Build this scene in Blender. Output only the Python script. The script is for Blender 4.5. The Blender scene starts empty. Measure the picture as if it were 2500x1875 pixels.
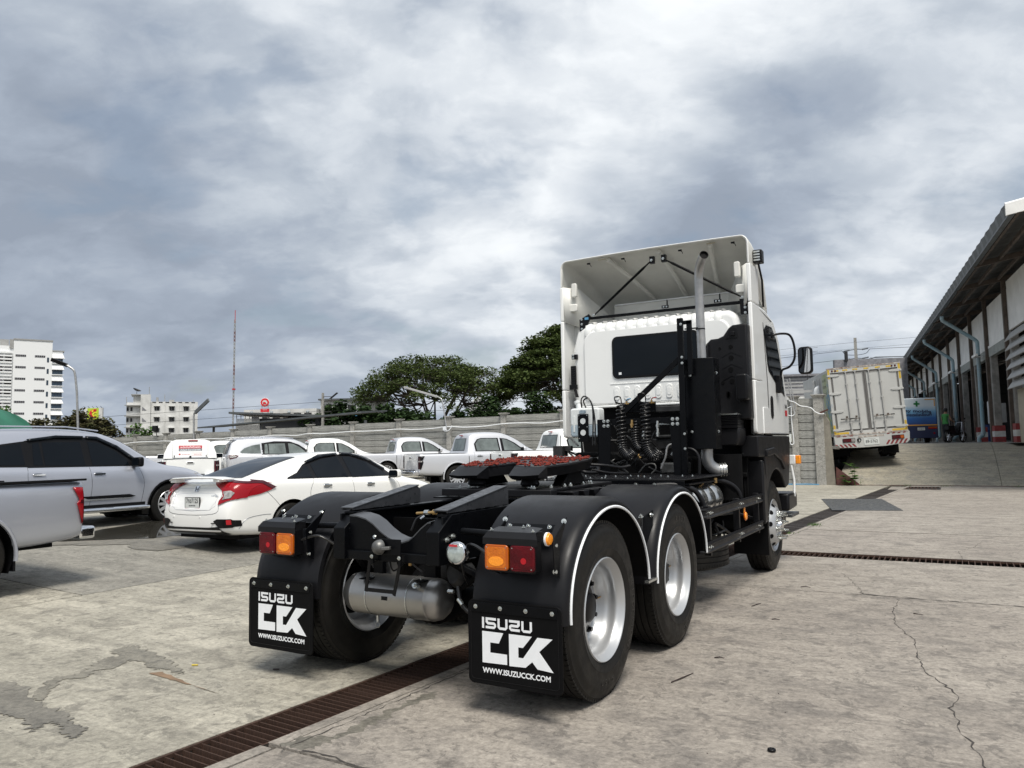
import bpy, bmesh, math, random
from mathutils import Vector, Matrix
from mathutils.bvhtree import BVHTree
RD = math.radians
PI = math.pi
rnd = random.Random(11)
sc = bpy.context.scene
C = sc.collection

# ---------------------------------------------------------------- camera
cam_d = bpy.data.cameras.new("camera")
cam = bpy.data.objects.new("camera", cam_d)
C.objects.link(cam)
cr = Vector((0.8647347, 0.50191425, -0.01777601))
cu = Vector((0.0565746, -0.06217981, 0.99646023))
cf = Vector((-0.49903228, 0.86267941, 0.08216464))
cl = Vector((3.069, -4.317, 1.497))
cam.matrix_world = Matrix(((cr.x, cu.x, -cf.x, cl.x), (cr.y, cu.y, -cf.y, cl.y), (cr.z, cu.z, -cf.z, cl.z), (0, 0, 0, 1)))
cam_d.sensor_width = 36
cam_d.lens = 26.89
cam_d.clip_start = 0.05
cam_d.clip_end = 3000
sc.camera = cam

# ---------------------------------------------------------------- sky, sun, exposure
SUN_EL, SUN_AZ = RD(62), RD(140)      # azimuth clockwise from +Y: high sun behind the camera's right shoulder, through thin cloud
world = bpy.data.worlds.new("World")
sc.world = world
world.use_nodes = True


class NT:
    """small helper round a node tree"""
    def __init__(s, nt):
        s.nt = nt
        nt.nodes.clear()
    def n(s, typ, **kw):
        nd = s.nt.nodes.new(typ)
        for k, v in kw.items():
            if k.startswith('i_'):
                key = k[2:]
                key = int(key) if key.isdigit() else key.replace('_', ' ')
                sock = nd.inputs[key]
                if isinstance(v, bpy.types.NodeSocket):
                    s.nt.links.new(v, sock)
                else:
                    sock.default_value = v
            else:
                setattr(nd, k, v)
        return nd
    def math(s, op, a, b=0.0, clamp=False):
        nd = s.n('ShaderNodeMath', operation=op, use_clamp=clamp)
        for i, v in enumerate((a, b)):
            if isinstance(v, bpy.types.NodeSocket):
                s.nt.links.new(v, nd.inputs[i])
            else:
                nd.inputs[i].default_value = v
        return nd.outputs[0]
    def mix(s, f, a, b, mode='MIX'):
        nd = s.n('ShaderNodeMix', data_type='RGBA', blend_type=mode)
        for i, v in ((0, f), (6, a), (7, b)):
            if isinstance(v, bpy.types.NodeSocket):
                s.nt.links.new(v, nd.inputs[i])
            else:
                nd.inputs[i].default_value = v if i == 0 else (*v[:3], 1)
        return nd.outputs[2]
    def noise(s, vec, scale, detail=4, rough=0.55, dist=0.0):
        nd = s.n('ShaderNodeTexNoise')
        if vec is not None:
            s.nt.links.new(vec, nd.inputs['Vector'])
        nd.inputs['Scale'].default_value = scale
        nd.inputs['Detail'].default_value = detail
        nd.inputs['Roughness'].default_value = rough
        nd.inputs['Distortion'].default_value = dist
        return nd.outputs['Fac']
    def ramp(s, f, pts, interp='LINEAR'):
        nd = s.n('ShaderNodeValToRGB')
        nd.color_ramp.interpolation = interp
        el = nd.color_ramp.elements
        while len(el) < len(pts):
            el.new(0.5)
        for e, (p, c) in zip(el, pts):
            e.position = p
            e.color = (c, c, c, 1) if isinstance(c, (int, float)) else (*c[:3], 1)
        s.nt.links.new(f, nd.inputs[0])
        return nd.outputs[0]
    def step(s, v, a, b, lo=0.0, hi=1.0):
        nd = s.n('ShaderNodeMapRange', interpolation_type='SMOOTHSTEP')
        s.nt.links.new(v, nd.inputs[0])
        for i, x in enumerate((a, b, lo, hi)):
            nd.inputs[i + 1].default_value = x
        return nd.outputs[0]


w = NT(world.node_tree)
tc = w.n('ShaderNodeTexCoord')
D = tc.outputs['Generated']
sep = w.n('ShaderNodeSeparateXYZ', i_0=D)
zz = w.math('ADD', w.math('MAXIMUM', sep.outputs[2], 0.0), 0.40)
cmb = w.n('ShaderNodeCombineXYZ', i_0=w.math('DIVIDE', sep.outputs[0], zz), i_1=w.math('DIVIDE', sep.outputs[1], zz))
rot = w.n('ShaderNodeVectorRotate', rotation_type='Z_AXIS', i_Vector=cmb.outputs[0], i_Angle=RD(-28))
flat = w.n('ShaderNodeVectorMath', operation='MULTIPLY', i_0=rot.outputs[0], i_1=(1.0, 1.25, 1))
pv = flat.outputs[0]
warp = w.n('ShaderNodeTexNoise', i_Vector=pv, i_Scale=1.3, i_Detail=5.0)
wv = w.n('ShaderNodeVectorMath', operation='MULTIPLY_ADD', i_0=warp.outputs['Color'], i_1=(0.16, 0.16, 0), i_2=pv)
warp2 = w.n('ShaderNodeTexNoise', i_Vector=pv, i_Scale=5.0, i_Detail=4.0)
wv2 = w.n('ShaderNodeVectorMath', operation='MULTIPLY_ADD', i_0=warp2.outputs['Color'], i_1=(0.07, 0.07, 0), i_2=wv.outputs[0])
n_big = w.noise(wv.outputs[0], 1.0, 6, 0.52, 0.0)
n_mid = w.noise(wv2.outputs[0], 3.3, 10, 0.52, 0.0)
n_fine = w.noise(wv2.outputs[0], 8.0, 9, 0.58, 0.0)
puff = w.step(n_mid, 0.46, 0.56, -0.5, 0.5)          # firmer edges of the cloud heaps
puff2 = w.step(n_fine, 0.44, 0.58, -0.5, 0.5)
cs = w.math('ADD', w.math('MULTIPLY', n_big, 0.56), w.math('ADD', w.math('MULTIPLY', n_mid, 0.28), w.math('MULTIPLY', n_fine, 0.16)))
cs = w.math('ADD', cs, w.math('ADD', w.math('MULTIPLY', puff, 0.055), w.math('MULTIPLY', puff2, 0.028)))
def lobe(dx, dy, dz, a, b, amt):
    v = Vector((dx, dy, dz)).normalized()
    nd = w.n('ShaderNodeVectorMath', operation='MULTIPLY_ADD', i_0=warp2.outputs['Color'], i_1=(0.14, 0.14, 0.14), i_2=D)
    nv = w.n('ShaderNodeVectorMath', operation='NORMALIZE', i_0=nd.outputs[0])
    d = w.n('ShaderNodeVectorMath', operation='DOT_PRODUCT', i_0=nv.outputs[0], i_1=v[:])
    return w.step(d.outputs['Value'], math.cos(RD(a)), math.cos(RD(b)), 0, amt)
soft3 = w.noise(D, 2.4, 3, 0.5, 0.0)
acc = cs
for L in [(-0.40, 0.78, 0.46, 30, 3, 0.17), (0.03, 0.88, 0.44, 22, 2, 0.11), (0.2, 0.1, 1.0, 70, 8, 0.12), (0.10, 0.985, 0.17, 20, 2, 0.09), (-0.42, 0.88, 0.25, 13, 1, 0.06), (0.4, -0.7, 0.5, 75, 10, 0.16),
          (-0.24, 0.91, 0.28, 9, 1, -0.09), (-0.17, 0.92, 0.34, 9, 1, -0.12), (-0.08, 0.92, 0.37, 9, 1, -0.11), (0.0, 0.91, 0.42, 8, 1, -0.07),
          (-0.80, 0.59, 0.14, 34, 4, -0.05), (-0.84, 0.40, 0.38, 24, 3, -0.055), (-0.62, 0.73, 0.27, 16, 2, -0.04)]:
    acc = w.math('ADD', acc, lobe(*L))
ccol = w.ramp(acc, [(0.34, (0.25, 0.29, 0.355)), (0.46, (0.31, 0.355, 0.425)), (0.56, (0.40, 0.445, 0.505)), (0.66, (0.52, 0.56, 0.61)), (0.79, (0.69, 0.72, 0.75)), (0.97, (0.88, 0.90, 0.91))])
cover = w.step(w.math('ADD', n_mid, w.math('MULTIPLY', soft3, 0.35)), 0.50, 0.62, 0.66, 1.0)
sky = w.n('ShaderNodeTexSky', sky_type='NISHITA', sun_disc=False, sun_elevation=SUN_EL, sun_rotation=SUN_AZ, air_density=1.3, dust_density=2.0)
bg1 = w.n('ShaderNodeBackground', i_Color=sky.outputs[0], i_Strength=0.10)
bg2 = w.n('ShaderNodeBackground', i_Color=ccol, i_Strength=1.28)
mx = w.n('ShaderNodeMixShader', i_0=cover, i_1=bg1.outputs[0], i_2=bg2.outputs[0])
w.n('ShaderNodeOutputWorld', i_0=mx.outputs[0])

sun_d = bpy.data.lights.new("sun", 'SUN')
sun_d.energy = 4.1
sun_d.angle = RD(22)
sun_d.color = (1.0, 0.95, 0.87)
sun = bpy.data.objects.new("sun", sun_d)
C.objects.link(sun)
sdir = Vector((math.sin(SUN_AZ) * math.cos(SUN_EL), math.cos(SUN_AZ) * math.cos(SUN_EL), math.sin(SUN_EL)))
sun.rotation_euler = sdir.to_track_quat('Z', 'Y').to_euler()
sc.view_settings.view_transform = 'Standard'
sc.view_settings.look = 'None'
sc.view_settings.exposure = 0.0
sc.view_settings.gamma = 1.0
sc.view_settings.use_curve_mapping = False
sc.cycles.max_bounces = 6
sc.cycles.transparent_max_bounces = 8

# ---------------------------------------------------------------- materials
def mat(name, col, rough=0.5, metal=0.0, coat=0.0, vary=0.0, vscale=3.0, bump=0.0, bscale=40.0, col2=None, spec=0.5, trans=0.0, rvary=0.0, emit=None, alpha=1.0):
    m = bpy.data.materials.new(name)
    m.use_nodes = True
    t = NT(m.node_tree)
    tc = t.n('ShaderNodeTexCoord')
    P = tc.outputs['Object']
    b = t.n('ShaderNodeBsdfPrincipled')
    b.inputs['Base Color'].default_value = (*col, 1)
    b.inputs['Roughness'].default_value = rough
    b.inputs['Metallic'].default_value = metal
    b.inputs['Specular IOR Level'].default_value = spec
    b.inputs['Coat Weight'].default_value = coat
    b.inputs['Coat Roughness'].default_value = 0.04
    b.inputs['Transmission Weight'].default_value = trans
    b.inputs['Alpha'].default_value = alpha
    if emit:
        b.inputs['Emission Color'].default_value = (*emit[0], 1)
        b.inputs['Emission Strength'].default_value = emit[1]
    if vary or col2:
        f = t.ramp(t.noise(P, vscale, 6, 0.6, 0.2), [(0.35, 0.0), (0.65, 1.0)])
        c2 = col2 if col2 else tuple(max(0, c * (1 - vary)) for c in col)
        t.nt.links.new(t.mix(f, col, c2), b.inputs['Base Color'])
    if rvary:
        f = t.noise(P, vscale * 2.3, 5, 0.6)
        r = t.step(f, 0.3, 0.7, max(0.02, rough - rvary), min(1, rough + rvary))
        t.nt.links.new(r, b.inputs['Roughness'])
    if bump:
        bn = t.n('ShaderNodeBump', i_Height=t.noise(P, bscale, 5, 0.6), i_Strength=bump, i_Distance=0.01)
        t.nt.links.new(bn.outputs[0], b.inputs['Normal'])
    t.n('ShaderNodeOutputMaterial', i_0=b.outputs[0])
    return m

M = {}
M['paint_white'] = mat('white paint', (0.82, 0.83, 0.82), 0.28, coat=0.5, vary=0.03, vscale=1.5)
M['cab_white'] = mat('cab white paint', (0.84, 0.85, 0.84), 0.25, coat=0.5, vary=0.03)
M['shell_white'] = mat('raw moulded fibreglass', (0.74, 0.74, 0.70), 0.5, vary=0.12, vscale=2.5, bump=0.15, bscale=12)
M['pearl'] = mat('pearl white paint', (0.84, 0.84, 0.82), 0.24, coat=0.6, vary=0.02)
M['silver'] = mat('silver paint', (0.46, 0.48, 0.54), 0.32, metal=0.5, coat=0.8, vary=0.04, vscale=1.2)
M['silver2'] = mat('bright silver paint', (0.60, 0.61, 0.64), 0.36, metal=0.35, coat=0.8, vary=0.03)
M['grey_paint'] = mat('grey paint', (0.20, 0.215, 0.24), 0.35, metal=0.4, coat=0.8)
M['glass'] = mat('tinted glass', (0.004, 0.006, 0.009), 0.03, spec=0.2)
M['glass_pale'] = mat('pale glass with painted reflection', (0.17, 0.20, 0.195), 0.06, spec=0.6, vary=0.5, vscale=2.2)  # opaque: sky reflection and view through are put into the pale base colour
M['trim'] = mat('black trim', (0.005, 0.005, 0.006), 0.35, spec=0.22)
M['matt_black'] = mat('chassis black', (0.003, 0.0034, 0.0045), 0.36, spec=0.14, vary=0.25, vscale=6, rvary=0.1, bump=0.05, bscale=60)
M['dark_under'] = mat('underbody black', (0.004, 0.004, 0.0045), 0.6, spec=0.1, vary=0.4, vscale=8)
M['fender'] = mat('moulded black plastic', (0.0085, 0.0085, 0.0100), 0.40, spec=0.25, vary=0.2, vscale=3, rvary=0.05, bump=0.04, bscale=200)
M['rubber'] = mat('tyre rubber', (0.0075, 0.0072, 0.0068), 0.52, spec=0.24, col2=(0.013, 0.0118, 0.010), vscale=5, bump=0.12, bscale=70, rvary=0.1)
M['flap'] = mat('flap rubber', (0.0035, 0.0035, 0.004), 0.6, spec=0.12, vary=0.25, vscale=7, bump=0.05, bscale=90)
M['white_print'] = mat('white print', (0.80, 0.82, 0.84), 0.5, vary=0.05, vscale=20)
M['tyre_mark'] = mat('raised tyre lettering', (0.006, 0.006, 0.006), 0.3)
M['rim'] = mat('silver wheel paint', (0.50, 0.51, 0.52), 0.36, metal=0.6, vary=0.04, vscale=5)
M['alloy'] = mat('alloy wheel', (0.62, 0.63, 0.65), 0.28, metal=0.7)
M['zinc'] = mat('zinc plated steel', (0.66, 0.68, 0.66), 0.25, metal=0.9, vary=0.15, vscale=60)
M['brass'] = mat('brass fitting', (0.50, 0.33, 0.14), 0.35, metal=0.8)
M['alu'] = mat('brushed aluminium tank', (0.40, 0.39, 0.375), 0.34, metal=0.85, vary=0.10, vscale=2, rvary=0.04)
M['alu_bright'] = mat('polished aluminium', (0.62, 0.62, 0.61), 0.22, metal=0.95, vary=0.06, vscale=3)
M['exhaust'] = mat('galvanised exhaust pipe', (0.50, 0.50, 0.50), 0.42, metal=0.7, vary=0.25, vscale=9, rvary=0.12)
M['chrome'] = mat('chrome', (0.75, 0.76, 0.78), 0.08, metal=1.0)
M['amber'] = mat('amber lens', (0.52, 0.115, 0.003), 0.2, coat=0.15, col2=(0.66, 0.17, 0.006), vscale=22, bump=0.5, bscale=120)
M['amber_rim'] = mat('amber lens edge', (0.42, 0.085, 0.004), 0.2, coat=0.2)
M['amber_glow'] = mat('bright amber lens and glow', (1.0, 0.33, 0.02), 0.2, coat=0.2, bump=0.5, bscale=140)
M['red_lens'] = mat('dark red lens', (0.055, 0.0015, 0.004), 0.15, spec=.3, col2=(0.10, 0.002, 0.006), vscale=18, bump=0.3, bscale=130)
M['red_glow'] = mat('red reflector core', (0.42, 0.004, 0.012), 0.3)
M['tail_red'] = mat('car tail light red', (0.27, 0.004, 0.010), 0.2, spec=.35)
M['tail_dark'] = mat('car tail light dark red', (0.06, 0.003, 0.008), 0.1, coat=0.4)
M['tail_clear'] = mat('car tail light clear', (0.42, 0.40, 0.39), 0.1, coat=1.0, vary=0.6, vscale=25)
M['grease'] = mat('red grease', (0.20, 0.030, 0.020), 0.6, spec=0.2, vary=0.4, vscale=30, bump=0.8, bscale=50)
M['plate'] = mat('number plate white', (0.62, 0.64, 0.62), 0.4)
M['print_dark'] = mat('dark print', (0.02, 0.02, 0.025), 0.5)
M['print_red'] = mat('red print', (0.48, 0.03, 0.04), 0.5)
M['plastic_tank'] = mat('translucent white plastic', (0.72, 0.75, 0.75), 0.4, spec=0.4, vary=0.1)
M['plastic_full'] = mat('plastic tank liquid level', (0.36, 0.44, 0.50), 0.35, vary=0.08)
M['hose'] = mat('black hose', (0.012, 0.012, 0.013), 0.28)
M['engine'] = mat('engine metal', (0.05, 0.05, 0.05), 0.5, metal=0.5, vary=0.5, vscale=12)
M['engine_lt'] = mat('cast engine metal', (0.17, 0.17, 0.165), 0.45, metal=0.6, vary=0.4, vscale=15)
M['yellow'] = mat('yellow label', (0.55, 0.42, 0.04), 0.5)
M['blue_label'] = mat('blue label', (0.10, 0.30, 0.50), 0.4)
M['rust'] = mat('rusty steel grating', (0.075, 0.040, 0.027), 0.75, metal=0.3, vary=0.5, vscale=14, bump=0.3, bscale=90)
M['grate_dark'] = mat('weathered dark grating', (0.055, 0.045, 0.040), 0.6, metal=0.3, vary=0.4, vscale=10)
M['pit'] = mat('drain pit', (0.035, 0.028, 0.022), 0.9, vary=0.5, vscale=5)
M['sheet_steel'] = mat('grey steel plate', (0.085, 0.09, 0.095), 0.4, metal=0.55, vary=0.3, vscale=4, rvary=0.15)


def concrete(name, c1, c2, c3, rough=0.8, seed=0.0, gloss=False, wet=None, streak=0.5):
    m = bpy.data.materials.new(name)
    m.use_nodes = True
    t = NT(m.node_tree)
    tc = t.n('ShaderNodeTexCoord')
    mp = t.n('ShaderNodeMapping', i_Vector=tc.outputs['Object'], i_Location=(seed, seed * 1.7, 0))
    P = mp.outputs[0]
    st = t.n('ShaderNodeMapping', i_Vector=P, i_Rotation=(0, 0, RD(-28)), i_Scale=(0.35, 2.2, 1))
    big = t.noise(P, 0.55, 7, 0.62, 0.35)
    mid = t.noise(P, 2.6, 8, 0.66, 0.25)
    fine = t.noise(P, 24, 6, 0.7)
    grit = t.noise(P, 62, 5, 0.8)
    stre = t.noise(st.outputs[0], 2.1, 7, 0.62, 0.35)
    c = t.mix(t.ramp(big, [(0.36, 0.0), (0.64, 1.0)]), c1, c2)
    c = t.mix(t.ramp(mid, [(0.48, 0.0), (0.66, 0.9)]), c, c3)
    c = t.mix(t.math('MULTIPLY', t.ramp(stre, [(0.44, 0.0), (0.62, 1.0)]), streak), c, tuple(x * 0.66 for x in c1))
    c = t.mix(t.ramp(stre, [(0.28, 0.35), (0.42, 0.0)]), c, tuple(min(1, x * 1.22) for x in c2))
    # scuffed pits and little dark spots
    vo = t.n('ShaderNodeTexVoronoi', i_Vector=P, i_Scale=9.0)
    spot = t.math('MULTIPLY', t.step(vo.outputs['Distance'], 0.09, 0.03), t.step(t.noise(P, 1.1, 2), 0.52, 0.62))
    c = t.mix(t.math('MULTIPLY', spot, 0.35), c, (0.10, 0.095, 0.09))
    g = t.ramp(t.math('ADD', t.math('MULTIPLY', fine, 0.6), t.math('MULTIPLY', grit, 0.4)), [(0.36, 0.60), (0.64, 1.28)])
    fl = t.noise(P, 7.5, 7, 0.75, 0.6)
    c = t.mix(t.ramp(fl, [(0.54, 0.0), (0.585, 0.55)]), c, tuple(x * 0.62 for x in c3))
    fl2 = t.noise(st.outputs[0], 9.0, 7, 0.72, 0.4)
    c = t.mix(t.ramp(fl2, [(0.57, 0.0), (0.63, 0.28)]), c, tuple(min(1, x * 1.3) for x in c2))
    c = t.mix(1.0, c, g, 'MULTIPLY')
    b = t.n('ShaderNodeBsdfPrincipled')
    t.nt.links.new(c, b.inputs['Base Color'])
    r = t.step(mid, 0.3, 0.75, rough - 0.14, min(1, rough + 0.1))
    t.nt.links.new(r, b.inputs['Roughness'])
    h = t.math('ADD', t.math('MULTIPLY', fine, 0.6), t.math('ADD', t.math('MULTIPLY', grit, 0.25), t.math('ADD', t.math('MULTIPLY', fl, 0.9), t.math('MULTIPLY', mid, 1.3))))
    bn = t.n('ShaderNodeBump', i_Height=h, i_Strength=0.8, i_Distance=0.02)
    t.nt.links.new(bn.outputs[0], b.inputs['Normal'])
    t.n('ShaderNodeOutputMaterial', i_0=b.outputs[0])
    return m

M['slab_left'] = concrete('pale yard concrete', (0.31, 0.290, 0.238), (0.47, 0.44, 0.365), (0.225, 0.211, 0.178), 0.72, 3.1)
M['slab_left2'] = concrete('grey yard concrete', (0.235, 0.223, 0.192), (0.315, 0.298, 0.256), (0.18, 0.172, 0.15), 0.70, 9.1)
M['slab_right'] = concrete('brownish yard concrete', (0.270, 0.240, 0.208), (0.355, 0.320, 0.277), (0.185, 0.168, 0.150), 0.78, 5.3, streak=0.3)
M['slab_right2'] = concrete('light brown yard concrete', (0.285, 0.255, 0.220), (0.355, 0.322, 0.280), (0.215, 0.195, 0.172), 0.78, 15.3, streak=0.35)
M['ramp'] = concrete('ramp concrete', (0.30, 0.275, 0.215), (0.38, 0.345, 0.27), (0.22, 0.215, 0.195), 0.75, 21.0)
M['apron'] = concrete('upper yard concrete', (0.20, 0.195, 0.18), (0.26, 0.25, 0.23), (0.16, 0.158, 0.15), 0.75, 27.0)
M['wet'] = concrete('damp concrete', (0.185, 0.172, 0.145), (0.23, 0.214, 0.178), (0.155, 0.145, 0.122), 0.5, 51.0)
M['damp'] = concrete('drying damp concrete', (0.20, 0.186, 0.150), (0.245, 0.228, 0.186), (0.165, 0.155, 0.13), 0.6, 57.0)
M['puddle'] = mat('puddle water', (0.040, 0.038, 0.032), 0.055, spec=0.38, vary=0.3, vscale=3)
M['stain'] = mat('rust stain on concrete', (0.25, 0.165, 0.10), 0.75, vary=0.35, vscale=6, bump=0.2, bscale=60)
M['patch'] = mat('patched cement', (0.27, 0.26, 0.235), 0.8, vary=0.25, vscale=5, bump=0.3, bscale=60)
M['crack'] = mat('crack shadow', (0.045, 0.040, 0.036), 0.9)
M['wall_con'] = concrete('precast wall concrete', (0.30, 0.30, 0.28), (0.365, 0.362, 0.338), (0.235, 0.235, 0.22), 0.85, 33.0, streak=0.25)
M['post_con'] = concrete('precast post concrete', (0.33, 0.32, 0.295), (0.40, 0.39, 0.36), (0.26, 0.255, 0.235), 0.85, 41.0, streak=0.2)
M['bark'] = mat('grey brown bark', (0.075, 0.060, 0.048), 0.9, vary=0.4, vscale=6, bump=0.5, bscale=30)
def leafmat(name, a, b2, c3):
    m = bpy.data.materials.new(name)
    m.use_nodes = True
    t = NT(m.node_tree)
    oi = t.n('ShaderNodeObjectInfo')
    geo = t.n('ShaderNodeNewGeometry')
    tc = t.n('ShaderNodeTexCoord')
    n1 = t.noise(tc.outputs['Object'], 0.9, 4, 0.6)
    n2 = geo.outputs['Random Per Island']
    c = t.mix(t.ramp(n1, [(0.38, 0.0), (0.62, 1.0)]), a, b2)
    c = t.mix(t.math('MULTIPLY', n2, 0.7), c, c3)
    b = t.n('ShaderNodeBsdfPrincipled', i_Roughness=0.75)
    b.inputs['Specular IOR Level'].default_value = 0.15
    t.nt.links.new(c, b.inputs['Base Color'])
    tr = t.n('ShaderNodeBsdfTranslucent')
    t.nt.links.new(c, tr.inputs[0])
    mxs = t.n('ShaderNodeMixShader', i_0=0.22, i_1=b.outputs[0], i_2=tr.outputs[0])
    t.n('ShaderNodeOutputMaterial', i_0=mxs.outputs[0])
    return m
M['leaf'] = leafmat('rain tree leaves', (0.070, 0.098, 0.028), (0.098, 0.125, 0.038), (0.042, 0.066, 0.022))
M['leaf2'] = leafmat('dark hedge leaves', (0.030, 0.058, 0.018), (0.050, 0.082, 0.028), (0.018, 0.036, 0.014))
M['leaf3'] = leafmat('dry brown green leaves', (0.095, 0.085, 0.040), (0.07, 0.085, 0.030), (0.075, 0.06, 0.035))
M['leaf4'] = leafmat('fresh green leaves', (0.065, 0.14, 0.030), (0.11, 0.20, 0.045), (0.045, 0.10, 0.025))

# ---------------------------------------------------------------- object helpers
def tag(o, label=None, cat=None, group=None, kind=None):
    if label: o['label'] = label
    if cat: o['category'] = cat
    if group: o['group'] = group
    if kind: o['kind'] = kind
    return o

def thing(name, label, cat, loc=(0, 0, 0), rz=0.0, group=None):
    o = bpy.data.objects.new(name, None)
    C.objects.link(o)
    o.empty_display_size = 0.2
    o.location = loc
    o.rotation_euler = (0, 0, rz)
    return tag(o, label, cat, group)

def link_mesh(name, me, parent=None, m=None, smooth=None):
    o = bpy.data.objects.new(name, me)
    C.objects.link(o)
    if m is not None:
        me.materials.clear()
        me.materials.append(M[m] if isinstance(m, str) else m)
    if smooth is not None:
        me.shade_smooth()
        if smooth < 180:
            me.set_sharp_from_angle(angle=RD(smooth))
    if parent is not None:
        o.parent = parent
    return o

def inst(src, parent, mw=None, name=None):
    """a copy that shares mesh data"""
    o = src.copy()
    C.objects.link(o)
    o.parent = parent
    if mw is not None:
        o.matrix_local = mw
    return o

def copy_tree(o, parent=None):
    c = o.copy()
    C.objects.link(c)
    c.parent = parent
    for ch in list(o.children):
        copy_tree(ch, c)
    return c

def frame(d, up=Vector((0, 0, 1))):
    """rotation whose Z axis is d"""
    d = Vector(d).normalized()
    if abs(d.dot(up)) > 0.999:
        up = Vector((0, 1, 0))
    x = up.cross(d).normalized()
    y = d.cross(x)
    return Matrix(((x.x, y.x, d.x, 0), (x.y, y.y, d.y, 0), (x.z, y.z, d.z, 0), (0, 0, 0, 1)))


class G:
    """collects primitives and links them as one mesh"""
    def __init__(s):
        s.v, s.f = [], []
    def add(s, vs, fs):
        n = len(s.v)
        s.v += [tuple(v) for v in vs]
        s.f += [tuple(i + n for i in f) for f in fs]
        return s
    def box(s, a, b, mt=None):
        x0, y0, z0 = a; x1, y1, z1 = b
        vs = [Vector(p) for p in ((x0, y0, z0), (x1, y0, z0), (x1, y1, z0), (x0, y1, z0), (x0, y0, z1), (x1, y0, z1), (x1, y1, z1), (x0, y1, z1))]
        if mt is not None: vs = [mt @ v for v in vs]
        return s.add(vs, [(0, 3, 2, 1), (4, 5, 6, 7), (0, 1, 5, 4), (1, 2, 6, 5), (2, 3, 7, 6), (3, 0, 4, 7)])
    def beam(s, p, q, wx, wy, up=Vector((0, 0, 1))):
        p, q = Vector(p), Vector(q)
        m = Matrix.Translation(p) @ frame(q - p, up)
        return s.box((-wx / 2, -wy / 2, 0), (wx / 2, wy / 2, (q - p).length), m)
    def cyl(s, p, q, r, n=12, r2=None, cap=True):
        p, q = Vector(p), Vector(q)
        r2 = r if r2 is None else r2
        m = frame(q - p)
        vs = []
        for c, rr in ((p, r), (q, r2)):
            for i in range(n):
                a = 2 * PI * i / n
                vs.append(c + m.to_3x3() @ Vector((rr * math.cos(a), rr * math.sin(a), 0)))
        fs = [(i, (i + 1) % n, n + (i + 1) % n, n + i) for i in range(n)]
        if cap:
            fs += [tuple(range(n - 1, -1, -1)), tuple(range(n, 2 * n))]
        return s.add(vs, fs)
    def tube(s, path, r, n=8, cap=True):
        path = [Vector(p) for p in path]
        k = len(path)
        vs = []
        x = None
        for i, p in enumerate(path):
            t = (path[min(i + 1, k - 1)] - path[max(i - 1, 0)])
            if t.length < 1e-9: t = Vector((0, 0, 1))
            t.normalize()
            if x is None:
                x = t.orthogonal().normalized()
            else:
                x = (x - t * x.dot(t))
                x = x.normalized() if x.length > 1e-6 else t.orthogonal().normalized()
            y = t.cross(x)
            rr = r[i] if isinstance(r, (list, tuple)) else r
            for j in range(n):
                a = 2 * PI * j / n
                vs.append(p + x * rr * math.cos(a) + y * rr * math.sin(a))
        fs = []
        for i in range(k - 1):
            for j in range(n):
                fs.append((i * n + j, i * n + (j + 1) % n, (i + 1) * n + (j + 1) % n, (i + 1) * n + j))
        if cap:
            fs += [tuple(range(n - 1, -1, -1)), tuple(range((k - 1) * n, k * n))]
        return s.add(vs, fs)
    def lathe(s, prof, mt=None, n=32, closed=False, a0=0.0, a1=2 * PI):
        """prof: (radius, height) pairs turned round local Z"""
        full = abs(a1 - a0 - 2 * PI) < 1e-6
        k = len(prof)
        cols = n if full else n + 1
        vs = []
        for i in range(cols):
            a = a0 + (a1 - a0) * i / n
            for r, h in prof:
                v = Vector((r * math.cos(a), r * math.sin(a), h))
                vs.append(mt @ v if mt is not None else v)
        fs = []
        for i in range(n):
            i2 = (i + 1) % cols
            for j in range(k if closed else k - 1):
                j2 = (j + 1) % k
                fs.append((i * k + j, i2 * k + j, i2 * k + j2, i * k + j2))
        return s.add(vs, fs)
    def prism(s, poly, d, mt=None):
        """polygon in local XY extruded by d along local Z"""
        n = len(poly)
        vs = [Vector((x, y, 0)) for x, y in poly] + [Vector((x, y, d)) for x, y in poly]
        if mt is not None: vs = [mt @ v for v in vs]
        fs = [tuple(range(n - 1, -1, -1)), tuple(range(n, 2 * n))] + [(i, (i + 1) % n, n + (i + 1) % n, n + i) for i in range(n)]
        return s.add(vs, fs)
    def mesh(s, name):
        me = bpy.data.meshes.new(name)
        me.from_pydata(s.v, [], s.f)
        me.validate()
        return me
    def obj(s, name, m, parent=None, smooth=None, bevel=0.0, seg=2, label=None, fix=True):
        me = s.mesh(name)
        if fix:
            bm = bmesh.new(); bm.from_mesh(me)
            bmesh.ops.recalc_face_normals(bm, faces=bm.faces)
            bm.to_mesh(me); bm.free()
        o = link_mesh(name, me, parent, m, smooth)
        if bevel:
            md = o.modifiers.new('bevel', 'BEVEL')
            md.width = bevel; md.segments = seg; md.limit_method = 'ANGLE'; md.angle_limit = RD(40)
            if smooth is None:
                me.shade_smooth(); me.set_sharp_from_angle(angle=RD(50))
        if label: o['label'] = label
        return o

def arc(cx, cy, r, a0, a1, n):
    return [(cx + r * math.cos(RD(a0 + (a1 - a0) * i / n)), cy + r * math.sin(RD(a0 + (a1 - a0) * i / n))) for i in range(n + 1)]

def rrect(x0, y0, x1, y1, r, n=4):
    return arc(x1 - r, y1 - r, r, 0, 90, n) + arc(x0 + r, y1 - r, r, 90, 180, n) + arc(x0 + r, y0 + r, r, 180, 270, n) + arc(x1 - r, y0 + r, r, 270, 360, n)

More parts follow.
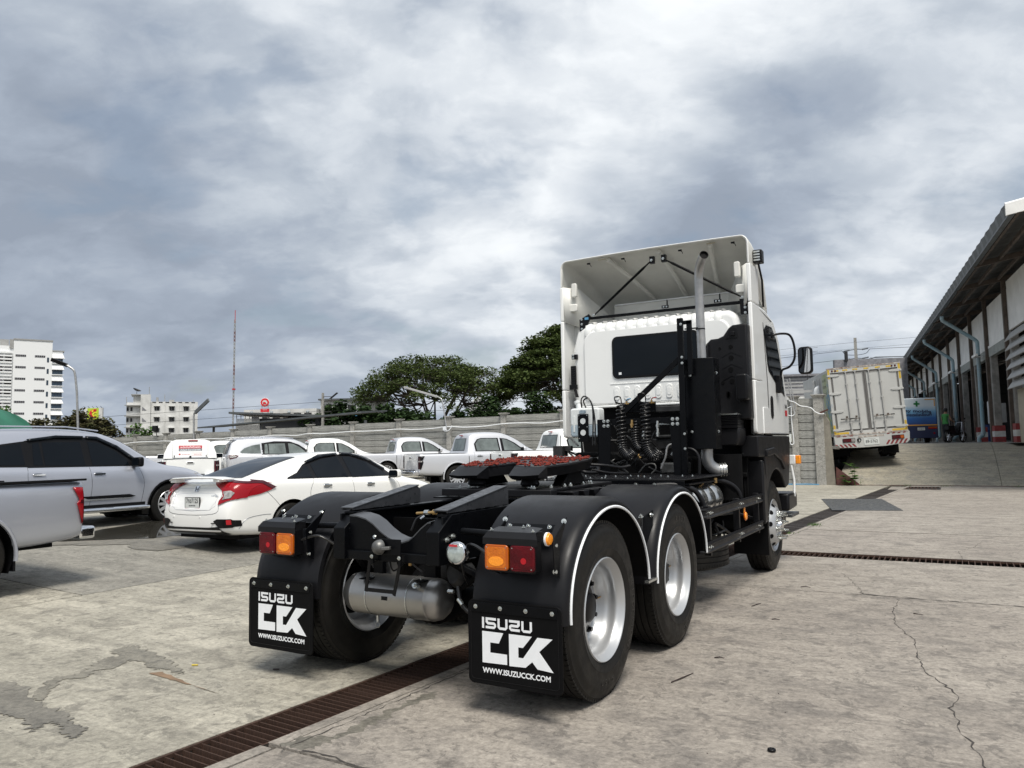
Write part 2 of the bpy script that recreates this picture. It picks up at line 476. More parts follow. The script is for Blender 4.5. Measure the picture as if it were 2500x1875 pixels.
def smooth_path(pts, n=6):
    """Catmull-Rom through the points"""
    P = [Vector(p) for p in pts]
    P = [P[0] * 2 - P[1]] + P + [P[-1] * 2 - P[-2]]
    out = []
    for i in range(1, len(P) - 2):
        a, b, c, d = P[i - 1:i + 3]
        for k in range(n):
            t = k / n
            out.append(0.5 * ((2 * b) + (c - a) * t + (2 * a - 5 * b + 4 * c - d) * t * t + (3 * b - a - 3 * c + d) * t ** 3))
    out.append(P[-2])
    return out

def text_mesh(s, size=1.0, bold=0.0, depth=0.0, align='LEFT', sx=1.0):
    cu_ = bpy.data.curves.new('t', 'FONT')
    cu_.body = s
    cu_.size = size
    cu_.offset = bold
    cu_.extrude = depth
    cu_.align_x = align
    cu_.resolution_u = 3
    ob = bpy.data.objects.new('t', cu_)
    C.objects.link(ob)
    dg = bpy.context.evaluated_depsgraph_get()
    me = bpy.data.meshes.new_from_object(ob.evaluated_get(dg))
    bpy.data.objects.remove(ob)
    bpy.data.curves.remove(cu_)
    if sx != 1.0:
        for v in me.vertices: v.co.x *= sx
    return me

def text_obj(name, s, m, parent, mt, size, bold=0.0, depth=0.0008, align='LEFT', sx=1.0, fitw=None, fith=None):
    me = text_mesh(s, size, bold, depth, align)
    xs = [v.co.x for v in me.vertices]; ys = [v.co.y for v in me.vertices]
    if xs and fitw:
        k = fitw / (max(xs) - min(xs)); x0 = min(xs)
        for v in me.vertices: v.co.x = (v.co.x - x0) * k
    if ys and fith:
        k = fith / (max(ys) - min(ys)); y0 = min(ys)
        for v in me.vertices: v.co.y = (v.co.y - y0) * k
    for v in me.vertices: v.co.x *= sx
    o = link_mesh(name, me, parent, m)
    o.matrix_local = mt
    return o

def mt_rows(x, y, z, loc):
    x, y, z = Vector(x), Vector(y), Vector(z)
    return Matrix(((x.x, y.x, z.x, loc[0]), (x.y, y.y, z.y, loc[1]), (x.z, y.z, z.z, loc[2]), (0, 0, 0, 1)))

# bolts: one mesh, many parts
_b = G()
_b.cyl((0, 0, 0), (0, 0, 0.004), 1.5, 12).cyl((0, 0, 0.004), (0, 0, 1.0), 1.0, 6).cyl((0, 0, 1.0), (0, 0, 1.7), 0.55, 8, 0.4)
BOLT = _b.mesh('bolt'); BOLT.materials.append(M['zinc'])
def bolt(parent, loc, d=(0, 0, 1), r=0.010):
    o = bpy.data.objects.new('bolt', BOLT)
    C.objects.link(o)
    o.parent = parent
    o.matrix_local = Matrix.Translation(loc) @ frame(d) @ Matrix.Scale(r, 4)
    return o

def sstep(t):
    t = max(0.0, min(1.0, t))
    return t * t * (3 - 2 * t)
# ================================================================ GROUND
LOT = 1.33                                   # level of the upper yard on the right
def gz(x, y):
    """ground height: flat drive, left lot a little higher, ramp to the upper yard"""
    z = 0.25 * sstep((-x - 3.0) / 9.0)
    if y > 24.15 and x > -0.62:
        z = LOT * math.sin(PI / 2 * min(1.0, (y - 24.15) / 8.0))
    return z

def clip(poly, a, b, c):
    """keep a*x+b*y<=c"""
    out = []
    n = len(poly)
    for i in range(n):
        p, q = poly[i], poly[(i + 1) % n]
        dp, dq = a * p[0] + b * p[1] - c, a * q[0] + b * q[1] - c
        if dp <= 0: out.append(p)
        if (dp < 0 < dq) or (dq < 0 < dp):
            t = dp / (dp - dq)
            out.append((p[0] + (q[0] - p[0]) * t, p[1] + (q[1] - p[1]) * t))
    return out

def wob(p, s=0.01):
    return s * (math.sin(p[0] * 7.1 + p[1] * 3.3) + math.sin(p[1] * 11.7 - p[0] * 5.1) * 0.6)

def slab(parent, poly, m, step=1.0, dz=0.0, curved=True, wobble=0.0):
    bm = bmesh.new()
    # densify the outline so that its edge can be a little ragged
    pts = []
    for i in range(len(poly)):
        p, q = Vector(poly[i]), Vector(poly[(i + 1) % len(poly)])
        k = max(1, int((q - p).length / 0.25)) if wobble else 1
        for j in range(k):
            pts.append(p.lerp(q, j / k))
    f = bm.faces.new([bm.verts.new((p[0], p[1], 0)) for p in pts])
    if curved:
        xs = [p[0] for p in poly]; ys = [p[1] for p in poly]
        x = math.floor(min(xs)) + step
        while x < max(xs):
            bmesh.ops.bisect_plane(bm, geom=bm.verts[:] + bm.edges[:] + bm.faces[:], plane_co=(x, 0, 0), plane_no=(1, 0, 0)); x += step
        y = math.floor(min(ys)) + step
        if min(ys) > 24:
            while y < max(ys):
                bmesh.ops.bisect_plane(bm, geom=bm.verts[:] + bm.edges[:] + bm.faces[:], plane_co=(0, y, 0), plane_no=(0, 1, 0)); y += step / 2
    bmesh.ops.triangulate(bm, faces=bm.faces[:])
    bed = [e for e in bm.edges if e.is_boundary]
    r = bmesh.ops.extrude_edge_only(bm, edges=bed)
    low = {v for v in r['geom'] if isinstance(v, bmesh.types.BMVert)}
    for v in bm.verts:
        z = gz(v.co.x, v.co.y) + dz
        v.co.z = z - 0.05 if v in low else z
        if wobble:
            e = wob(v.co, wobble)
            v.co.x += e if any(abs(v.co.x - p[0]) < .3 for p in poly) else 0
    bmesh.ops.recalc_face_normals(bm, faces=bm.faces)
    me = bpy.data.meshes.new('concrete_slab')
    bm.to_mesh(me); bm.free()
    if sum(p.normal.z for p in me.polygons) < 0: me.flip_normals()
    return link_mesh('concrete_slab', me, parent, m)

yard = bpy.data.objects.new('pavement', None); C.objects.link(yard); tag(yard, kind='structure')
J = 0.009
XL = lambda y: -0.335 + 0.058 * y           # edges of the long drain
XR = lambda y: 0.0 + 0.066 * y
def cell(x0, x1, y0, y1, m, dz=0.0, left_line=None, right_line=None, **k):
    """x0/x1 may be functions of y"""
    f0 = x0 if callable(x0) else (lambda y: x0 + J)
    f1 = x1 if callable(x1) else (lambda y: x1 - J)
    y0 += J; y1 -= J
    slab(yard, [(f0(y0), y0), (f1(y0), y0), (f1(y1), y1), (f0(y1), y1)], m, dz=dz, **k)
# right side of the drain
for i, (a, b) in enumerate([(-9, -1.45), (-1.45, 3.93), (3.93, 6.41), (6.87, 9.68), (9.68, 15.6), (15.6, 21.9)]):
    for j, (xa, xb) in enumerate([(lambda y: XR(y) + 0.10, 5.2), (5.2, 10.6), (10.6, 17)]):
        cell(xa, xb, a, b, 'slab_right2' if (i + j) % 3 == 2 or i > 3 else 'slab_right', dz=0.002 * ((i * 2 + j) % 3))
cell(2.55, 17, 21.9, 24.12, 'slab_right2')
cell(lambda y: XR(y) + .1, 2.55, 23.5, 24.12, 'slab_right2')
cell(lambda y: XR(y) + .1, 1.15, 21.9, 23.5 - .02, 'slab_right2')
# kerb strip of finer cement along the drain
for a, b in [(-9, -4), (-4, -1.47), (-1.44, 1.9), (1.92, 6.4), (6.88, 12), (12, 18), (18, 24.1)]:
    cell(lambda y: XR(y) + 0.004, lambda y: XR(y) + 0.088, a, b, 'slab_right2', dz=0.003)
# between the long drain and the joint at x=-4.95
for a, b, m in [(-9, 9.7, 'slab_left'), (9.7, 24.1, 'slab_left')]:
    cell(-4.95, lambda y: XL(y) - 0.006, a, b, m)
# the car lot on the left
ys = [-11, -5.5, 0.48, 6.5, 12.5, 18.5, 24.1]
for i in range(len(ys) - 1):
    x = -4.95
    for j in range(7):
        cell(x - 5.95, x, ys[i], ys[i + 1], 'slab_left2' if (i + j) % 2 == 0 else 'slab_left', dz=0.0)
        x -= 5.95
# ramp and the upper yard
up = tag(bpy.data.objects.new('ramp', None), kind='structure'); C.objects.link(up)
def big(poly, m, par, nm, dz=0.0, step=0.5):
    o = slab(par, poly, m, step=step, dz=dz); o.name = nm; return o
big([(-0.6, 24.17), (4.2, 24.17), (4.2, 32.5), (-0.6, 32.5)], 'ramp', up, 'concrete_slab')
big([(4.212, 24.17), (16, 24.17), (16, 32.5), (4.212, 32.5)], 'ramp', up, 'concrete_slab')
ap = G()
ap.box((-14, 32.512, LOT - .1), (40, 120, LOT)).box((-14, 24.9, LOT - .1), (-0.61, 32.5, LOT)).box((16.01, 20, LOT - .1), (40, 32.5, LOT))
tag(ap.obj('upper_yard', 'apron'), kind='structure')
g = G().box((-0.61, 24.3, -0.02), (-0.50, 24.9, LOT * .5)).box((-.61, 24.9, -.02), (-0.602, 27, LOT + .02))
# base under everything
base = G()
base.add([(-1500, -1500, -0.30), (1500, -1500, -0.30), (1500, 1500, -0.30), (-1500, 1500, -0.30)], [(0, 1, 2, 3)])
M['earth'] = mat('bare ground', (0.12, 0.11, 0.08), 0.95, vary=0.4, vscale=0.05)
tag(base.obj('ground', 'earth'), kind='structure')
sub = G()
nx = 40
for i in range(nx):
    xa, xb = -50 + 70 * i / nx, -50 + 70 * (i + 1) / nx
    for a, b in ((-12, 6.38), (6.9, 24.1)):
        if xb > -3: continue
        sub.add([(xa, a, gz(xa, a) - .035), (xb, a, gz(xb, a) - .035), (xb, b, gz(xb, b) - .035), (xa, b, gz(xa, b) - .035)], [(0, 1, 2, 3)])
def q4(a, b, c, d, z): sub.add([(*a, z), (*b, z), (*c, z), (*d, z)], [(0, 1, 2, 3)])
q4((-4.6, -12), (XL(-12) - .01, -12), (XL(24) - .01, 24), (-4.6, 24), -.035)
q4((XR(-12) + .01, -12), (18, -12), (18, 6.38), (XR(6.38) + .01, 6.38), -.035)
q4((XR(6.9) + .01, 6.9), (18, 6.9), (18, 24.1), (XR(24.1) + .01, 24.1), -.035)
tag(sub.obj('joint_filler', 'crack', fix=False), kind='structure')

# ---- drains
def drain(name, label, p0, p1, w0, w1, gm, pitch, barw, limit=300, nrm=None):
    """trench between p0 and p1 (Vectors on its centre line) with a bar grating"""
    p0, p1 = Vector((*p0, 0)), Vector((*p1, 0))
    L = (p1 - p0).length
    t = thing(name, label, 'drain grating', p0)
    t.rotation_euler = (0, 0, math.atan2(p1.y - p0.y, p1.x - p0.x))
    wd = lambda s: w0 + (w1 - w0) * s / L
    g = G()
    for s in (-1, 1):
        a, b = s * wd(0) / 2, s * wd(L) / 2
        g.add([(0, a, -0.28), (L, b, -0.28), (L, b, 0.0), (0, a, 0.0)], [(0, 1, 2, 3)])
    g.add([(0, -w0 / 2, -.22), (L, -w1 / 2, -.22), (L, w1 / 2, -.22), (0, w0 / 2, -.22)], [(0, 1, 2, 3)])
    g.obj('pit', 'pit', t)
    fr = G()
    for s in (-1, 1):
        a, b = s * (wd(0) / 2 - .012), s * (wd(L) / 2 - .012)
        fr.beam((0, a, -0.014), (L, b, -0.014), 0.02, 0.022)
    fr.obj('edge_angle', gm, t)
    n = int(L / pitch)
    me = None
    rest = G()
    near = sorted(range(n), key=lambda i: (p0 + (p1 - p0) * (i / n) - cl).length)
    keep = set(near[:limit])
    for i in range(n):
        s = pitch * (i + .5)
        h = wd(s) / 2 - .018
        tilt = rnd.uniform(-.002, .002)
        if i in keep:
            if me is None:
                me = G().box((-barw / 2, -1, -.045), (barw / 2, 1, 0.0)).mesh('bar')
                me.materials.append(M[gm])
            o = bpy.data.objects.new('bar', me); C.objects.link(o); o.parent = t
            o.location = (s, 0, -0.008 + tilt); o.scale = (1, h, 1)
            o.rotation_euler = (0, rnd.uniform(-.08, .08), rnd.uniform(-.01, .01))
        else:
            rest.box((s - barw / 2, -h, -.045), (s + barw / 2, h, -.008))
    if rest.v:
        tag(rest.obj('bar', gm, t), kind='stuff')
    return t
def lp(y): return ((XL(y) + XR(y)) / 2, y)
drain('drain_grating', 'long rusty drain grating running from the bottom edge of the picture under the truck', lp(-8.0), lp(9.2), .30, .40, 'rust', 0.052, 0.007)
drain('drain_grating', 'dark weathered grating running away beyond the front wheel to the steel plate', lp(9.22), lp(22.6), .38, .46, 'grate_dark', 0.075, 0.03)
drain('drain_grating', 'narrow rusty drain grating crossing the yard to the right of the front wheel', (0.50, 6.64), (12.0, 6.66), .44, .44, 'rust', 0.066, 0.010)
drain('drain_grating', 'short dark red drain grating at the foot of the ramp', (1.17, 22.7), (2.53, 22.75), 1.55, 1.5, 'rust', 0.10, 0.05)

# ---- sheets lying on the concrete: damp patches, stains, cracks
def ragged(pts, amp, n=5, seed=0):
    rr = random.Random(seed)
    out = []
    for i in range(len(pts)):
        p, q = Vector((*pts[i], 0)), Vector((*pts[(i + 1) % len(pts)], 0))
        nrm = Vector((-(q - p).y, (q - p).x, 0)).normalized() if (q - p).length > 0 else Vector()
        for k in range(n):
            t = k / n
            out.append(p.lerp(q, t) + nrm * rr.uniform(-amp, amp))
    return out
def sheet(name, pts, m, dz, amp=0.02, n=5, kind=None, label=None, cat=None, seed=1):
    o = ragged(pts, amp, n, seed)
    bm = bmesh.new()
    bm.faces.new([bm.verts.new((p.x, p.y, gz(p.x, p.y) + dz)) for p in o])
    bmesh.ops.triangulate(bm, faces=bm.faces[:], ngon_method='BEAUTY')
    bmesh.ops.recalc_face_normals(bm, faces=bm.faces)
    me = bpy.data.meshes.new(name); bm.to_mesh(me); bm.free()
    if sum(p.normal.z for p in me.polygons) < 0: me.flip_normals()
    ob = link_mesh(name, me, None, m)
    return tag(ob, label, cat, kind=kind)
WET1 = [(-2.467, -1.543), (-2.438, -1.475), (-2.204, -1.514), (-1.867, -1.632), (-1.648, -1.653), (-1.459, -1.683), (-1.284, -1.752), (-1.154, -1.761), (-1.093, -1.803), (-1.073, -1.881), (-1.126, -1.873), (-1.317, -1.807), (-1.429, -1.788), (-1.401, -1.851), (-1.351, -1.936), (-1.529, -1.878), (-1.731, -1.822), (-1.814, -1.865), (-2.3, -1.95)]
WET2 = [(-1.975, -1.594), (-2.196, -1.407), (-2.308, -1.273), (-2.222, -1.201), (-2.311, -1.04), (-2.435, -0.849), (-2.402, -0.767), (-2.586, -0.72), (-2.633, -0.563), (-2.568, -0.494), (-2.349, -0.568), (-2.054, -0.628), (-1.758, -0.734), (-1.557, -0.84), (-1.615, -0.84), (-1.795, -0.813), (-1.827, -0.859), (-2.095, -0.778), (-2.24, -0.785), (-2.134, -0.922), (-2.186, -1.068), (-2.101, -1.197), (-2.202, -1.302), (-2.01, -1.466), (-1.87, -1.61)]
RUST = [(-1.796, -0.931), (-1.736, -0.872), (-1.574, -0.904), (-1.328, -0.969), (-0.973, -1.014), (-1.248, -0.98), (-1.436, -0.971), (-1.606, -0.948)]
PUD = [(-8.961, 2.031), (-9.021, 2.551), (-9.654, 3.633), (-10.1, 4.967), (-9.188, 5.3), (-8.22, 4.9), (-7.807, 4.3), (-8.015, 3.866), (-7.294, 3.587), (-6.971, 3.163), (-7.02, 2.772), (-7.44, 2.668), (-7.81, 2.892), (-8.053, 2.637), (-8.446, 2.321), (-8.68, 2.075)]
PATCH = [(-0.0, -1.425), (0.0, -1.3), (0.16, -1.22), (0.15, -0.938), (0.16, -0.695), (0.17, -0.511), (0.2, -0.38), (0.26, -0.427), (0.22, -0.728), (0.24, -1.013), (0.20, -1.267), (0.16, -1.40)]
sheet('damp_patch', WET1, 'wet', 0.0045, .028, 8, 'structure', seed=2)
sheet('damp_patch', WET2, 'damp', 0.004, .026, 7, 'structure', seed=5)
sheet('rust_stain', RUST, 'stain', 0.0042, .008, 4, 'structure', seed=3)
sheet('water_puddle', [(-8.961, 2.25), (-9.021, 2.551), (-9.654, 3.633), (-10.1, 4.967), (-9.188, 5.3), (-8.22, 4.9), (-7.807, 4.3), (-8.015, 3.85), (-8.05, 3.45), (-8.5, 2.9)], 'puddle', 0.014, .03, 4, 'structure', seed=4)
def pudrim(k): 
    c = Vector((-8.3, 3.6)); return [tuple(c + (Vector(p) - c) * k) for p in PUD]
sheet('damp_patch', pudrim(1.06), 'wet', 0.008, .04, 4, 'structure', seed=4)
sheet('dark_patch', PATCH, 'wet', 0.0046, .03, 7, 'structure', seed=6)  # ragged patch in a darker concrete tone beside the drain
def crack(pts, wd, seed, amp=0.012):
    rr = random.Random(seed)
    fine = []
    for i in range(len(pts) - 1):
        p, q = Vector(pts[i]), Vector(pts[i + 1])
        n = max(3, int((q - p).length / 0.045))
        for k in range(n):
            fine.append(p.lerp(q, k / n) + Vector((rr.uniform(-amp, amp), rr.uniform(-amp, amp))))
    fine.append(Vector(pts[-1]))
    g = G(); vs = []
    for i, p in enumerate(fine):
        t = (fine[min(i + 1, len(fine) - 1)] - fine[max(i - 1, 0)]).normalized()
        h = wd * (rr.random() ** 1.6 * 1.1 + .12) / 2
        vs += [(p.x - t.y * h, p.y + t.x * h, gz(p.x, p.y) + .0065), (p.x + t.y * h, p.y - t.x * h, gz(p.x, p.y) + .0065)]
    g.add(vs, [(2 * i, 2 * i + 1, 2 * i + 3, 2 * i + 2) for i in range(len(fine) - 1)])
    o = g.obj('crack', 'crack', fix=False)
    if o.data.polygons[0].normal.z < 0: o.data.flip_normals()
    tag(o, kind='structure')
crack([(1.862, 5.157), (2.05, 4.6), (2.181, 3.976)], .008, 1, .02)
crack([(2.508, 3.885), (2.50, 3.3), (2.541, 2.765), (2.713, 2.21), (2.734, 1.862), (2.82, 1.381), (2.993, 0.972), (2.954, 0.694), (3.012, 0.305), (3.101, -0.093), (3.16, -.5)], .010, 2, .014)
crack([(2.18, 3.99), (2.4, 3.96), (2.8, 3.94), (3.4, 3.93), (4.6, 3.93)], .030, 3, .012)
crack([(0.3, 3.95), (1.2, 3.93), (2.18, 3.95)], .012, 13, .006)
crack([(3.05, 6.9), (3.0, 7.6), (3.2, 8.2), (3.3, 8.9)], .008, 4)
crack([(0.15, -1.44), (.35, -1.42), (.6, -1.46), (1.0, -1.5), (1.6, -1.55)], .020, 5)
crack([(0.06, -1.5), (.09, -.8), (.12, -.1), (.16, .8), (.22, 1.6)], .010, 6)
crack([(-3.9, -.6), (-3.2, -.2), (-2.9, .5), (-2.2, .9)], .004, 8)
# litter
M['twig'] = mat('dark twig', (0.03, 0.018, 0.016), 0.7)
TW = [[(1.432, 0.444), (1.467, 0.553), (1.495, 0.697)], [(1.518, 1.118), (1.551, 1.134), (1.583, 1.135)], [(1.359, 2.943), (1.384, 3.024), (1.405, 3.114)], [(1.59, 4.114), (1.633, 4.144), (1.686, 4.114)], [(2.661, 3.229), (2.671, 3.211), (2.736, 3.195)], [(1.628, 2.486), (1.657, 2.5), (1.693, 2.495)]]
TL = ['long thin dark twig lying on the concrete right of the rear tyre', 'short straight dark twig on the concrete ahead of the longest twig', 'slim twig lying between the second rear wheel and the crack', 'bent twig lying just past the concrete joint', 'hooked dark twig lying right of the long crack', 'small dark leaf scrap on the concrete left of the long crack']
for pts, lab in zip(TW, TL):
    o = G().tube([(x, y, .008 + .004 * (i % 2)) for i, (x, y) in enumerate(pts)], [.004, .0045, .002], 6).obj('twig', 'twig', smooth=60)
    tag(o, lab, 'twig')
o = G().lathe([(.012 + .009 * math.cos(a), .009 + .007 * math.sin(a)) for a in [i * PI / 4 for i in range(8)]], n=20, closed=True).obj('rubber_grommet', 'trim', smooth=60)
o.location = (2.207, -0.377, 0.004); tag(o, 'small black rubber ring lying on the concrete near the bottom edge', 'rubber ring')
for (x, y), m, lab in [((-1.059, -0.481), 'twig', 'small dark chip on the concrete behind the left mud flap'), ((-1.662, -0.668), 'yellow', 'small straw coloured chip on the concrete beside the damp patch')]:
    o = G().box((-.022, -.006, 0), (.022, .006, .008)).obj('wood_chip', m, bevel=.002); o.location = (x, y, .004); o.rotation_euler = (0, 0, .5); tag(o, lab, 'chip')
rr = random.Random(5)
gv = G()
for i in range(420):
    x, y = rr.uniform(-4.5, 5), rr.uniform(-3, 9)
    if XL(y) - .02 < x < XR(y) + .02 or 6.3 < y < 6.95: continue
    s = rr.uniform(.0015, .005)
    z = gz(x, y) + .004
    gv.add([(x - s, y, z), (x, y - s, z), (x + s, y + s * .3, z), (x, y + s, z), (x, y, z + s)], [(0, 1, 4), (1, 2, 4), (2, 3, 4), (3, 0, 4)])
tag(gv.obj('grit', 'twig'), kind='stuff')
# steel plate over the drain
o = G().prism([(-0.07, 17.063), (0.648, 13.613), (1.997, 13.991), (1.316, 17.444)], .008).obj('steel_plate', 'sheet_steel', bevel=.002)
o.location = (0, 0, .007)
tag(o, 'grey steel sheet lying flat over the drain beyond the truck', 'metal plate')

# ================================================================ BOUNDARY WALL (y = 24.2)
WALLY = 24.2
wtop = lambda x: 3.02 + 0.0128 * (x + 1.2)
wall = thing('boundary_wall', 'grey precast concrete boundary wall of posts and stacked planks behind the parked pickups', 'wall', (0, WALLY, 0))
pm = G().box((-.5, -.02, -.5), (.5, .02, .5)).mesh('concrete_plank'); pm.materials.append(M['wall_con'])
xs = [-0.75, -1.87] + [-5.2, -8.13] + [-11.0 - 2.86 * i for i in range(14)]
postx = [-1.06, -1.87, -5.1, -8.1] + [-11.0 - 2.86 * i for i in range(15)]
for i, x in enumerate(postx):
    t = wtop(x)
    hw = .115 if i else .16
    G().box((x - hw, -.11, -.05), (x + hw, .11, t)).obj('post', 'post_con', wall, bevel=.01)
    c = G()
    c.add([(x - hw, -.11, t), (x + hw, -.11, t), (x + hw, .11, t), (x - hw, .11, t), (x - hw - .06, -.17, t + .08), (x + hw + .06, -.17, t + .08), (x + hw + .06, .17, t + .08), (x - hw - .06, .17, t + .08)], [(0, 1, 5, 4), (1, 2, 6, 5), (2, 3, 7, 6), (3, 0, 4, 7)])
    c.box((x - hw - .07, -.18, t + .08), (x + hw + .07, .18, t + .12))
    c.obj('post_cap', 'post_con', wall, bevel=.008)
for i in range(len(postx) - 1):
    a, b = postx[i] - .115, postx[i + 1] + .115
    t = (wtop(a) + wtop(b)) / 2 - .0
    n = 11
    for k in range(n):
        z1 = t - .282 * k; z0 = z1 - .262
        if z1 < 0.02: continue
        o = bpy.data.objects.new('concrete_plank', pm); C.objects.link(o); o.parent = wall
        o.location = ((a + b) / 2, rnd.uniform(-.006, .006), (z0 + z1) / 2)
        o.scale = (abs(b - a), 1, z1 - z0)
bk = G()
for i in range(len(postx) - 1):
    a, b = postx[i], postx[i + 1]
    bk.box((b, .024, -.05), (a, .04, min(wtop(a), wtop(b)) - .03))
bk.obj('joint_mortar', 'crack', wall)
# broken post at the wall's right end
bp = thing('broken_post', 'old brown concrete post with a broken top at the right end of the wall', 'post', (-0.82, 24.1, 0))
g = G().add([(-.14, 0, -.02), (.20, 0, -.02), (.20, .16, -.02), (-.14, .16, -.02), (-.15, 0, 2.35), (.10, 0, 2.14), (.10, .16, 2.18), (-.15, .16, 2.42), (-.03, .0, 2.42), (-.03, .16, 2.46)],
            [(0, 3, 2, 1), (0, 1, 5, 8, 4), (1, 2, 6, 5), (2, 3, 7, 9, 6), (3, 0, 4, 7), (4, 8, 9, 7), (8, 5, 6, 9)])
M['old_con'] = mat('old brown concrete', (0.245, 0.225, 0.185), 0.9, vary=0.3, vscale=4, bump=0.6, bscale=14)
g.obj('shaft', 'old_con', bp)
for k in range(3):
    G().tube([(-.12 + .07 * k, .08, 2.3), (-.11 + .07 * k, .06, 2.5), (-.05 + .06 * k, .0, 2.56 + .02 * k)], .008, 6).obj('rebar', 'rust', bp)
# red kerb and rubble where the ramp meets the wall end
M['red_kerb'] = mat('dark red painted kerb', (0.10, 0.035, 0.028), 0.8, vary=0.4, vscale=9, bump=0.3)
o = G().add([(-.60, 24.16, 0), (.12, 24.13, 0), (.12, 24.19, 0.0), (-.60, 24.95, 0.5), (-.60, 24.24, .62), (.13, 24.19, .04)], [(0, 1, 5, 4), (1, 2, 5), (4, 5, 2, 3), (0, 4, 3), (0, 3, 2, 1)]).obj('kerb', 'red_kerb')
tag(o, 'dark red painted sloping kerb where ramp and wall meet', 'kerb')
o = G().box((-.6, 24.118, .0), (17, 24.15, .016)).obj('kerb', 'red_kerb')
tag(o, 'thin dark red painted strip along the foot of the ramp', 'kerb')
# cables and conduit along the wall
def cable(pts, r=.012, m='white_print', label=None, cat='cable', n=6, name='cable'):
    o = G().tube(smooth_path(pts, n), r, 6).obj(name, m, smooth=80)
    tag(o, label, cat); return o
pts = [(-10.9, 23.98, 2.52)]
for i in range(14):
    x = -11.0 - 2.86 * i
    pts += [(x, 24.03, wtop(x) - .36), (x - .9, 24.1, wtop(x) - .40 + rnd.uniform(-.04, .03)), (x - 1.9, 24.1, wtop(x) - .42 + rnd.uniform(-.05, .05))]
cable(pts, .022, label='long white cable strung from post to post along the boundary wall')
cable([(-1.98, 23.9, 2.95), (-1.8, 23.95, 2.89), (-1.63, 24, 2.76), (-1.41, 24, 2.72), (-1.26, 24, 2.66), (-1.13, 24, 2.52), (-.96, 24, 2.45), (-.85, 24, 2.46)], .016, label='white cable drooping across the last wall panel to the broken post')
cable([(-1.93, 24, 2.85), (-1.94, 24, 2.24), (-1.90, 24, 1.54), (-1.93, 24, 1.42), (-2.0, 24, 1.42), (-2.03, 24, 1.54)], .016, label='white cable hanging down beside the truck cab to the socket box')
cable([(-2.1, 23.98, 2.9), (-2.15, 23.95, 2.55), (-1.95, 23.95, 2.42), (-1.82, 23.98, 2.5), (-1.9, 24, 2.75), (-2.05, 23.98, 2.7)], .014, label='loose loop of white cable on the wall post next to the cab')
o = G().box((-2.14, 24.03, 1.5), (-1.98, 24.1, 1.78)).box((-2.11, 24.0, 1.54), (-2.01, 24.03, 1.66)).obj('socket_box', 'plate', bevel=.008); tag(o, 'grey electrical socket box fixed low on the wall post', 'socket box')
o = G().tube([(-2.02, 23.93, 3.72), (-1.83, 23.96, 2.5)], .018, 8).tube([(-1.93, 23.93, 3.75), (-1.78, 23.96, 2.62)], .02, 8).obj('steel_pipe', 'exhaust', smooth=60); tag(o, 'pair of thin steel pipes leaning on the wall beside the cab', 'pipe')
o = G().beam((-1.0, 24.02, 2.49), (-.72, 24.02, 2.60), .04, .05).obj('steel_angle', 'red_kerb'); tag(o, 'red painted steel angle sticking out above the broken post', 'steel angle')
cable([(-2.4, 23.85, .03), (-2.0, 23.8, .03), (-1.5, 23.86, .035), (-1.1, 23.75, .03)], .02, 'blue_label', 'thin blue hose lying along the foot of the wall', 'hose', name='hose')
# leafy plants
def leaf_quad(g, c, d, n, L, W):
    d = Vector(d).normalized(); n = Vector(n).normalized(); s = d.cross(n).normalized()
    c = Vector(c)
    g.add([c, c + d * L * .35 + s * W * .5, c + d * L * .75 + s * W * .32 - n * L * .06, c + d * L - n * L * .14, c + d * L * .75 - s * W * .32 - n * L * .06, c + d * L * .35 - s * W * .5], [(0, 1, 2, 3), (0, 3, 4, 5)])
def plant(loc, h, n, label, spread=.2, seed=0, leaf=.16):
    rr = random.Random(seed)
    t = thing('plant', label, 'plant', loc)
    st = G(); 
    for k in range(max(1, n // 9)):
        a = rr.uniform(0, 6.3)
        top = Vector((math.cos(a) * spread * .8, math.sin(a) * spread * .5, h * rr.uniform(.6, 1)))
        if k == 0: top = Vector((0.0, 0, h))
        st.tube([(0, 0, 0), top * .5 + Vector((rr.uniform(-.03, .03), 0, 0)), top], [.008, .006, .003], 5)
        for i in range(9):
            f = rr.uniform(.15, 1.02)
            g = G(); a2 = rr.uniform(0, 6.3)
            leaf_quad(g, top * f, (math.cos(a2), math.sin(a2), rr.uniform(-.1, .5)), (0, 0, 1), leaf * rr.uniform(.6, 1.2), leaf * .8 * rr.uniform(.6, 1.1))
            g.obj('leaf', 'leaf4', t, fix=False)
    st.obj('stem', 'leaf4', t)
plant((0.02, 23.88, 0), .74, 20, 'tall broad leaved weed growing at the foot of the ramp', .22, 3, .27)
plant((-.32, 23.9, 0), .30, 27, 'low spreading leafy weed beside the broken post', .28, 5, .24)
plant((.2, 23.95, 0), .22, 9, 'small leafy weed right of the tall weed', .12, 8, .1)
gr = G(); rr = random.Random(9)
for cx, cy, rad, n in [(0.78, 10.4, .10, 90), (1.6, 24.05, .12, 40), (2.7, 24.05, .25, 50), (4.6, 24.05, .15, 40), (.62, 8.95, .06, 30)]:
    for i in range(n):
        x, y = cx + rr.gauss(0, rad * .5), cy + rr.gauss(0, rad)
        a = rr.uniform(0, 6.3); h = rr.uniform(.015, .06)
        gr.add([(x - .004, y, gz(x, min(y, 24.1)) - .004), (x + .004, y, gz(x, min(y, 24.1)) - .004), (x + math.cos(a) * h * .6, y + math.sin(a) * h * .6, gz(x, min(y, 24.1)) + h)], [(0, 1, 2)])
tag(gr.obj('grass', 'leaf4', fix=False), kind='stuff')
# ================================================================ TRACTOR TRUCK (rear axle at the origin, drives towards +Y)
T = thing('tractor_truck', 'large white cabbed black chassis tractor unit without trailer, seen from behind', 'truck')
RX = frame((1, 0, 0)); LX = frame((-1, 0, 0))

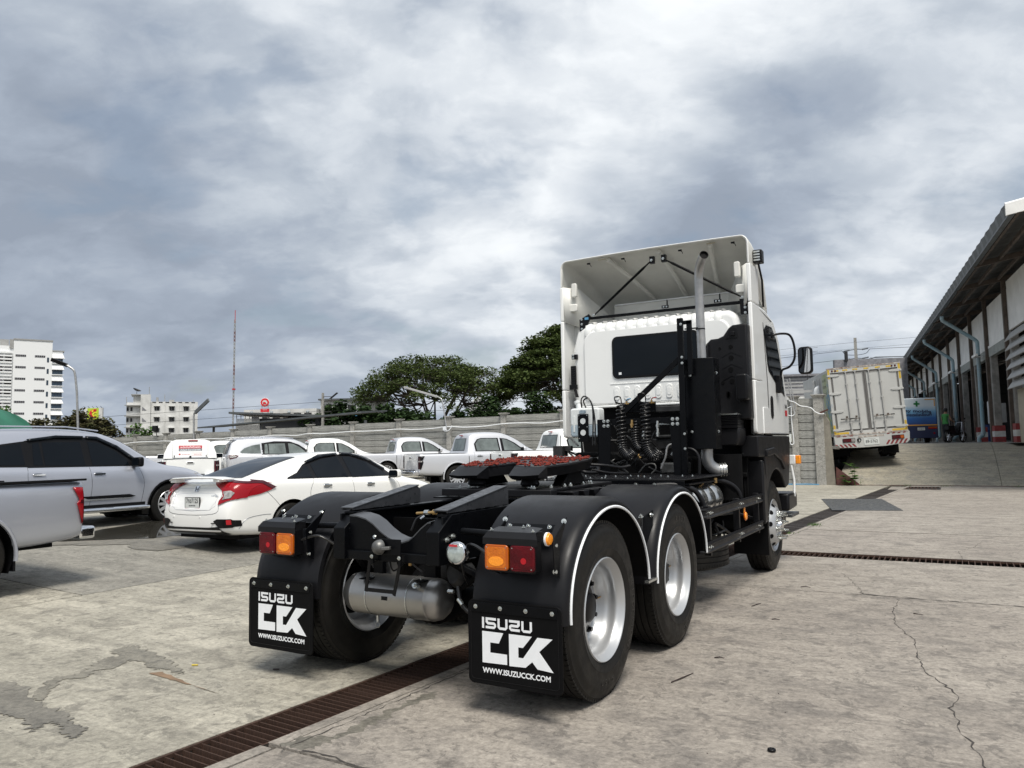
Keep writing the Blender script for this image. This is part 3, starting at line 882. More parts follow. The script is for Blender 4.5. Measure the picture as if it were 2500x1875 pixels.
def ring_text(s, r, a_mid, size, parent, m, mt, z=0.002, bold=0.004, step=None):
    """letters set round the sidewall; angle measured in the wheel's local XY plane"""
    step = step or size * .95 / r
    for i, ch in enumerate(s):
        if ch == ' ': continue
        a = a_mid - (i - (len(s) - 1) / 2) * step
        me = text_mesh(ch, size, bold * 0, .0012)
        xs = [v.co.x for v in me.vertices]
        cx_ = (min(xs) + max(xs)) / 2
        loc = Matrix.Translation((r * math.cos(a), r * math.sin(a), z)) @ Matrix.Rotation(a - PI / 2, 4, 'Z') @ Matrix.Translation((-cx_, 0, 0))
        o = link_mesh('lettering', me, parent, m)
        o.matrix_local = loc

tp = [(.288, -.045), (.300, -.020), (.325, -.006), (.352, .0), (.358, .003), (.364, .0), (.40, .003), (.44, -.002), (.455, -.003), (.462, -.007), (.478, -.013), (.492, -.022), (.499, -.022), (.508, -.034), (.517, -.045)]
tz = -.05
for k in range(4):
    tz2 = tz - .042
    tp += [(.520, tz), (.522, (tz + tz2) / 2), (.520, tz2), (.507, tz2 - .001), (.507, tz2 - .007)]
    tz = tz2 - .008
tp = tp[:-2]
half = [p for p in tp if True]
tp = half + [(r, -.28 - z) for r, z in [(.517, -.045), (.508, -.034), (.492, -.022), (.478, -.013), (.455, -.003), (.40, .003), (.352, 0), (.325, -.006), (.288, -.045)]]
TYRE = G().lathe(tp, n=72).mesh('tyre'); TYRE.materials.append(M['rubber']); TYRE.shade_smooth(); TYRE.set_sharp_from_angle(angle=RD(40))
LUGS = G()
for i in range(96):
    a = 2 * PI * i / 96
    m_ = Matrix.Rotation(a, 4, 'Z')
    for zz_ in (-.046, -.234):
        LUGS.box((.508, -.0125, zz_ - .014), (.5235, .0125, zz_ + .012), m_)
LUGS = LUGS.mesh('tread_block'); LUGS.materials.append(M['rubber'])
rp = [(.288, -.05), (.303, -.028), (.306, -.014), (.300, -.008), (.294, -.014), (.288, -.03), (.270, -.045), (.266, -.07), (.272, -.085), (.262, -.12), (.252, -.135), (.250, -.175), (.235, -.190), (.215, -.188), (.20, -.192), (.15, -.192), (.15, -.205), (.24, -.21), (.288, -.235)]
RIMR = G().lathe(rp, n=64).mesh('rim'); RIMR.materials.append(M['rim']); RIMR.shade_smooth(); RIMR.set_sharp_from_angle(angle=RD(50))
fp = [(.288, -.05), (.303, -.028), (.306, -.014), (.300, -.008), (.294, -.014), (.288, -.03), (.270, -.045), (.264, -.075), (.258, -.06), (.246, -.03), (.225, .0), (.200, .028), (.175, .040), (.120, .040), (.120, -.01)]
RIMF = G().lathe(fp, n=64).mesh('rim'); RIMF.materials.append(M['rim']); RIMF.shade_smooth(); RIMF.set_sharp_from_angle(angle=RD(50))
HUBR = G().lathe([(0, -.105), (.07, -.105), (.085, -.112), (.09, -.135), (.135, -.15), (.15, -.16), (.15, -.19), (.2, -.19)], n=28).mesh('hub'); HUBR.materials.append(M['trim']); HUBR.shade_smooth(); HUBR.set_sharp_from_angle(angle=RD(35))
HUBF = G().lathe([(0, .085), (.055, .085), (.07, .075), (.075, .05), (.085, .03), (.115, .02), (.12, -.01)], n=28).mesh('hub'); HUBF.materials.append(M['chrome']); HUBF.shade_smooth(); HUBF.set_sharp_from_angle(angle=RD(35))
NUTB = G().cyl((0, 0, 0), (0, 0, .034), .021, 6).cyl((0, 0, .034), (0, 0, .05), .013, 10).mesh('wheel_nut'); NUTB.materials.append(M['trim'])
NUTC = G().cyl((0, 0, 0), (0, 0, .01), .025, 12).cyl((0, 0, .01), (0, 0, .045), .0185, 6).cyl((0, 0, .045), (0, 0, .085), .012, 10).mesh('wheel_nut'); NUTC.materials.append(M['zinc'])
HOLE = G().cyl((0, 0, 0), (0, 0, .004), .028, 14).mesh('hand_hole'); HOLE.materials.append(M['dark_under'])

def truck_wheel(x, y, side, kind, label=None, txt=None, full=True):
    """side +1: outer face looks towards +X"""
    base = RX if side > 0 else LX
    wh = bpy.data.objects.new('wheel', TYRE); C.objects.link(wh); wh.parent = T
    wh.matrix_local = Matrix.Translation((x, y, .52)) @ base
    if label: wh['label'] = label
    tb = tag(bpy.data.objects.new('tread', LUGS), kind='stuff'); C.objects.link(tb); tb.parent = wh
    r = bpy.data.objects.new('rim', RIMF if kind == 'front' else RIMR); C.objects.link(r); r.parent = wh
    if not full: return wh
    h = bpy.data.objects.new('hub', HUBF if kind == 'front' else HUBR); C.objects.link(h); h.parent = wh
    for i in range(10):
        a = 2 * PI * (i + .3) / 10
        n_ = bpy.data.objects.new('wheel_nut', NUTC if kind == 'front' else NUTB); C.objects.link(n_); n_.parent = wh
        n_.location = ((.15 if kind == 'front' else .168) * math.cos(a), (.15 if kind == 'front' else .168) * math.sin(a), .040 if kind == 'front' else -.191)
        if kind == 'front' and i % 1 == 0:
            hh = bpy.data.objects.new('hand_hole', HOLE); C.objects.link(hh); hh.parent = wh
            a2 = a + .3
            hh.matrix_local = Matrix.Rotation(a2, 4, 'Z') @ Matrix.Translation((.232, 0, -.008)) @ Matrix.Rotation(RD(42), 4, 'Y')
    v = G().tube([(.225, .0, -.19), (.235, .01, -.17), (.245, .02, -.15)], .004, 6).obj('valve', 'brass', wh)
    return wh
# orientation of local axes on the right side: frame((1,0,0)) -> local x = up x d
w1 = truck_wheel(1.205, 0, 1, 'rear', 'rear wheel nearest the camera, deep silver rim')
w2 = truck_wheel(1.205, 1.377, 1, 'rear')
# find which local angle points up / forward
def ang_of(base, vec):
    l = base.to_3x3().inverted() @ Vector(vec)
    return math.atan2(l.y, l.x)
aU = ang_of(RX, (0, 0, 1)); aF = ang_of(RX, (0, 1, 0)); sgn = 1 if ((aF - aU) % (2 * PI)) < PI else -1
ring_text('R157', .395, aU + sgn * RD(-8) * -1, .062, w2, 'tyre_mark', RX)
ring_text('BRIDGESTONE', .395, aU + sgn * RD(102), .046, w1, 'tyre_mark', RX)
ring_text('BRIDGESTONE', .395, aU + sgn * RD(140), .046, w2, 'tyre_mark', RX)
ring_text('R157', .395, aU + sgn * RD(-175), .05, w1, 'tyre_mark', RX)
for y in (0, 1.377):
    truck_wheel(.60, y, -1, 'rear', full=False)
    truck_wheel(-.60, y, 1, 'rear', full=True, label='inner twin wheel on the left with its rim facing the chassis')
    truck_wheel(-1.205, y, -1, 'rear')
wf = truck_wheel(1.15, 5.176, 1, 'front', 'right front wheel with bright nuts round the hub')
ring_text('R157', .395, aU + sgn * RD(170), .05, wf, 'tyre_mark', RX)
truck_wheel(-1.15, 5.176, -1, 'front')
for y in (0, 1.377):
    ax = G()
    ax.cyl((-1.0, y, .52), (1.0, y, .52), .065, 14)
    ax.lathe([(0, -.2), (.14, -.18), (.2, -.08), (.21, .08), (.14, .2), (.06, .3), (0, .3)], Matrix.Translation((0, y - .02, .54)) @ frame((0, -1, .1)), 24)
    ax.obj('axle', 'dark_under', T, smooth=40)
G().cyl((-1.0, 5.176, .45), (1.0, 5.176, .45), .06, 12).obj('axle', 'dark_under', T, smooth=40)

# ---- mudguards
def fender(yc, side, a_rear=184, a_front=2, ry=.675, rz=.612, zc=.57, label=None):
    x0, x1 = .60, 1.2
    g = G()
    sec = [(x0, .035), (x0 + .006, .008), (x0 + .03, 0), (x1 - .075, 0), (x1 - .04, .004), (x1 - .015, .016), (x1 - .002, .032), (x1 + .002, .05), (x1 + .002, .066), (x1 - .010, .066), (x1 - .012, .05), (x1 - .04, .016), (x0 + .03, .008), (x0 + .008, .035)]
    n = 40
    k = len(sec)
    vs = []
    for i in range(n + 1):
        a = RD(a_rear + (a_front - a_rear) * i / n)
        for x, off in sec:
            vs.append((side * x, yc + (ry - off) * math.cos(a), zc + (rz - off) * math.sin(a)))
    fs = [(i * k + j, i * k + (j + 1) % k, (i + 1) * k + (j + 1) % k, (i + 1) * k + j) for i in range(n) for j in range(k)]
    fs += [tuple(range(k)), tuple(range(n * k, n * k + k))]
    g.add(vs, fs)
    f = g.obj('mudguard', 'fender', T, smooth=50, label=label)
    tr = G().tube([(side * (x1 + .006), yc + (ry - .062) * math.cos(RD(a)), zc + (rz - .062) * math.sin(RD(a))) for a in [a_rear + (a_front - a_rear) * i / 48 for i in range(49)]], .0085, 6)
    tr.obj('white_trim', 'white_print', f, smooth=60)
    return f
fr1 = fender(.11, 1, label='rear right mudguard with white edge line')
fr2 = fender(1.50, 1)
fl1 = fender(.11, -1)
fl2 = fender(1.50, -1)
for sd, fl in ((1, fr1), (-1, fl1)):
    # strip that joins guards, brackets
    G().box((min(sd * .66, sd * 1.12), -.53, .60), (max(sd * .66, sd * 1.12), -.50, .64)).obj('bracket', 'matt_black', T, bevel=.004)
    g = G()
    for yy in (.80,):
        g.box((min(sd * .62, sd * 1.13), yy - .07, .93), (max(sd * .62, sd * 1.13), yy + .02, .99))
        g.box((min(sd * .62, sd * 1.13), yy - .06, .87), (max(sd * .62, sd * 1.13), yy + .03, .885))
    g.obj('cross_bracket', 'matt_black', T, bevel=.005)
    g = G().add([(sd * 1.12, .86, .99), (sd * 1.15, .96, 1.03), (sd * 1.15, .90, .70), (sd * 1.12, .84, .70), (sd * 1.13, .875, .99), (sd * 1.16, .97, 1.03), (sd * 1.16, .91, .70), (sd * 1.13, .855, .70)],
                [(0, 1, 2, 3), (4, 7, 6, 5), (0, 4, 5, 1), (1, 5, 6, 2), (2, 6, 7, 3), (3, 7, 4, 0)])
    g.obj('stay', 'matt_black', T)
    bolt(T, (sd * 1.13, .80, .995), (0, -.3, 1), .012); bolt(T, (sd * 1.155, .93, 1.0), (sd, 0, 0), .012)
    G().box((min(sd * 1.18, sd * 1.21), .70, .56), (max(sd * 1.18, sd * 1.21), .88, .575)).obj('link_plate', 'zinc', T)

# ---- mud flaps
def flap(sd):
    x0, x1 = (.602, 1.198) if sd > 0 else (-1.198, -.602)
    mt = mt_rows((1, 0, 0), (0, 0, 1), (0, -1, 0), (0, -.590, 0))
    out = rrect(x0, .178, x1, .640, .035, 5)
    f = G().prism(out, .010, mt).obj('mud_flap', 'flap', T, bevel=.002, label='right mud flap' if sd > 0 else 'left mud flap')
    inn = rrect(x0 + .022, .205, x1 - .022, .618, .02, 4)
    G().tube([(a, -.601, b) for a, b in inn + inn[:1]], .0015, 4).obj('moulded_line', 'fender', f)
    G().prism(rrect(x0 + .025, .575, x1 - .025, .628, .004, 2), .006, mt_rows((1, 0, 0), (0, 0, 1), (0, -1, 0), (0, -.6, 0))).obj('clamp_strip', 'matt_black', f, bevel=.0015)
    for k in range(4):
        bolt(f, (x0 + .055 + (x1 - x0 - .11) * k / 3, -.606, .603), (0, -1, 0), .0085)
    lm = lambda x, z: mt_rows((1, 0, 0), (0, 0, 1), (0, -1, 0), (x, -.6006, z))
    X0 = x0 + .095
    # squared word mark
    def strokes(polys, name, m='white_print'):
        g = G()
        for pl in polys:
            g.prism(pl, .0008, mt_rows((1, 0, 0), (0, 0, 1), (0, -1, 0), (X0, -.6006, 0)))
        g.obj(name, m, f, fix=True)
    h0, h1 = .487, .547
    def S(x, w_, flip):
        t_ = .0135; mid = (h0 + h1) / 2
        a = [(x, h1), (x + w_, h1), (x + w_, h1 - t_), (x + t_ * 1.1, h1 - t_), (x + t_ * 1.2, mid + .006), (x + w_ - .012, mid + .006), (x + w_, mid - .004), (x + w_, h0 + .012), (x + w_ - .012, h0), (x, h0), (x, h0 + t_), (x + w_ - t_, h0 + t_), (x + w_ - t_, mid - .008), (x + .012, mid - .008), (x, mid + .003)]
        if flip: a = [(2 * x + w_ - px_, py_) for px_, py_ in a][::-1]
        return a
    def U(x, w_):
        t_ = .0135
        return [(x, h1), (x + t_, h1), (x + t_, h0 + t_), (x + w_ - t_, h0 + t_), (x + w_ - t_, h1), (x + w_, h1), (x + w_, h0 + .012), (x + w_ - .012, h0), (x + .012, h0), (x, h0 + .012)]
    strokes([[(0, h0), (.0135, h0), (.0135, h1), (0, h1)], S(.024, .068, False), U(.102, .064), S(.176, .068, True), U(.254, .066)], 'lettering')
    # big block logo: hooked C, C, K
    L0, L1_ = .298, .470; H_ = L1_ - L0
    P_ = lambda pts: [(a, L0 + b * H_) for a, b in pts]
    strokes([P_([(0, 1), (.138, 1), (.108, .66), (.052, .66), (.052, .34), (.160, .34), (.160, .02), (0, 0)]),
             P_([(.174, 1), (.318, 1), (.262, .62), (.232, .62), (.232, .30), (.262, .30), (.352, .99), (.444, .99), (.362, .56), (.446, -.02), (.350, .02), (.318, .22), (.276, .02), (.174, 0)])], 'logo')
    o = text_obj('lettering', 'WWW.ISUZUCCK.COM', 'white_print', f, lm(X0, .243), .05, bold=.0012, fitw=.428, fith=.030)
flap(1); flap(-1)

# ---- tail lamps
def lamp(par, x0, x1, z0, z1, y, kind):
    body, core = ('amber', 'amber_glow') if kind == 'a' else ('red_lens', 'red_glow')
    mt = mt_rows((1, 0, 0), (0, 0, 1), (0, -1, 0), (0, y, 0))
    l = G().prism(rrect(x0, z0, x1, z1, .02, 4), .022, mt).obj('indicator_lens' if kind == 'a' else 'tail_lens', 'amber_rim' if kind == 'a' else 'red_lens', par, bevel=.006, seg=3)
    G().prism(rrect(x0 + .014, z0 + .014, x1 - .014, z1 - .014, .015, 4), .002, mt_rows((1, 0, 0), (0, 0, 1), (0, -1, 0), (0, y - .0215, 0))).obj('lens_face', body, l, bevel=.001)
    cx_ = (x0 + x1) / 2 + (.0 if kind == 'a' else .012); cz = z0 + (z1 - z0) * (.36 if kind == 'a' else .42)
    rx, rz_ = (.048, .026) if kind == 'a' else (.017, .017)
    G().prism([(cx_ + rx * math.cos(i * PI / 12), cz + rz_ * math.sin(i * PI / 12)) for i in range(24)], .0012, mt_rows((1, 0, 0), (0, 0, 1), (0, -1, 0), (0, y - .0232, 0))).obj('reflector', core, l)  # amber lens: lighter ellipse paints the bright glow low in the lens
    for a in (x0 + .016, x1 - .016):
        for b_ in (z0 + .016, z1 - .016):
            bolt(l, (a, y - .0225, b_), (0, -1, 0), .0022)
def cluster(x0, x1, zt, order, lab):
    xc = (x0 + x1) / 2
    g = G().add([(x0, -.685, zt - .037), (x1, -.685, zt - .037), (x1 - .022, -.66, zt - .004), (x0 + .018, -.66, zt - .004), (x0 + .03, -.56, zt + .012), (x1 - .03, -.56, zt + .012), (xc + .06, -.52, zt + .012), (xc - .06, -.52, zt + .012),
                 (x0, -.685, zt - .072), (x1, -.685, zt - .072)],
                [(0, 1, 2, 3), (3, 2, 5, 6, 7, 4), (8, 9, 1, 0)])
    g.box((x0 + .03, -.65, zt - .05), (x1 - .03, -.56, zt - .006))
    sh = g.obj('lamp_hood', 'fender', T, label=lab)
    for bx in (x0 + .035, xc + .02, x1 - .045): bolt(sh, (bx, -.645 if bx != xc + .02 else -.56, zt + .001 if bx != xc + .02 else zt + .013), (0, -.1, 1), .007)
    hb = G().box((x0 + .02, -.665, zt - .225), (x1 - .03, -.575, zt - .045)).obj('lamp_housing', 'trim', T, bevel=.012, seg=3)
    m_ = (x0 + x1) / 2 - .005
    for k, kd in enumerate(order):
        a = m_ - .155 + k * .160 if True else 0
        lamp(T, a, a + .150, zt - .212, zt - .072, -.665, kd)
    return sh
cluster(.762, 1.105, 1.038, 'ar', 'right tail lamp hood')
cluster(-1.020, -.678, 1.034, 'ra', 'left tail lamp hood')
for sd in (1, -1):
    xa, xb = (.80, 1.10) if sd > 0 else (-1.0, -.72)
    # support plates and cross angle lying on the guard
    G().add([(xa, -.46, 1.06), (xb, -.46, 1.06), (xb, -.50, 1.02), (xa, -.50, 1.02), (xa, -.44, 1.055), (xb, -.44, 1.055)], [(0, 1, 2, 3), (0, 4, 5, 1)]).obj('cross_angle', 'matt_black', T)
    for k in (.1, .5, .95): bolt(T, (xa + (xb - xa) * k, -.50, 1.05), (0, -.6, .8), .009)
    for xx in (xa - .03, xb + .05):
        G().add([(xx, -.42, 1.10), (xx, -.53, 1.03), (xx, -.60, .98), (xx, -.58, .80), (xx, -.53, .78), (xx, -.52, .95), (xx + .006, -.42, 1.10), (xx + .006, -.53, 1.03), (xx + .006, -.60, .98), (xx + .006, -.58, .80), (xx + .006, -.53, .78), (xx + .006, -.52, .95)],
                [(0, 1, 2, 3, 4, 5), (11, 10, 9, 8, 7, 6), (0, 6, 7, 1), (1, 7, 8, 2), (2, 8, 9, 3), (3, 9, 10, 4), (4, 10, 11, 5), (5, 11, 6, 0)]).obj('bracket_plate', 'matt_black', T)
        bolt(T, (xx, -.45, 1.08), (-.3 * 0 + sd * .3, -.9, .3), .010); bolt(T, (xx, -.56, .96), (.5, -.8, 0), .009)
        bolt(T, (xx, -.57, .82), (.4, -.9, 0), .009)
    # arm from the frame
    G().tube([(sd * .47, -.45, 1.0), (sd * .85, -.47, .99)], .020, 12).obj('support_arm', 'matt_black', T, smooth=60)
    G().tube(smooth_path([(sd * .50, -.5, .88), (sd * .60, -.56, .94), (sd * .74, -.60, .90)]), .010, 6).obj('cable', 'hose', T, smooth=60)
mk = G().cyl((1.118, -.60, .997), (1.130, -.60, .997), .037, 24).obj('side_marker', 'white_print', T, smooth=60)
G().cyl((1.130, -.60, .997), (1.142, -.60, .997), .034, 24, .028).obj('marker_lens', 'amber_glow', mk, smooth=40)

# ---- frame, end cross member, ramps
fr = G()
for sd in (1, -1):
    a, b_ = sorted((sd * .405, sd * .33))
    fr.box((a, -.52, 1.085), (b_, 6.1, 1.10)); fr.box((a, -.58, .81), (b_, 6.1, .825))
    xo = sd * .405
    fr.box((min(xo, xo - sd * .012), -.56, .82), (max(xo, xo - sd * .012), 6.1, 1.09))
frame_o = fr.obj('chassis_frame', 'matt_black', T, bevel=.003)
for sd in (1, -1):
    a, b_ = (.325, .418) if sd > 0 else (-.405, -.312)
    g = G().prism([(-.62, .812), (-.50, .812), (-.40, .84), (-.40, 1.10), (-.48, 1.10), (-.50, 1.088), (-.62, 1.005)], b_ - a, mt_rows((0, 1, 0), (0, 0, 1), (1, 0, 0), (a, 0, 0)))
    g.obj('end_plate', 'matt_black', T, bevel=.004)
    # loading ramp
    a, b_ = (.30, .40) if sd > 0 else (-.445, -.345)
    r_ = G().prism([(-.50, 1.106), (.22, 1.106), (.22, 1.205), (.19, 1.225), (-.50, 1.120)], .012, mt_rows((0, 1, 0), (0, 0, 1), (1, 0, 0), (b_ - .012 if sd > 0 else b_ - .012, 0, 0)))
    r_.prism([(-.50, 1.106), (.22, 1.106), (.22, 1.205), (.19, 1.225), (-.50, 1.120)], .012, mt_rows((0, 1, 0), (0, 0, 1), (1, 0, 0), (a, 0, 0)))
    r_.add([(a - .003, -.51, 1.117), (b_ + .003, -.51, 1.117), (b_ + .003, .20, 1.228), (a - .003, .20, 1.228), (a - .003, -.51, 1.125), (b_ + .003, -.51, 1.125), (b_ + .003, .20, 1.237), (a - .003, .20, 1.237)], [(0, 3, 2, 1), (4, 5, 6, 7), (0, 1, 5, 4), (1, 2, 6, 5), (2, 3, 7, 6), (3, 0, 4, 7)])
    M['ramp_top'] = M.get('ramp_top') or mat('scuffed dark steel', (0.055, 0.058, 0.065), 0.38, metal=0.3, vary=0.3, vscale=12, rvary=.12)
    r_.obj('guide_ramp', 'ramp_top', T, bevel=.002)
    wl = G()
    for k in range(5):
        wl.tube([(b_ + .003, -.30 + k * .11, 1.108), (b_ + .004, -.25 + k * .11, 1.109)], .004, 5)
    wl.obj('weld_bead', 'matt_black', T)
for p in ((.422, -.54, .955), (.422, -.48, .97), (.422, -.50, .905), (.422, -.46, .915)): bolt(T, p, (1, -.2, 0), .012)
bolt(T, (-.312, -.56, 1.0), (1, 0, 0), .008)
# curved end cross member
cp = [(-.312, 1.083), (-.25, 1.08), (-.18, 1.065), (-.12, 1.035), (-.06, .99), (0, .955), (.06, .935), (.11, .930), (.16, .945), (.20, .975), (.25, 1.02), (.30, 1.055), (.325, 1.06)]
g = G().prism(cp + [(.325, .815), (-.312, .815)], .010, mt_rows((1, 0, 0), (0, 0, 1), (0, -1, 0), (0, -.56, 0)))
g.obj('cross_member', 'matt_black', T)
vs = [(x, -.572, z + .001) for x, z in cp] + [(x, -.44, z + .012) for x, z in cp]
n = len(cp)
M['cm_top'] = mat('bare grey flange', (0.10, 0.105, 0.115), 0.33, metal=.5, vary=.2)
G().add(vs + [(x, y, z - .008) for x, y, z in vs], [(i, i + 1, n + i + 1, n + i) for i in range(n - 1)] + [(2 * n + i, 3 * n + i, 3 * n + i + 1, 2 * n + i + 1) for i in range(n - 1)] + [(i, 2 * n + i, 2 * n + i + 1, i + 1) for i in range(n - 1)]).obj('cross_member_flange', 'cm_top', T, smooth=60)
G().box((-.312, -.60, .812), (.325, -.575, .868)).obj('lower_channel', 'matt_black', T, bevel=.004)
# further cross members and the dark inside
for y in (-.1, .45, .95, 1.7, 2.6, 3.4):
    G().box((-.33, y - .05, .86), (.33, y + .05, .90)).box((-.33, y - .01, .80), (.33, y + .01, 1.03)).obj('cross_member', 'dark_under', T)
# leaf springs, rods
g = G()
for sd in (1, -1):
    for k in range(7):
        g.box((min(sd * .47, sd * .56), .0 + k * .06, .70 + k * .018), (max(sd * .47, sd * .56), 1.377 - k * .06, .716 + k * .018))
    g.cyl((sd * .51, .69, .60), (sd * .51, .69, .85), .09, 16)
    g.tube([(sd * .35, -.5, .86), (sd * .50, -.1, .60)], .03, 8)
g.tube([(.30, -.28, .60), (.56, -.40, .74)], .018, 8)
g.obj('suspension', 'dark_under', T, smooth=40)
G().beam((.44, -.45, .80), (.62, -.30, .66), .12, .03).obj('brake_chamber_bracket', 'matt_black', T, bevel=.004)
G().lathe([(0, 0), (.07, 0), (.085, .02), (.085, .10), (.06, .13), (0, .13)], Matrix.Translation((.36, -.22, .70)) @ frame((-.3, -1, .2)), 20).obj('brake_chamber', 'engine', T, smooth=40)
for i in range(9):
    a = Vector((rnd.uniform(-.25, .28), -.30, rnd.uniform(.76, .86)))
    G().tube(smooth_path([a, a + Vector((rnd.uniform(-.1, .1), .08, rnd.uniform(-.1, .06))), a + Vector((rnd.uniform(-.25, .25), .3, rnd.uniform(-.1, .1)))]), .006, 5).obj('air_line', 'hose', T, smooth=60)
G().tube(smooth_path([(.40, -.40, .66), (.44, -.42, .56), (.52, -.40, .50), (.66, -.36, .50)]), .014, 8).obj('brake_hose', 'hose', T, smooth=60)
for p, q in (((.34, -.42, .63), (.38, -.42, .63)), ((.44, -.46, .60), (.47, -.46, .57)), ((.50, -.42, .50), (.54, -.42, .50)), ((-.02, -.33, .75), (-.01, -.33, .79))):
    G().cyl(p, q, .012, 8).obj('hose_fitting', 'zinc' if p[0] > .1 else 'brass', T, smooth=40)
# brass T fitting on hose between the rails
hf = G().tube(smooth_path([(-.07, -.25, .96), (-.065, -.2, 1.03), (-.03, -.16, 1.055)]), .008, 6).obj('air_line', 'hose', T, smooth=60)
G().tube([(-.03, -.16, 1.05), (-.045, -.18, 1.03)], .011, 8).obj('fitting', 'chrome', hf, smooth=40)
G().tube([(-.10, -.15, 1.065), (.05, -.14, 1.075)], .009, 8).cyl((0.03, -.14, 1.074), (.055, -.14, 1.076), .018, 8).obj('fitting', 'brass', hf, smooth=40)
G().cyl((-.035, -.145, 1.07), (.0, -.145, 1.072), .018, 8).obj('fitting', 'zinc', hf, smooth=40)
# air tank
tk = [(0, -.41), (.05, -.405), (.095, -.385), (.124, -.35), (.133, -.31), (.133, -.305), (.135, -.30), (.133, -.295), (.133, .295), (.135, .30), (.133, .305), (.133, .31), (.124, .35), (.095, .385), (.05, .405), (0, .41)]
mt = Matrix.Translation((-.145, -.30, .545)) @ RX
tank = G().lathe(tk, mt, 40).obj('air_tank', 'alu', T, smooth=35, label='round steel air tank slung across the frame')
for dx in (-.22, .22):
    G().lathe([(.1335, -.003), (.137, -.003), (.137, .003), (.1335, .003)], Matrix.Translation((-.145 + dx * .75, -.30, .545)) @ RX, 40, closed=True).obj('strap', 'zinc', tank, smooth=40)
G().box((-.17, -.436, .538), (-.125, -.430, .562)).obj('data_plate', 'trim', tank)
G().cyl((.10, -.40, .64), (.10, -.44, .65), .018, 12).cyl((.10, -.42, .645), (.10, -.455, .655), .011, 6).obj('plug', 'zinc', tank, smooth=40)
G().cyl((-.28, -.34, .415), (-.28, -.34, .375), .010, 10).obj('drain_valve', 'zinc', tank, smooth=40)
G().lathe([(.017 + .0015 * math.cos(i * PI / 3), .0015 * math.sin(i * PI / 3)) for i in range(6)], Matrix.Translation((-.28, -.34, .352)) @ frame((0, -1, 0)), 20, closed=True).obj('drain_ring', 'zinc', tank)
G().box((-.36, -.43, .655), (-.28, -.28, .662)).box((.06, -.40, .665), (.14, -.22, .672)).box((.07, -.30, .66), (.16, -.24, .80)).box((-.35, -.3, .66), (-.27, -.26, .8)).obj('tank_bracket', 'matt_black', T, bevel=.003)
for p in ((-.31, -.40, .665), (.10, -.37, .675)): bolt(T, p, (0, 0, 1), .007)
# hanging number plate bracket
hb = G().box((-.085, -.640, .86), (.15, -.632, .955)).box((-.085, -.640, .80), (-.062, -.628, .86)).box((.127, -.640, .80), (.15, -.628, .86)).obj('number_plate_bracket', 'matt_black', T, bevel=.002)
G().beam((-.095, -.63, .82), (-.145, -.61, .625), .022, .006, Vector((0, 1, 0))).beam((.140, -.63, .82), (.075, -.61, .615), .022, .006, Vector((0, 1, 0))).box((-.15, -.615, .625), (.08, -.608, .648)).obj('hanger', 'trim', hb)
bolt(hb, (-.073, -.640, .845), (0, -1, 0), .008); bolt(hb, (.138, -.640, .845), (0, -1, 0), .008); bolt(hb, (-.05, -.64, .965), (0, -1, .3), .008)
k_ = G().lathe([(0, .052), (.02, .050), (.036, .038), (.045, .018), (.046, 0), (0, 0)], Matrix.Translation((.0, -.645, .905)) @ frame((-.25, -1, .05)), 24)
k_.obj('plate_lamp', 'engine_lt', hb, smooth=50); 
G().beam((.03, -.67, .90), (.085, -.655, .905), .03, .02).obj('plate_lamp_arm', 'engine_lt', hb, bevel=.004)
# round reversing lamp
rl = G().lathe([(0, -.02), (.05, -.02), (.063, 0), (.066, .03), (.062, .045), (.055, .05)], Matrix.Translation((.557, -.615, .898)) @ frame((.12, -1, .05)), 32).obj('reversing_lamp', 'chrome', T, smooth=50)
M['lamp_glass'] = mat('clear ribbed lamp glass', (0.55, 0.62, 0.60), 0.08, metal=.35, coat=1.0, vary=.35, vscale=14, bump=.25, bscale=60)
G().lathe([(0, .058), (.025, .057), (.045, .052), (.055, .046)], Matrix.Translation((.557, -.615, .898)) @ frame((.12, -1, .05)), 32).obj('lens', 'lamp_glass', rl, smooth=60)
G().box((.53, -.678, .938), (.585, -.674, .950)).obj('lens_mark', 'print_red', rl)
G().tube([(.557, -.60, .86), (.553, -.56, .76), (.54, -.5, .70)], .006, 6).box((.50, -.60, .85), (.535, -.52, .93)).obj('lamp_bracket', 'trim', rl)

# ---- fifth wheel coupling
fw = [(-.40, .80), (-.30, .74), (-.12, .80), (-.075, .98), (-.05, 1.10), (.05, 1.10), (.075, .98), (.12, .80), (.30, .74), (.40, .80), (.47, 1.0), (.48, 1.35), (.42, 1.60), (.25, 1.72), (-.25, 1.72), (-.42, 1.60), (-.48, 1.35), (-.47, 1.0)]
FZ = 1.372
plate5 = G().prism(fw, .022, Matrix.Translation((0, 0, FZ - .022))).obj('coupling_plate', 'fender', T, bevel=.006, label='horseshoe shaped coupling plate')
# skirts: horns slope down to the rear
sk = G()
for sd in (1, -1):
    o_ = [(sd * .08, .80), (sd * .12, .76), (sd * .30, .70), (sd * .42, .77)]
    sk.add([(sd * .12, .80, FZ - .004), (sd * .30, .74, FZ - .004), (sd * .40, .80, FZ - .004), (sd * .40, .66, FZ - .055), (sd * .29, .62, FZ - .06), (sd * .14, .66, FZ - .06), (sd * .12, .80, FZ - .10), (sd * .40, .80, FZ - .10), (sd * .29, .64, FZ - .085), (sd * .15, .68, FZ - .085), (sd * .39, .67, FZ - .08)],
           [(0, 1, 4, 5), (1, 2, 3, 4), (5, 4, 8, 9), (4, 3, 10, 8), (0, 5, 9, 6), (3, 2, 7, 10), (6, 9, 8, 10, 7)])
out = [(x, y) for x, y in fw]
n = len(out)
vs = [(x * .985, y, FZ - .02) for x, y in out] + [(x * .93, .5 + (y - .5) * .97 + .02, FZ - .085) for x, y in out]
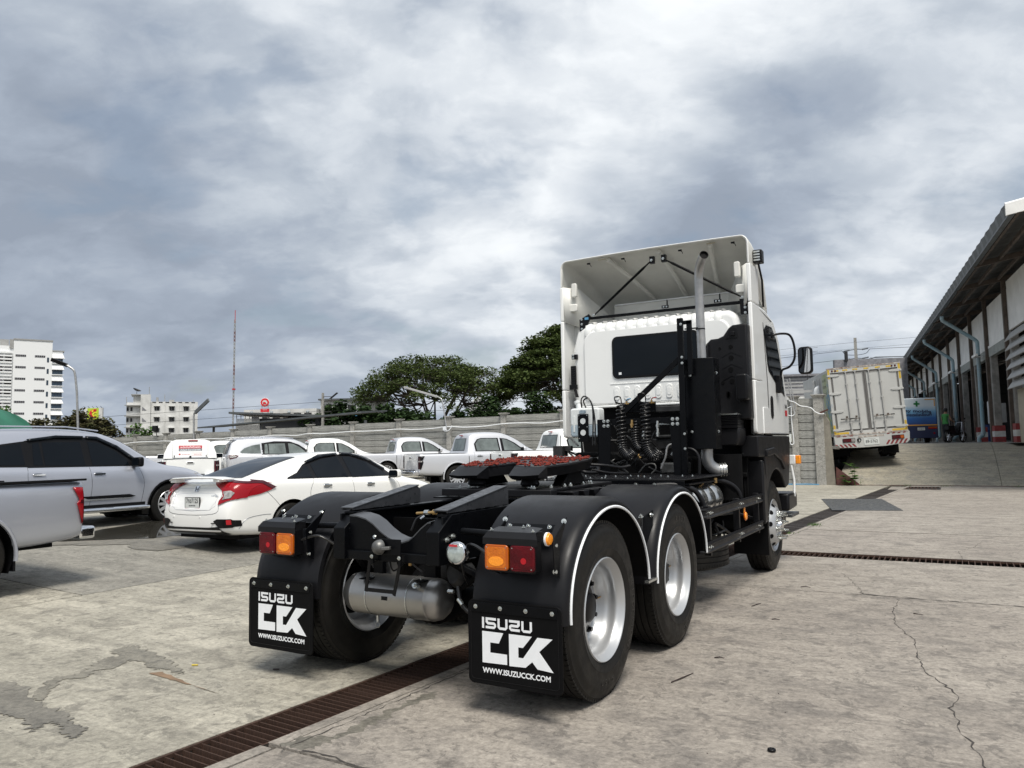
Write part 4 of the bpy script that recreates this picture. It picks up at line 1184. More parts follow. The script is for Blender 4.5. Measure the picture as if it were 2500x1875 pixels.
sk.add(vs, [(i, (i + 1) % n, n + (i + 1) % n, n + i) for i in range(n)] + [tuple(range(n, 2 * n))])
sk.obj('coupling_skirt', 'fender', T, smooth=30)
# smeared grease: lumps scattered on the plate
bm = bmesh.new(); rr = random.Random(4)
def inside(x, y):
    c = False; j = len(fw) - 1
    for i in range(len(fw)):
        if (fw[i][1] > y) != (fw[j][1] > y) and x < (fw[j][0] - fw[i][0]) * (y - fw[i][1]) / (fw[j][1] - fw[i][1]) + fw[i][0]: c = not c
        j = i
    return c
gs = G(); cnt = 0
while cnt < 430:
    x, y = rr.uniform(-.45, .45), rr.uniform(.76, 1.70)
    if not inside(x * 1.06, y): continue
    if math.sin(x * 17 + y * 9) + math.sin(y * 23 - x * 11) + rr.uniform(-.6, .6) < -.9: continue
    a = rr.uniform(0, PI) if rr.random() < .4 else rr.gauss(.3, .4)
    L = rr.uniform(.012, .045); h = rr.uniform(.004, .013); wd = rr.uniform(.004, .010)
    d = Vector((math.cos(a), math.sin(a), 0)) * L / 2
    c0 = Vector((x, y, FZ + h * .4))
    k2 = Vector((-d.y, d.x, 0)).normalized() * rr.uniform(-.012, .012)
    gs.tube([c0 - d, c0 + k2 + Vector((0, 0, h * .5)), c0 + d], [wd * .5, wd, wd * .45], 5)
    cnt += 1
tag(gs.obj('grease', 'grease', T, smooth=80), kind='stuff')
TILT = Matrix.Translation((0, .75, 1.35)) @ Matrix.Rotation(RD(3.4), 4, 'X') @ Matrix.Translation((0, -.75, -FZ))
for o in [c for c in T.children if c.name.split('.')[0] in ('coupling_plate', 'coupling_skirt', 'grease', 'grease_film')]: o.matrix_local = TILT
# pedestals, base
for sd in (1, -1):
    a, b_ = sorted((sd * .30, sd * .44))
    G().prism([(1.02, 1.19), (1.46, 1.19), (1.34, 1.30), (1.14, 1.30)], .10, mt_rows((0, 1, 0), (0, 0, 1), (1, 0, 0), (a + .02, 0, 0))).obj('pedestal', 'dark_under', T, bevel=.01)
    for yy in (1.05, 1.43): bolt(T, (sd * .47, yy, 1.19), (0, 0, 1), .015)
    G().lathe([(0, 0), (.06, 0), (.075, .02), (.05, .09), (0, .09)], Matrix.Translation((sd * .24, .82, 1.195)), 16).obj('rubber_mount', 'fender', T, smooth=40)
    for k in range(3): bolt(T, (sd * .33 - sd * k * .05, .72 + k * .05, 1.185), (0, 0, 1), .012)
G().box((-.47, .66, 1.125), (.50, .76, 1.18)).box((-.46, .76, 1.16), (.46, 1.9, 1.185)).obj('mounting_plate', 'fender', T, bevel=.006)
G().box((-.52, .62, 1.108), (.53, .92, 1.118)).obj('sub_plate', 'matt_black', T)
# ribbed side mounting on the right
for k in range(4):
    G().add([(.44, .80 + k * .19, 1.16), (.60, .82 + k * .19, 1.16), (.60, .93 + k * .19, 1.16), (.44, .93 + k * .19, 1.16), (.46, .84 + k * .19, 1.08), (.60, .86 + k * .19, 1.08), (.60, .90 + k * .19, 1.08), (.46, .90 + k * .19, 1.08)],
            [(0, 1, 2, 3), (7, 6, 5, 4), (0, 4, 5, 1), (1, 5, 6, 2), (2, 6, 7, 3), (3, 7, 4, 0)]).obj('mounting_rib', 'fender', T, bevel=.006)
for k in range(5): bolt(T, (.40 + .03 * (k % 2), .86 + k * .17, 1.187), (0, 0, 1), .013)
bolt(T, (-.44, .70, 1.12), (0, 0, 1), .012); bolt(T, (.44, .35, 1.108), (0, 0, 1), .010)
# latch handle at the front of the plate
G().tube(smooth_path([(.42, 1.55, 1.34), (.52, 1.62, 1.33), (.60, 1.75, 1.31), (.66, 1.82, 1.32)]), .012, 8).tube(smooth_path([(.45, 1.5, 1.30), (.56, 1.6, 1.27), (.62, 1.8, 1.26)]), .009, 8).obj('release_handle', 'fender', T, smooth=60)

# ---- deck platform behind the cab
PZ = 1.180
dk = [(-.46, 2.42), (.94, 2.42), (.99, 3.12), (.99, 3.80), (-.62, 3.90), (-.70, 3.20)]
dko = G().prism(dk, .008, Matrix.Translation((0, 0, PZ - .008))).obj('deck_plate', 'fender', T, bevel=.002)
tr = G()
for i in range(26):
    for j in range(9):
        x, y = -.42 + i * .052, 2.46 + j * .10
        if x > .92: continue
        a = .8 if (i + j) % 2 else -.8
        tr.beam((x - .012 * math.cos(a), y - .012 * math.sin(a), PZ + .0015), (x + .012 * math.cos(a), y + .012 * math.sin(a), PZ + .0015), .003, .006)
tag(tr.obj('tread_pattern', 'fender', dko), kind='stuff')
G().box((-.46, 2.405, PZ - .085), (.94, 2.418, PZ - .010)).box((-.66, 3.1, PZ - .07), (-.60, 3.7, PZ - .012)).obj('deck_beam', 'matt_black', T, bevel=.003)
G().beam((.945, 2.42, PZ - .045), (.99, 3.12, PZ - .045), .07, .012, Vector((0, 0, 1))).obj('deck_beam', 'matt_black', T)
for x, y in [(-.40, 2.92), (-.36, 2.90), (-.16, 2.90), (-.12, 2.95), (.0, 2.90), (.12, 2.90), (.14, 2.93), (.38, 2.90), (.40, 3.1), (.60, 2.91), (.64, 3.1), (-.25, 3.15), (-.05, 3.2), (.1, 3.1), (.2, 3.25), (.3, 3.2), (-.4, 3.3), (-.3, 3.05), (.5, 3.3), (.72, 3.3), (.82, 3.3)]:
    bolt(dko, (x, y - (.44 if y < 2.97 else .25), PZ + .001), (0, 0, 1), .009)
for x in (.16, .205, .48, .66): bolt(T, (x, 2.403, PZ - .05), (0, -1, 0), .013)

# ---- coil hose stand (two plate legs and a beam) and upright
st = G()
for a in (-.275, .53):
    st.prism([(a, 1.172), (a + .13, 1.172), (a + .155, 1.775), (a - .005, 1.775)] if a < 0 else [(a + .03, 1.172), (a + .14, 1.172), (a + .14, 1.775), (a - .01, 1.775)], .008, mt_rows((1, 0, 0), (0, 0, 1), (0, -1, 0), (0, 3.3, 0)))
st.box((-.28, 3.292, 1.172), (-.268, 3.40, 1.775))
st.prism([(-.12, 1.775), (.56, 1.775), (.54, 1.70), (.44, 1.715), (-.05, 1.715), (-.12, 1.70)], .008, mt_rows((1, 0, 0), (0, 0, 1), (0, -1, 0), (0, 3.312, 0)))
st.obj('hose_stand', 'matt_black', T, bevel=.002)
for x, z in [(-.20, 1.755), (-.155, 1.755), (-.20, 1.705), (-.155, 1.705), (.56, 1.755), (.61, 1.755), (.56, 1.705), (.61, 1.705)]: bolt(T, (x, 3.29, z), (0, -1, 0), .012)
up_ = G().box((.645, 3.27, 1.172), (.705, 3.31, 2.785)).box((.735, 3.30, 2.2), (.785, 3.34, 2.755)).box((.69, 3.30, 2.72), (.79, 3.32, 2.76))
up_.obj('exhaust_post', 'matt_black', T, bevel=.004)
G().beam((.665, 3.30, 2.38), (-.02, 3.30, 1.80), .055, .03, Vector((0, 1, 0))).obj('diagonal_brace', 'matt_black', T, bevel=.003)
for z in (2.38, 2.32, 2.72, 1.45, 1.6): bolt(T, (.69, 3.262, z), (0, -1, 0), .009)
# valve rail with red and blue cocks, behind the coils
G().box((-.03, 3.42, 1.84), (.34, 3.43, 1.95)).box((-.03, 3.36, 1.84), (.34, 3.43, 1.85)).obj('valve_bracket', 'matt_black', T, bevel=.002)
for k, (x, m_) in enumerate([(.03, 'blue_label'), (.31, 'print_red')]):
    v = G().cyl((x, 3.38, 1.93), (x, 3.38, 1.965), .012, 8).cyl((x - .03, 3.38, 1.935), (x + .03, 3.38, 1.935), .010, 8).obj('air_cock', 'brass', T, smooth=40)
    G().tube([(x, 3.37, 1.97), (x + .02, 3.36, 1.985), (x + .06, 3.35, 1.987)], .006, 6).obj('cock_handle', m_, v)
# coiled hoses
def coil(path, R_, r_, turns, m='hose', name='coiled_hose', label=None):
    cp_ = smooth_path(path, 14)
    n = len(cp_); pts = []
    total = turns * 2 * PI
    N = int(turns * 12)
    x = None
    for i in range(N + 1):
        t = i / N * (n - 1); k = min(int(t), n - 2); f = t - k
        c = cp_[k].lerp(cp_[k + 1], f); d = (cp_[k + 1] - cp_[k]).normalized()
        x = d.orthogonal().normalized() if x is None else (x - d * x.dot(d)).normalized()
        y = d.cross(x); a = i / N * total
        pts.append(c + x * R_ * math.cos(a) + y * R_ * math.sin(a))
    return G().tube(pts, r_, 6).obj(name, m, T, smooth=80, label=label)
coil([(.00, 3.30, 1.95), (-.005, 3.30, 1.75), (.005, 3.28, 1.55), (.03, 3.26, 1.43), (.10, 3.24, 1.38), (.155, 3.24, 1.43)], .047, .0085, 24, label='left black coiled air hose')
coil([(.265, 3.30, 1.95), (.265, 3.30, 1.75), (.275, 3.28, 1.55), (.30, 3.26, 1.43), (.37, 3.24, 1.37), (.43, 3.24, 1.43)], .049, .0085, 24, label='right black coiled air hose')
coil([(.145, 3.34, 1.76), (.14, 3.32, 1.62), (.155, 3.30, 1.50), (.20, 3.30, 1.46), (.25, 3.32, 1.58), (.26, 3.34, 1.68)], .034, .010, 24, label='thick coiled electric cable')
for x, z in ((.12, 1.72), (.245, 1.60), (.40, 1.70), (.40, 1.62)):
    G().cyl((x, 3.28, z - .04), (x + .005, 3.28, z + .04), .013, 8).cyl((x, 3.28, z - .02), (x, 3.28, z), .019, 6).obj('coupling_head', 'zinc' if x > .2 else 'brass', T, smooth=40)
for p in ([(.02, 3.26, 1.94), (.03, 3.2, 2.0), (-.03, 3.2, 2.0), (-.04, 3.26, 1.93)], [(.29, 3.26, 1.94), (.30, 3.2, 2.02), (.23, 3.2, 2.02), (.22, 3.26, 1.93)]):
    G().tube(smooth_path(p), .0065, 6).obj('hose_loop', 'hose', T, smooth=80)
# ---- coolant bottle
bt = G().prism(rrect(-.76, 1.72, -.40, 1.925, .03, 3), .16, mt_rows((1, 0, 0), (0, 0, 1), (0, -1, 0), (0, 3.78, 0))).obj('coolant_bottle', 'plastic_tank', T, bevel=.02, seg=3)
G().prism(rrect(-.76, 1.595, -.40, 1.745, .03, 3), .159, mt_rows((1, 0, 0), (0, 0, 1), (0, -1, 0), (0, 3.7795, 0))).obj('liquid_level', 'plastic_full', bt, bevel=.02, seg=3)
G().prism(rrect(-.64, 1.865, -.56, 1.90, .015, 4), .012, mt_rows((1, 0, 0), (0, 0, 1), (0, -1, 0), (0, 3.625, 0))).obj('handle_recess', 'plastic_full', bt)
for a, b_ in ((-.72, -.70), (-.47, -.45)):
    G().prism(rrect(a, 1.65, b_, 1.84, .009, 4), .010, mt_rows((1, 0, 0), (0, 0, 1), (0, -1, 0), (0, 3.625, 0))).obj('moulded_rib', 'plastic_tank', bt, bevel=.003)
G().cyl((-.67, 3.70, 1.91), (-.70, 3.70, 1.99), .034, 14, .026).cyl((-.70, 3.70, 1.985), (-.71, 3.70, 2.015), .034, 14).obj('filler_neck', 'plastic_tank', bt, smooth=40)
pl = G().box((-.655, 3.60, 1.54), (-.525, 3.612, 1.855)).obj('bottle_bracket', 'matt_black', T, bevel=.002)
for z in (1.775, 1.645): G().cyl((-.59, 3.601, z), (-.59, 3.596, z), .033, 24).obj('bracket_hole', 'plastic_tank', pl)
for x, z in ((-.64, 1.84), (-.54, 1.84), (-.64, 1.71), (-.54, 1.71), (-.64, 1.58)): bolt(pl, (x, 3.60, z), (0, -1, 0), .004)
for p in ([(-.60, 3.6, 1.93), (-.58, 3.55, 2.02), (-.52, 3.52, 2.05), (-.44, 3.5, 1.98), (-.40, 3.5, 1.80), (-.40, 3.5, 1.5)], [(-.55, 3.6, 1.93), (-.53, 3.5, 2.0), (-.47, 3.5, 2.02), (-.42, 3.5, 1.9), (-.43, 3.5, 1.5)]):
    G().tube(smooth_path(p), .009, 6).obj('rubber_hose', 'hose', T, smooth=60)
# ---- machinery clutter under the cab
rr = random.Random(21)
g = G().box((-.55, 3.95, .82), (.55, 5.6, 1.35)).box((-.85, 3.9, 1.30), (-.25, 4.2, 1.42)).box((-.98, 4.1, .6), (-.45, 4.9, 1.2))
g.obj('engine_block', 'dark_under', T, bevel=.03)
G().box((.12, 3.78, 1.44), (.54, 3.95, 1.56)).box((.20, 3.76, 1.56), (.50, 3.9, 1.60)).obj('engine_cover', 'engine', T, bevel=.015)
G().box((.28, 3.66, 1.18), (.54, 3.95, 1.30)).obj('gearbox_cover', 'engine_lt', T, bevel=.02)
G().box((.10, 4.1, 1.72), (.55, 4.13, 1.76)).obj('engine_rail', 'zinc', T)
G().box((.40, 4.085, 1.76), (.48, 4.095, 1.79)).obj('warning_label', 'yellow', T)
G().box((-.2, 4.0, 1.86), (.55, 4.06, 1.93)).obj('rear_beam', 'engine', T, bevel=.01)
for i in range(34):
    x, z = rr.uniform(-.72, .5), rr.uniform(1.2, 1.66)
    y = rr.uniform(3.45, 3.9)
    c_ = Vector((x, y, z))
    if i % 3 == 0:
        G().cyl(c_, c_ + Vector((rr.uniform(-.04, .04), 0, rr.uniform(.02, .05))), rr.uniform(.010, .022), 8).obj('fitting', rr.choice(['zinc', 'engine_lt', 'brass', 'engine']), T, smooth=40)
    else:
        q = [c_, c_ + Vector((rr.uniform(-.1, .1), rr.uniform(-.05, .1), rr.uniform(-.1, .1))), c_ + Vector((rr.uniform(-.2, .2), rr.uniform(-.1, .15), rr.uniform(-.2, .2))), c_ + Vector((rr.uniform(-.3, .3), .1, rr.uniform(-.3, .1)))]
        for v in q: v.z = max(v.z, 1.19)
        G().tube(smooth_path(q), rr.uniform(.005, .012), 6).obj('pipe', rr.choice(['hose', 'hose', 'hose', 'engine']), T, smooth=60)
G().tube(smooth_path([(.33, 3.55, 1.24), (.38, 3.56, 1.36), (.40, 3.58, 1.47), (.46, 3.6, 1.50), (.56, 3.6, 1.50)], 8), .012, 8).obj('metal_pipe', 'exhaust', T, smooth=60)
G().tube(smooth_path([(.10, 3.5, 1.2), (.18, 3.5, 1.28), (.27, 3.5, 1.29), (.29, 3.5, 1.24), (.24, 3.5, 1.19)], 8), .009, 8).obj('metal_pipe', 'engine_lt', T, smooth=60)
G().tube(smooth_path([(-.62, 3.0, 1.30), (-.45, 3.05, 1.28), (-.35, 3.1, 1.22), (-.22, 3.12, 1.22), (-.25, 3.2, 1.27), (-.42, 3.25, 1.25)], 8), .020, 8).obj('wrapped_hose', 'fender', T, smooth=60)
G().box((-.98, 3.6, 1.38), (-.86, 3.75, 1.50)).box((-.86, 3.66, 1.44), (-.78, 3.72, 1.50)).cyl((-.90, 3.65, 1.40), (-.90, 3.65, 1.62), .006, 6).obj('level_valve', 'engine', T, bevel=.004)
G().tube(smooth_path([(-1.0, 4.1, 1.60), (-.9, 4.0, 1.55), (-.8, 3.9, 1.50)]), .012, 6).tube([(-.88, 4.2, 1.58), (-.72, 3.9, 1.36)], .006, 6).obj('stay_rod', 'engine_lt', T, smooth=60)
g = G().box((-1.02, 4.0, .42), (-.47, 5.2, 1.1)).box((.30, 3.9, .40), (.6, 4.6, .8))
g.obj('chassis_box', 'dark_under', T, bevel=.02)

# ---- exhaust
ex = [Vector((.80, 3.6, 2.36)), Vector((.795, 3.6, 3.22))]
dv0, dv1 = Vector((0, 0, 1)), Vector((.50, -.78, .30)).normalized()
for i in range(1, 8):
    dq = dv0.lerp(dv1, i / 7).normalized()
    ex.append(ex[-1] + dq * .042)
dd = dv1
ex.append(ex[-1] + dd * .05)
exo = G().tube(ex, .045, 24, cap=False).obj('exhaust_pipe', 'exhaust', T, smooth=60, label='tall bare metal exhaust pipe with a bent tip')
e0 = Vector(ex[-1]) + dd * .0005
G().lathe([(0, -.02), (.038, -.02), (.040, 0), (.046, 0), (.046, -.004)], Matrix.Translation(e0) @ frame(dd), 24).obj('exhaust_mouth', 'dark_under', exo)
G().lathe([(.046, -.006), (.050, -.006), (.050, .006), (.046, .006)], Matrix.Translation((.795, 3.6, 2.70)), 24, closed=True).box((.66, 3.48, 2.694), (.80, 3.50, 2.706)).obj('pipe_clamp', 'trim', exo)
hs = [(.60, 3.58), (.67, 3.40), (.83, 3.37), (.965, 3.42), (.975, 3.60), (.93, 3.72), (.64, 3.72)]
hso = G().prism(hs, .93, Matrix.Translation((0, 0, 1.442))).obj('heat_shield', 'matt_black', T, bevel=.004, label='tall black heat shield box round the silencer')
for p in ((.73, 3.385, 2.20), (.73, 3.385, 1.62), (.97, 3.5, 2.22), (.97, 3.5, 1.62)): bolt(hso, p, (p[0] > .9, -1 if p[0] < .9 else -.5, 0), .010)
el = smooth_path([(.815, 3.6, 1.45), (.815, 3.6, 1.34), (.84, 3.62, 1.27), (.90, 3.66, 1.225), (.97, 3.70, 1.225)], 6)
elo = G().tube(el, .062, 20, cap=False).obj('exhaust_elbow', 'exhaust', T, smooth=60)
for k in range(3):
    G().lathe([(.062, -.006), (.074, -.004), (.074, .004), (.062, .006)], Matrix.Translation(el[-1 - k * 2]) @ frame(el[-1] - el[-3]), 20, closed=True).obj('pipe_clamp', 'zinc', elo, smooth=40)
G().tube(smooth_path([(.56, 3.35, 1.19), (.56, 3.35, 1.36), (.63, 3.35, 1.44), (.74, 3.35, 1.44), (.80, 3.35, 1.36), (.80, 3.35, 1.19)], 6), .016, 10).obj('grab_loop', 'fender', T, smooth=60)
G().cyl((.90, 4.0, .9), (.90, 4.0, 1.38), .17, 28).obj('silencer', 'dark_under', T, smooth=40)
# ---- air intake and cleaner
g = G().prism([(.70, 1.75), (.70, 2.60), (.76, 2.652), (.84, 2.655), (.90, 2.68), (.96, 2.76), (1.0, 2.79), (1.16, 2.80), (1.165, 1.75)], .17, mt_rows((1, 0, 0), (0, 0, 1), (0, -1, 0), (0, 4.27, 0)))
ai = g.obj('air_intake', 'fender', T, bevel=.02, seg=3, label='tall moulded black air intake on the back of the cab')
G().prism([(.93, 2.64), (1.06, 2.645), (1.05, 2.76), (.985, 2.765)], .006, mt_rows((1, 0, 0), (0, 0, 1), (0, -1, 0), (0, 4.099, 0))).obj('inlet_recess', 'trim', ai, bevel=.002)
G().box((.985, 4.07, 2.67), (1.03, 4.10, 2.715)).obj('camera_block', 'trim', ai, bevel=.004)
G().box((.72, 4.06, 2.33), (.74, 4.1, 2.60)).obj('moulded_rib', 'fender', ai, bevel=.006)
for x, z, r in [(.98, 2.55, .022), (.98, 2.43, .026), (.97, 2.30, .026), (.98, 2.17, .026), (.86, 2.54, .014), (.88, 2.16, .018)]:
    G().cyl((x, 4.1, z), (x, 4.094, z), r, 20).obj('round_hole', 'dark_under', ai)
for x, z in ((.93, 2.03), (.94, 2.02)):
    G().prism(rrect(x - .018, z - .035, x + .018, z + .035, .017, 4), .006, mt_rows((1, 0, 0), (0, 0, 1), (0, -1, 0), (0, 4.1, 0))).obj('slot', 'dark_under', ai)
for z in (2.49, 2.36, 2.23):
    G().tube([(.88, 4.098, z - .05), (.98, 4.098, z), (1.09, 4.098, z - .05)], .003, 4).obj('moulded_line', 'trim', ai)
G().prism(rrect(1.04, 1.95, 1.165, 2.24, .03, 3), .20, mt_rows((1, 0, 0), (0, 0, 1), (0, -1, 0), (0, 4.18, 0))).obj('intake_duct', 'trim', T, bevel=.02, seg=3)
cb = G()
for k in range(7): cb.box((.78 + .004 * (k % 2), 3.94 - .004 * (k % 2), 1.68 + k * .018), (1.06, 4.2, 1.693 + k * .018))
cb.box((.80, 3.93, 1.66), (1.06, 4.2, 1.68))
cb.obj('bellows', 'trim', T)
G().prism([(.80, 1.50), (.86, 1.46), (1.04, 1.47), (1.07, 1.55), (1.07, 1.665), (.79, 1.665)], .3, mt_rows((1, 0, 0), (0, 0, 1), (0, -1, 0), (0, 4.25, 0))).obj('air_cleaner', 'fender', T, bevel=.02)
G().box((.76, 3.93, 1.80), (1.06, 4.1, 1.815)).obj('bellows_band', 'zinc', T)

# ---- fuel / urea tank and side guards (right)
tk2 = []
for k in range(3):
    zc, rad = 1.00, .165
    y0 = 2.65 + k * .26
    g = G().lathe([(0, -.02), (.10, -.015), (.150, .01), (rad, .05), (rad + .004, .13), (rad, .21), (.150, .25), (.10, .275), (0, .28)], Matrix.Translation((.86, y0, .95)) @ frame((0, 1, 0)), 28)
    tk2.append(g.obj('air_tank', 'alu_bright', T, smooth=60))
G().cyl((.93, 3.45, 1.10), (.93, 3.45, 1.15), .02, 8).cyl((.95, 2.85, 1.10), (.95, 2.95, 1.12), .010, 8).obj('tank_fitting', 'brass', T, smooth=40)
G().tube(smooth_path([(.70, 2.35, 1.13), (.86, 2.42, 1.13), (1.0, 2.5, 1.08), (1.06, 2.55, .96), (1.07, 2.55, .90)], 6), .024, 10).tube(smooth_path([(.55, 3.25, 1.15), (.80, 3.45, 1.14), (1.0, 3.6, 1.10), (1.10, 3.68, 1.0), (1.12, 3.7, .86)], 6), .024, 10).obj('guard_tube', 'fender', T, smooth=60)
G().beam((.90, 2.44, 1.11), (1.05, 2.54, .93), .03, .008, Vector((0, 1, 0))).beam((.95, 3.55, 1.12), (1.08, 3.66, 1.0), .03, .008, Vector((0, 1, 0))).obj('guard_stay', 'matt_black', T)
def rail(z, y0, y1, par=T):
    """side guard rail: a pressed channel whose rear end turns inwards"""
    sec = [(0, -.045), (.018, -.045), (.024, -.030), (.012, -.018), (.012, .018), (.024, .030), (.018, .045), (0, .045)]
    path = [(1.03, y0 - .05), (1.12, y0 - .045), (1.155, y0 - .01), (1.165, y0 + .05), (1.165, y1)]
    vs = []; k = len(sec)
    for i, (x, y) in enumerate(path):
        t = Vector((path[min(i + 1, len(path) - 1)][0] - path[max(i - 1, 0)][0], path[min(i + 1, len(path) - 1)][1] - path[max(i - 1, 0)][1])).normalized()
        nn = Vector((t.y, -t.x))
        for o_, h in sec: vs.append((x + nn.x * o_, y + nn.y * o_, z + h))
    fs = [(i * k + j, i * k + (j + 1) % k, (i + 1) * k + (j + 1) % k, (i + 1) * k + j) for i in range(len(path) - 1) for j in range(k)] + [tuple(range(k)), tuple(range((len(path) - 1) * k, len(path) * k))]
    o = G().add(vs, fs).obj('side_guard_rail', 'fender', par, smooth=25)
    for y in (y0 + .06, y0 + .12, y0 + 1.15, y0 + 1.23, y1 - .18): bolt(o, (1.178, y, z), (1, 0, 0), .010)
    return o
rail(.895, 2.27, 4.42); rail(.605, 2.24, 4.40)
g = G()
for y in (2.42, 3.45, 4.30): g.box((1.10, y - .02, .52), (1.16, y + .02, .95))
g.box((1.08, 2.30, .56), (1.15, 4.38, .58)); g.cyl((1.08, 2.45, .56), (1.08, 2.45, .94), .02, 10)
g.beam((.45, 4.32, .86), (1.14, 4.32, .66), .03, .03)
g.obj('guard_upright', 'fender', T, bevel=.004)
mk = G().cyl((1.17, 3.62, .76), (1.180, 3.62, .76), .045, 20).obj('side_marker', 'amber_rim', T, smooth=40)
G().cyl((1.18, 3.62, .76), (1.188, 3.62, .76), .040, 20, .034).box((1.165, 3.60, .76), (1.172, 3.64, .88)).obj('marker_lens', 'amber_glow', mk, smooth=40)
# spare wheel hung flat under the frame
sp = bpy.data.objects.new('spare_wheel', TYRE); C.objects.link(sp); sp.parent = T; sp.location = (.60, 3.15, .575); sp.scale = (.96, .96, .96)
o = tag(bpy.data.objects.new('tread', LUGS), kind='stuff'); C.objects.link(o); o.parent = sp
o = bpy.data.objects.new('rim', RIMR); C.objects.link(o); o.parent = sp
coil([(.80, 3.4, .82), (.80, 3.4, .62)], .022, .004, 9, 'engine', 'coil_spring')
coil([(.92, 2.60, .80), (.92, 2.60, .66)], .035, .005, 6, 'hose', 'coil_spring')
rr = random.Random(8)
for i in range(10):
    c_ = Vector((rr.uniform(.7, 1.0), rr.uniform(2.5, 4.0), rr.uniform(.55, .85)))
    G().tube(smooth_path([c_, c_ + Vector((rr.uniform(-.1, .1), .2, rr.uniform(-.15, .1))), c_ + Vector((rr.uniform(-.1, .1), .5, rr.uniform(-.1, .15)))]), rr.uniform(.008, .016), 6).obj('pipe', 'hose', T, smooth=60)

# ---- front mudguard, splash panels
ZY = mt_rows((0, 1, 0), (0, 0, 1), (1, 0, 0), (1.0, 0, 0))
wa = arc(5.176, .52, .66, 40, 143, 14)
g = G().prism([(4.28, 1.34), (4.28, 1.575), (6.11, 1.575), (6.06, 1.25), (5.92, .96), (5.72, .93)] + wa + [(4.60, 1.02), (4.60, 1.34)], .19, ZY)
ff = g.obj('front_mudguard', 'fender', T, bevel=.015, seg=3, label='matt black front mudguard below the white door')
G().prism([(4.60, 1.42), (5.0, 1.44), (5.45, 1.34), (5.62, 1.22), (5.60, 1.16), (5.4, 1.27), (5.0, 1.36), (4.60, 1.34)], .045, mt_rows((0, 1, 0), (0, 0, 1), (1, 0, 0), (1.175, 0, 0))).obj('guard_lip', 'fender', ff, bevel=.012, seg=3)
g = G().prism([(4.42, 1.31), (4.50, 1.28), (4.52, 1.16), (4.58, 1.10), (4.60, .62), (4.44, .60), (4.42, .66)], .20, mt_rows((0, 1, 0), (0, 0, 1), (1, 0, 0), (1.0, 0, 0)))
g.obj('splash_guard', 'fender', T, bevel=.02, seg=3)
G().box((.80, 4.60, .245), (1.185, 4.612, .70)).obj('front_mud_flap', 'flap', T)
G().box((.62, 4.56, .16), (.66, 4.60, .7)).obj('flap_stay', 'trim', T)
g = G().box((.50, 4.34, .55), (1.05, 4.40, 1.36)).box((.50, 4.30, 1.34), (1.12, 4.42, 1.38))
for k in range(6): g.box((.78 + k * .045, 4.325, .70), (.795 + k * .045, 4.345, 1.10))
g.box((.76, 4.30, 1.12), (1.05, 4.35, 1.17))
g.obj('splash_panel', 'dark_under', T, bevel=.008)
for x, z in ((.80, 1.33), (.86, 1.33), (.98, 1.36), (.92, 1.24), (.62, 1.38), (1.02, 1.38), (.95, 1.30)): bolt(T, (x, 4.29, z), (0, -1, 0), .008)
# ---- front bumper corner and step
G().prism([(5.72, .86), (6.24, .86), (6.27, .82), (6.27, .66), (5.70, .64)], .34, mt_rows((0, 1, 0), (0, 0, 1), (1, 0, 0), (.88, 0, 0))).obj('front_bumper', 'trim', T, bevel=.03, seg=3)
st_ = G().box((.9, 5.75, .56), (1.24, 6.25, .60)).box((.95, 5.9, .46), (1.1, 6.1, .56)).obj('step', 'sheet_steel', T, bevel=.006)
G().tube([(1.19, 6.12, 1.20), (1.215, 6.14, 1.0), (1.21, 6.12, .80)], .016, 8).obj('grab_handle', 'cab_white', T, smooth=60)
si = G().box((1.16, 6.14, 1.21), (1.24, 6.24, 1.33)).obj('side_indicator', 'cab_white', T, bevel=.01)
G().box((1.24, 6.15, 1.215), (1.30, 6.235, 1.325)).obj('indicator_lens', 'amber_glow', si, bevel=.01)

# ================================================================ CAB
cab = G().prism([(-1.06, 1.97), (1.06, 1.97), (1.07, 2.7), (1.0, 2.96), (.90, 3.02), (-.90, 3.02), (-1.0, 2.96), (-1.07, 2.7)], 1.9, mt_rows((1, 0, 0), (0, 0, 1), (0, 1, 0), (0, 4.37, 0)))
cab.obj('cab_shell', 'cab_white', T, bevel=.075, seg=6, label='white cab rear wall')
# bulged central rear panel
bp_ = [(x, z) for x, z in rrect(-.90, 1.99, .92, 2.92, .16, 6)]
G().prism(bp_, .045, mt_rows((1, 0, 0), (0, 0, 1), (0, -1, 0), (0, 4.385, 0))).obj('rear_panel', 'cab_white', T, bevel=.035, seg=5)
RY = 4.338
# roof corrugations
for k in range(13):
    x = -.84 + k * .135
    p = [(x, RY + .012, 2.86), (x, RY + .02, 2.915), (x, RY + .055, 2.975), (x, RY + .12, 3.01), (x, RY + .22, 3.025), (x, RY + .6, 3.03)]
    g = G()
    vs = []
    for i, q in enumerate(p):
        q = Vector(q); nx_ = [(0, -1, .1), (0, -1, .35), (0, -.7, .7), (0, -.35, .95), (0, -.1, 1), (0, 0, 1)][i]
        nn = Vector(nx_).normalized(); hgt = [0.002, .022, .032, .036, .036, .036][i]
        vs += [q + Vector((-.045, 0, 0)), q + Vector((-.034, 0, 0)) + nn * hgt, q + Vector((.034, 0, 0)) + nn * hgt, q + Vector((.045, 0, 0))]
    g.add(vs, [(i * 4 + j, i * 4 + j + 1, i * 4 + j + 5, i * 4 + j + 4) for i in range(5) for j in range(3)])
    g.obj('roof_rib', 'cab_white', T, smooth=80)
G().box((-.55, 4.335, 2.235), (.55, 4.345, 2.245)).obj('panel_crease', 'cab_white', T)
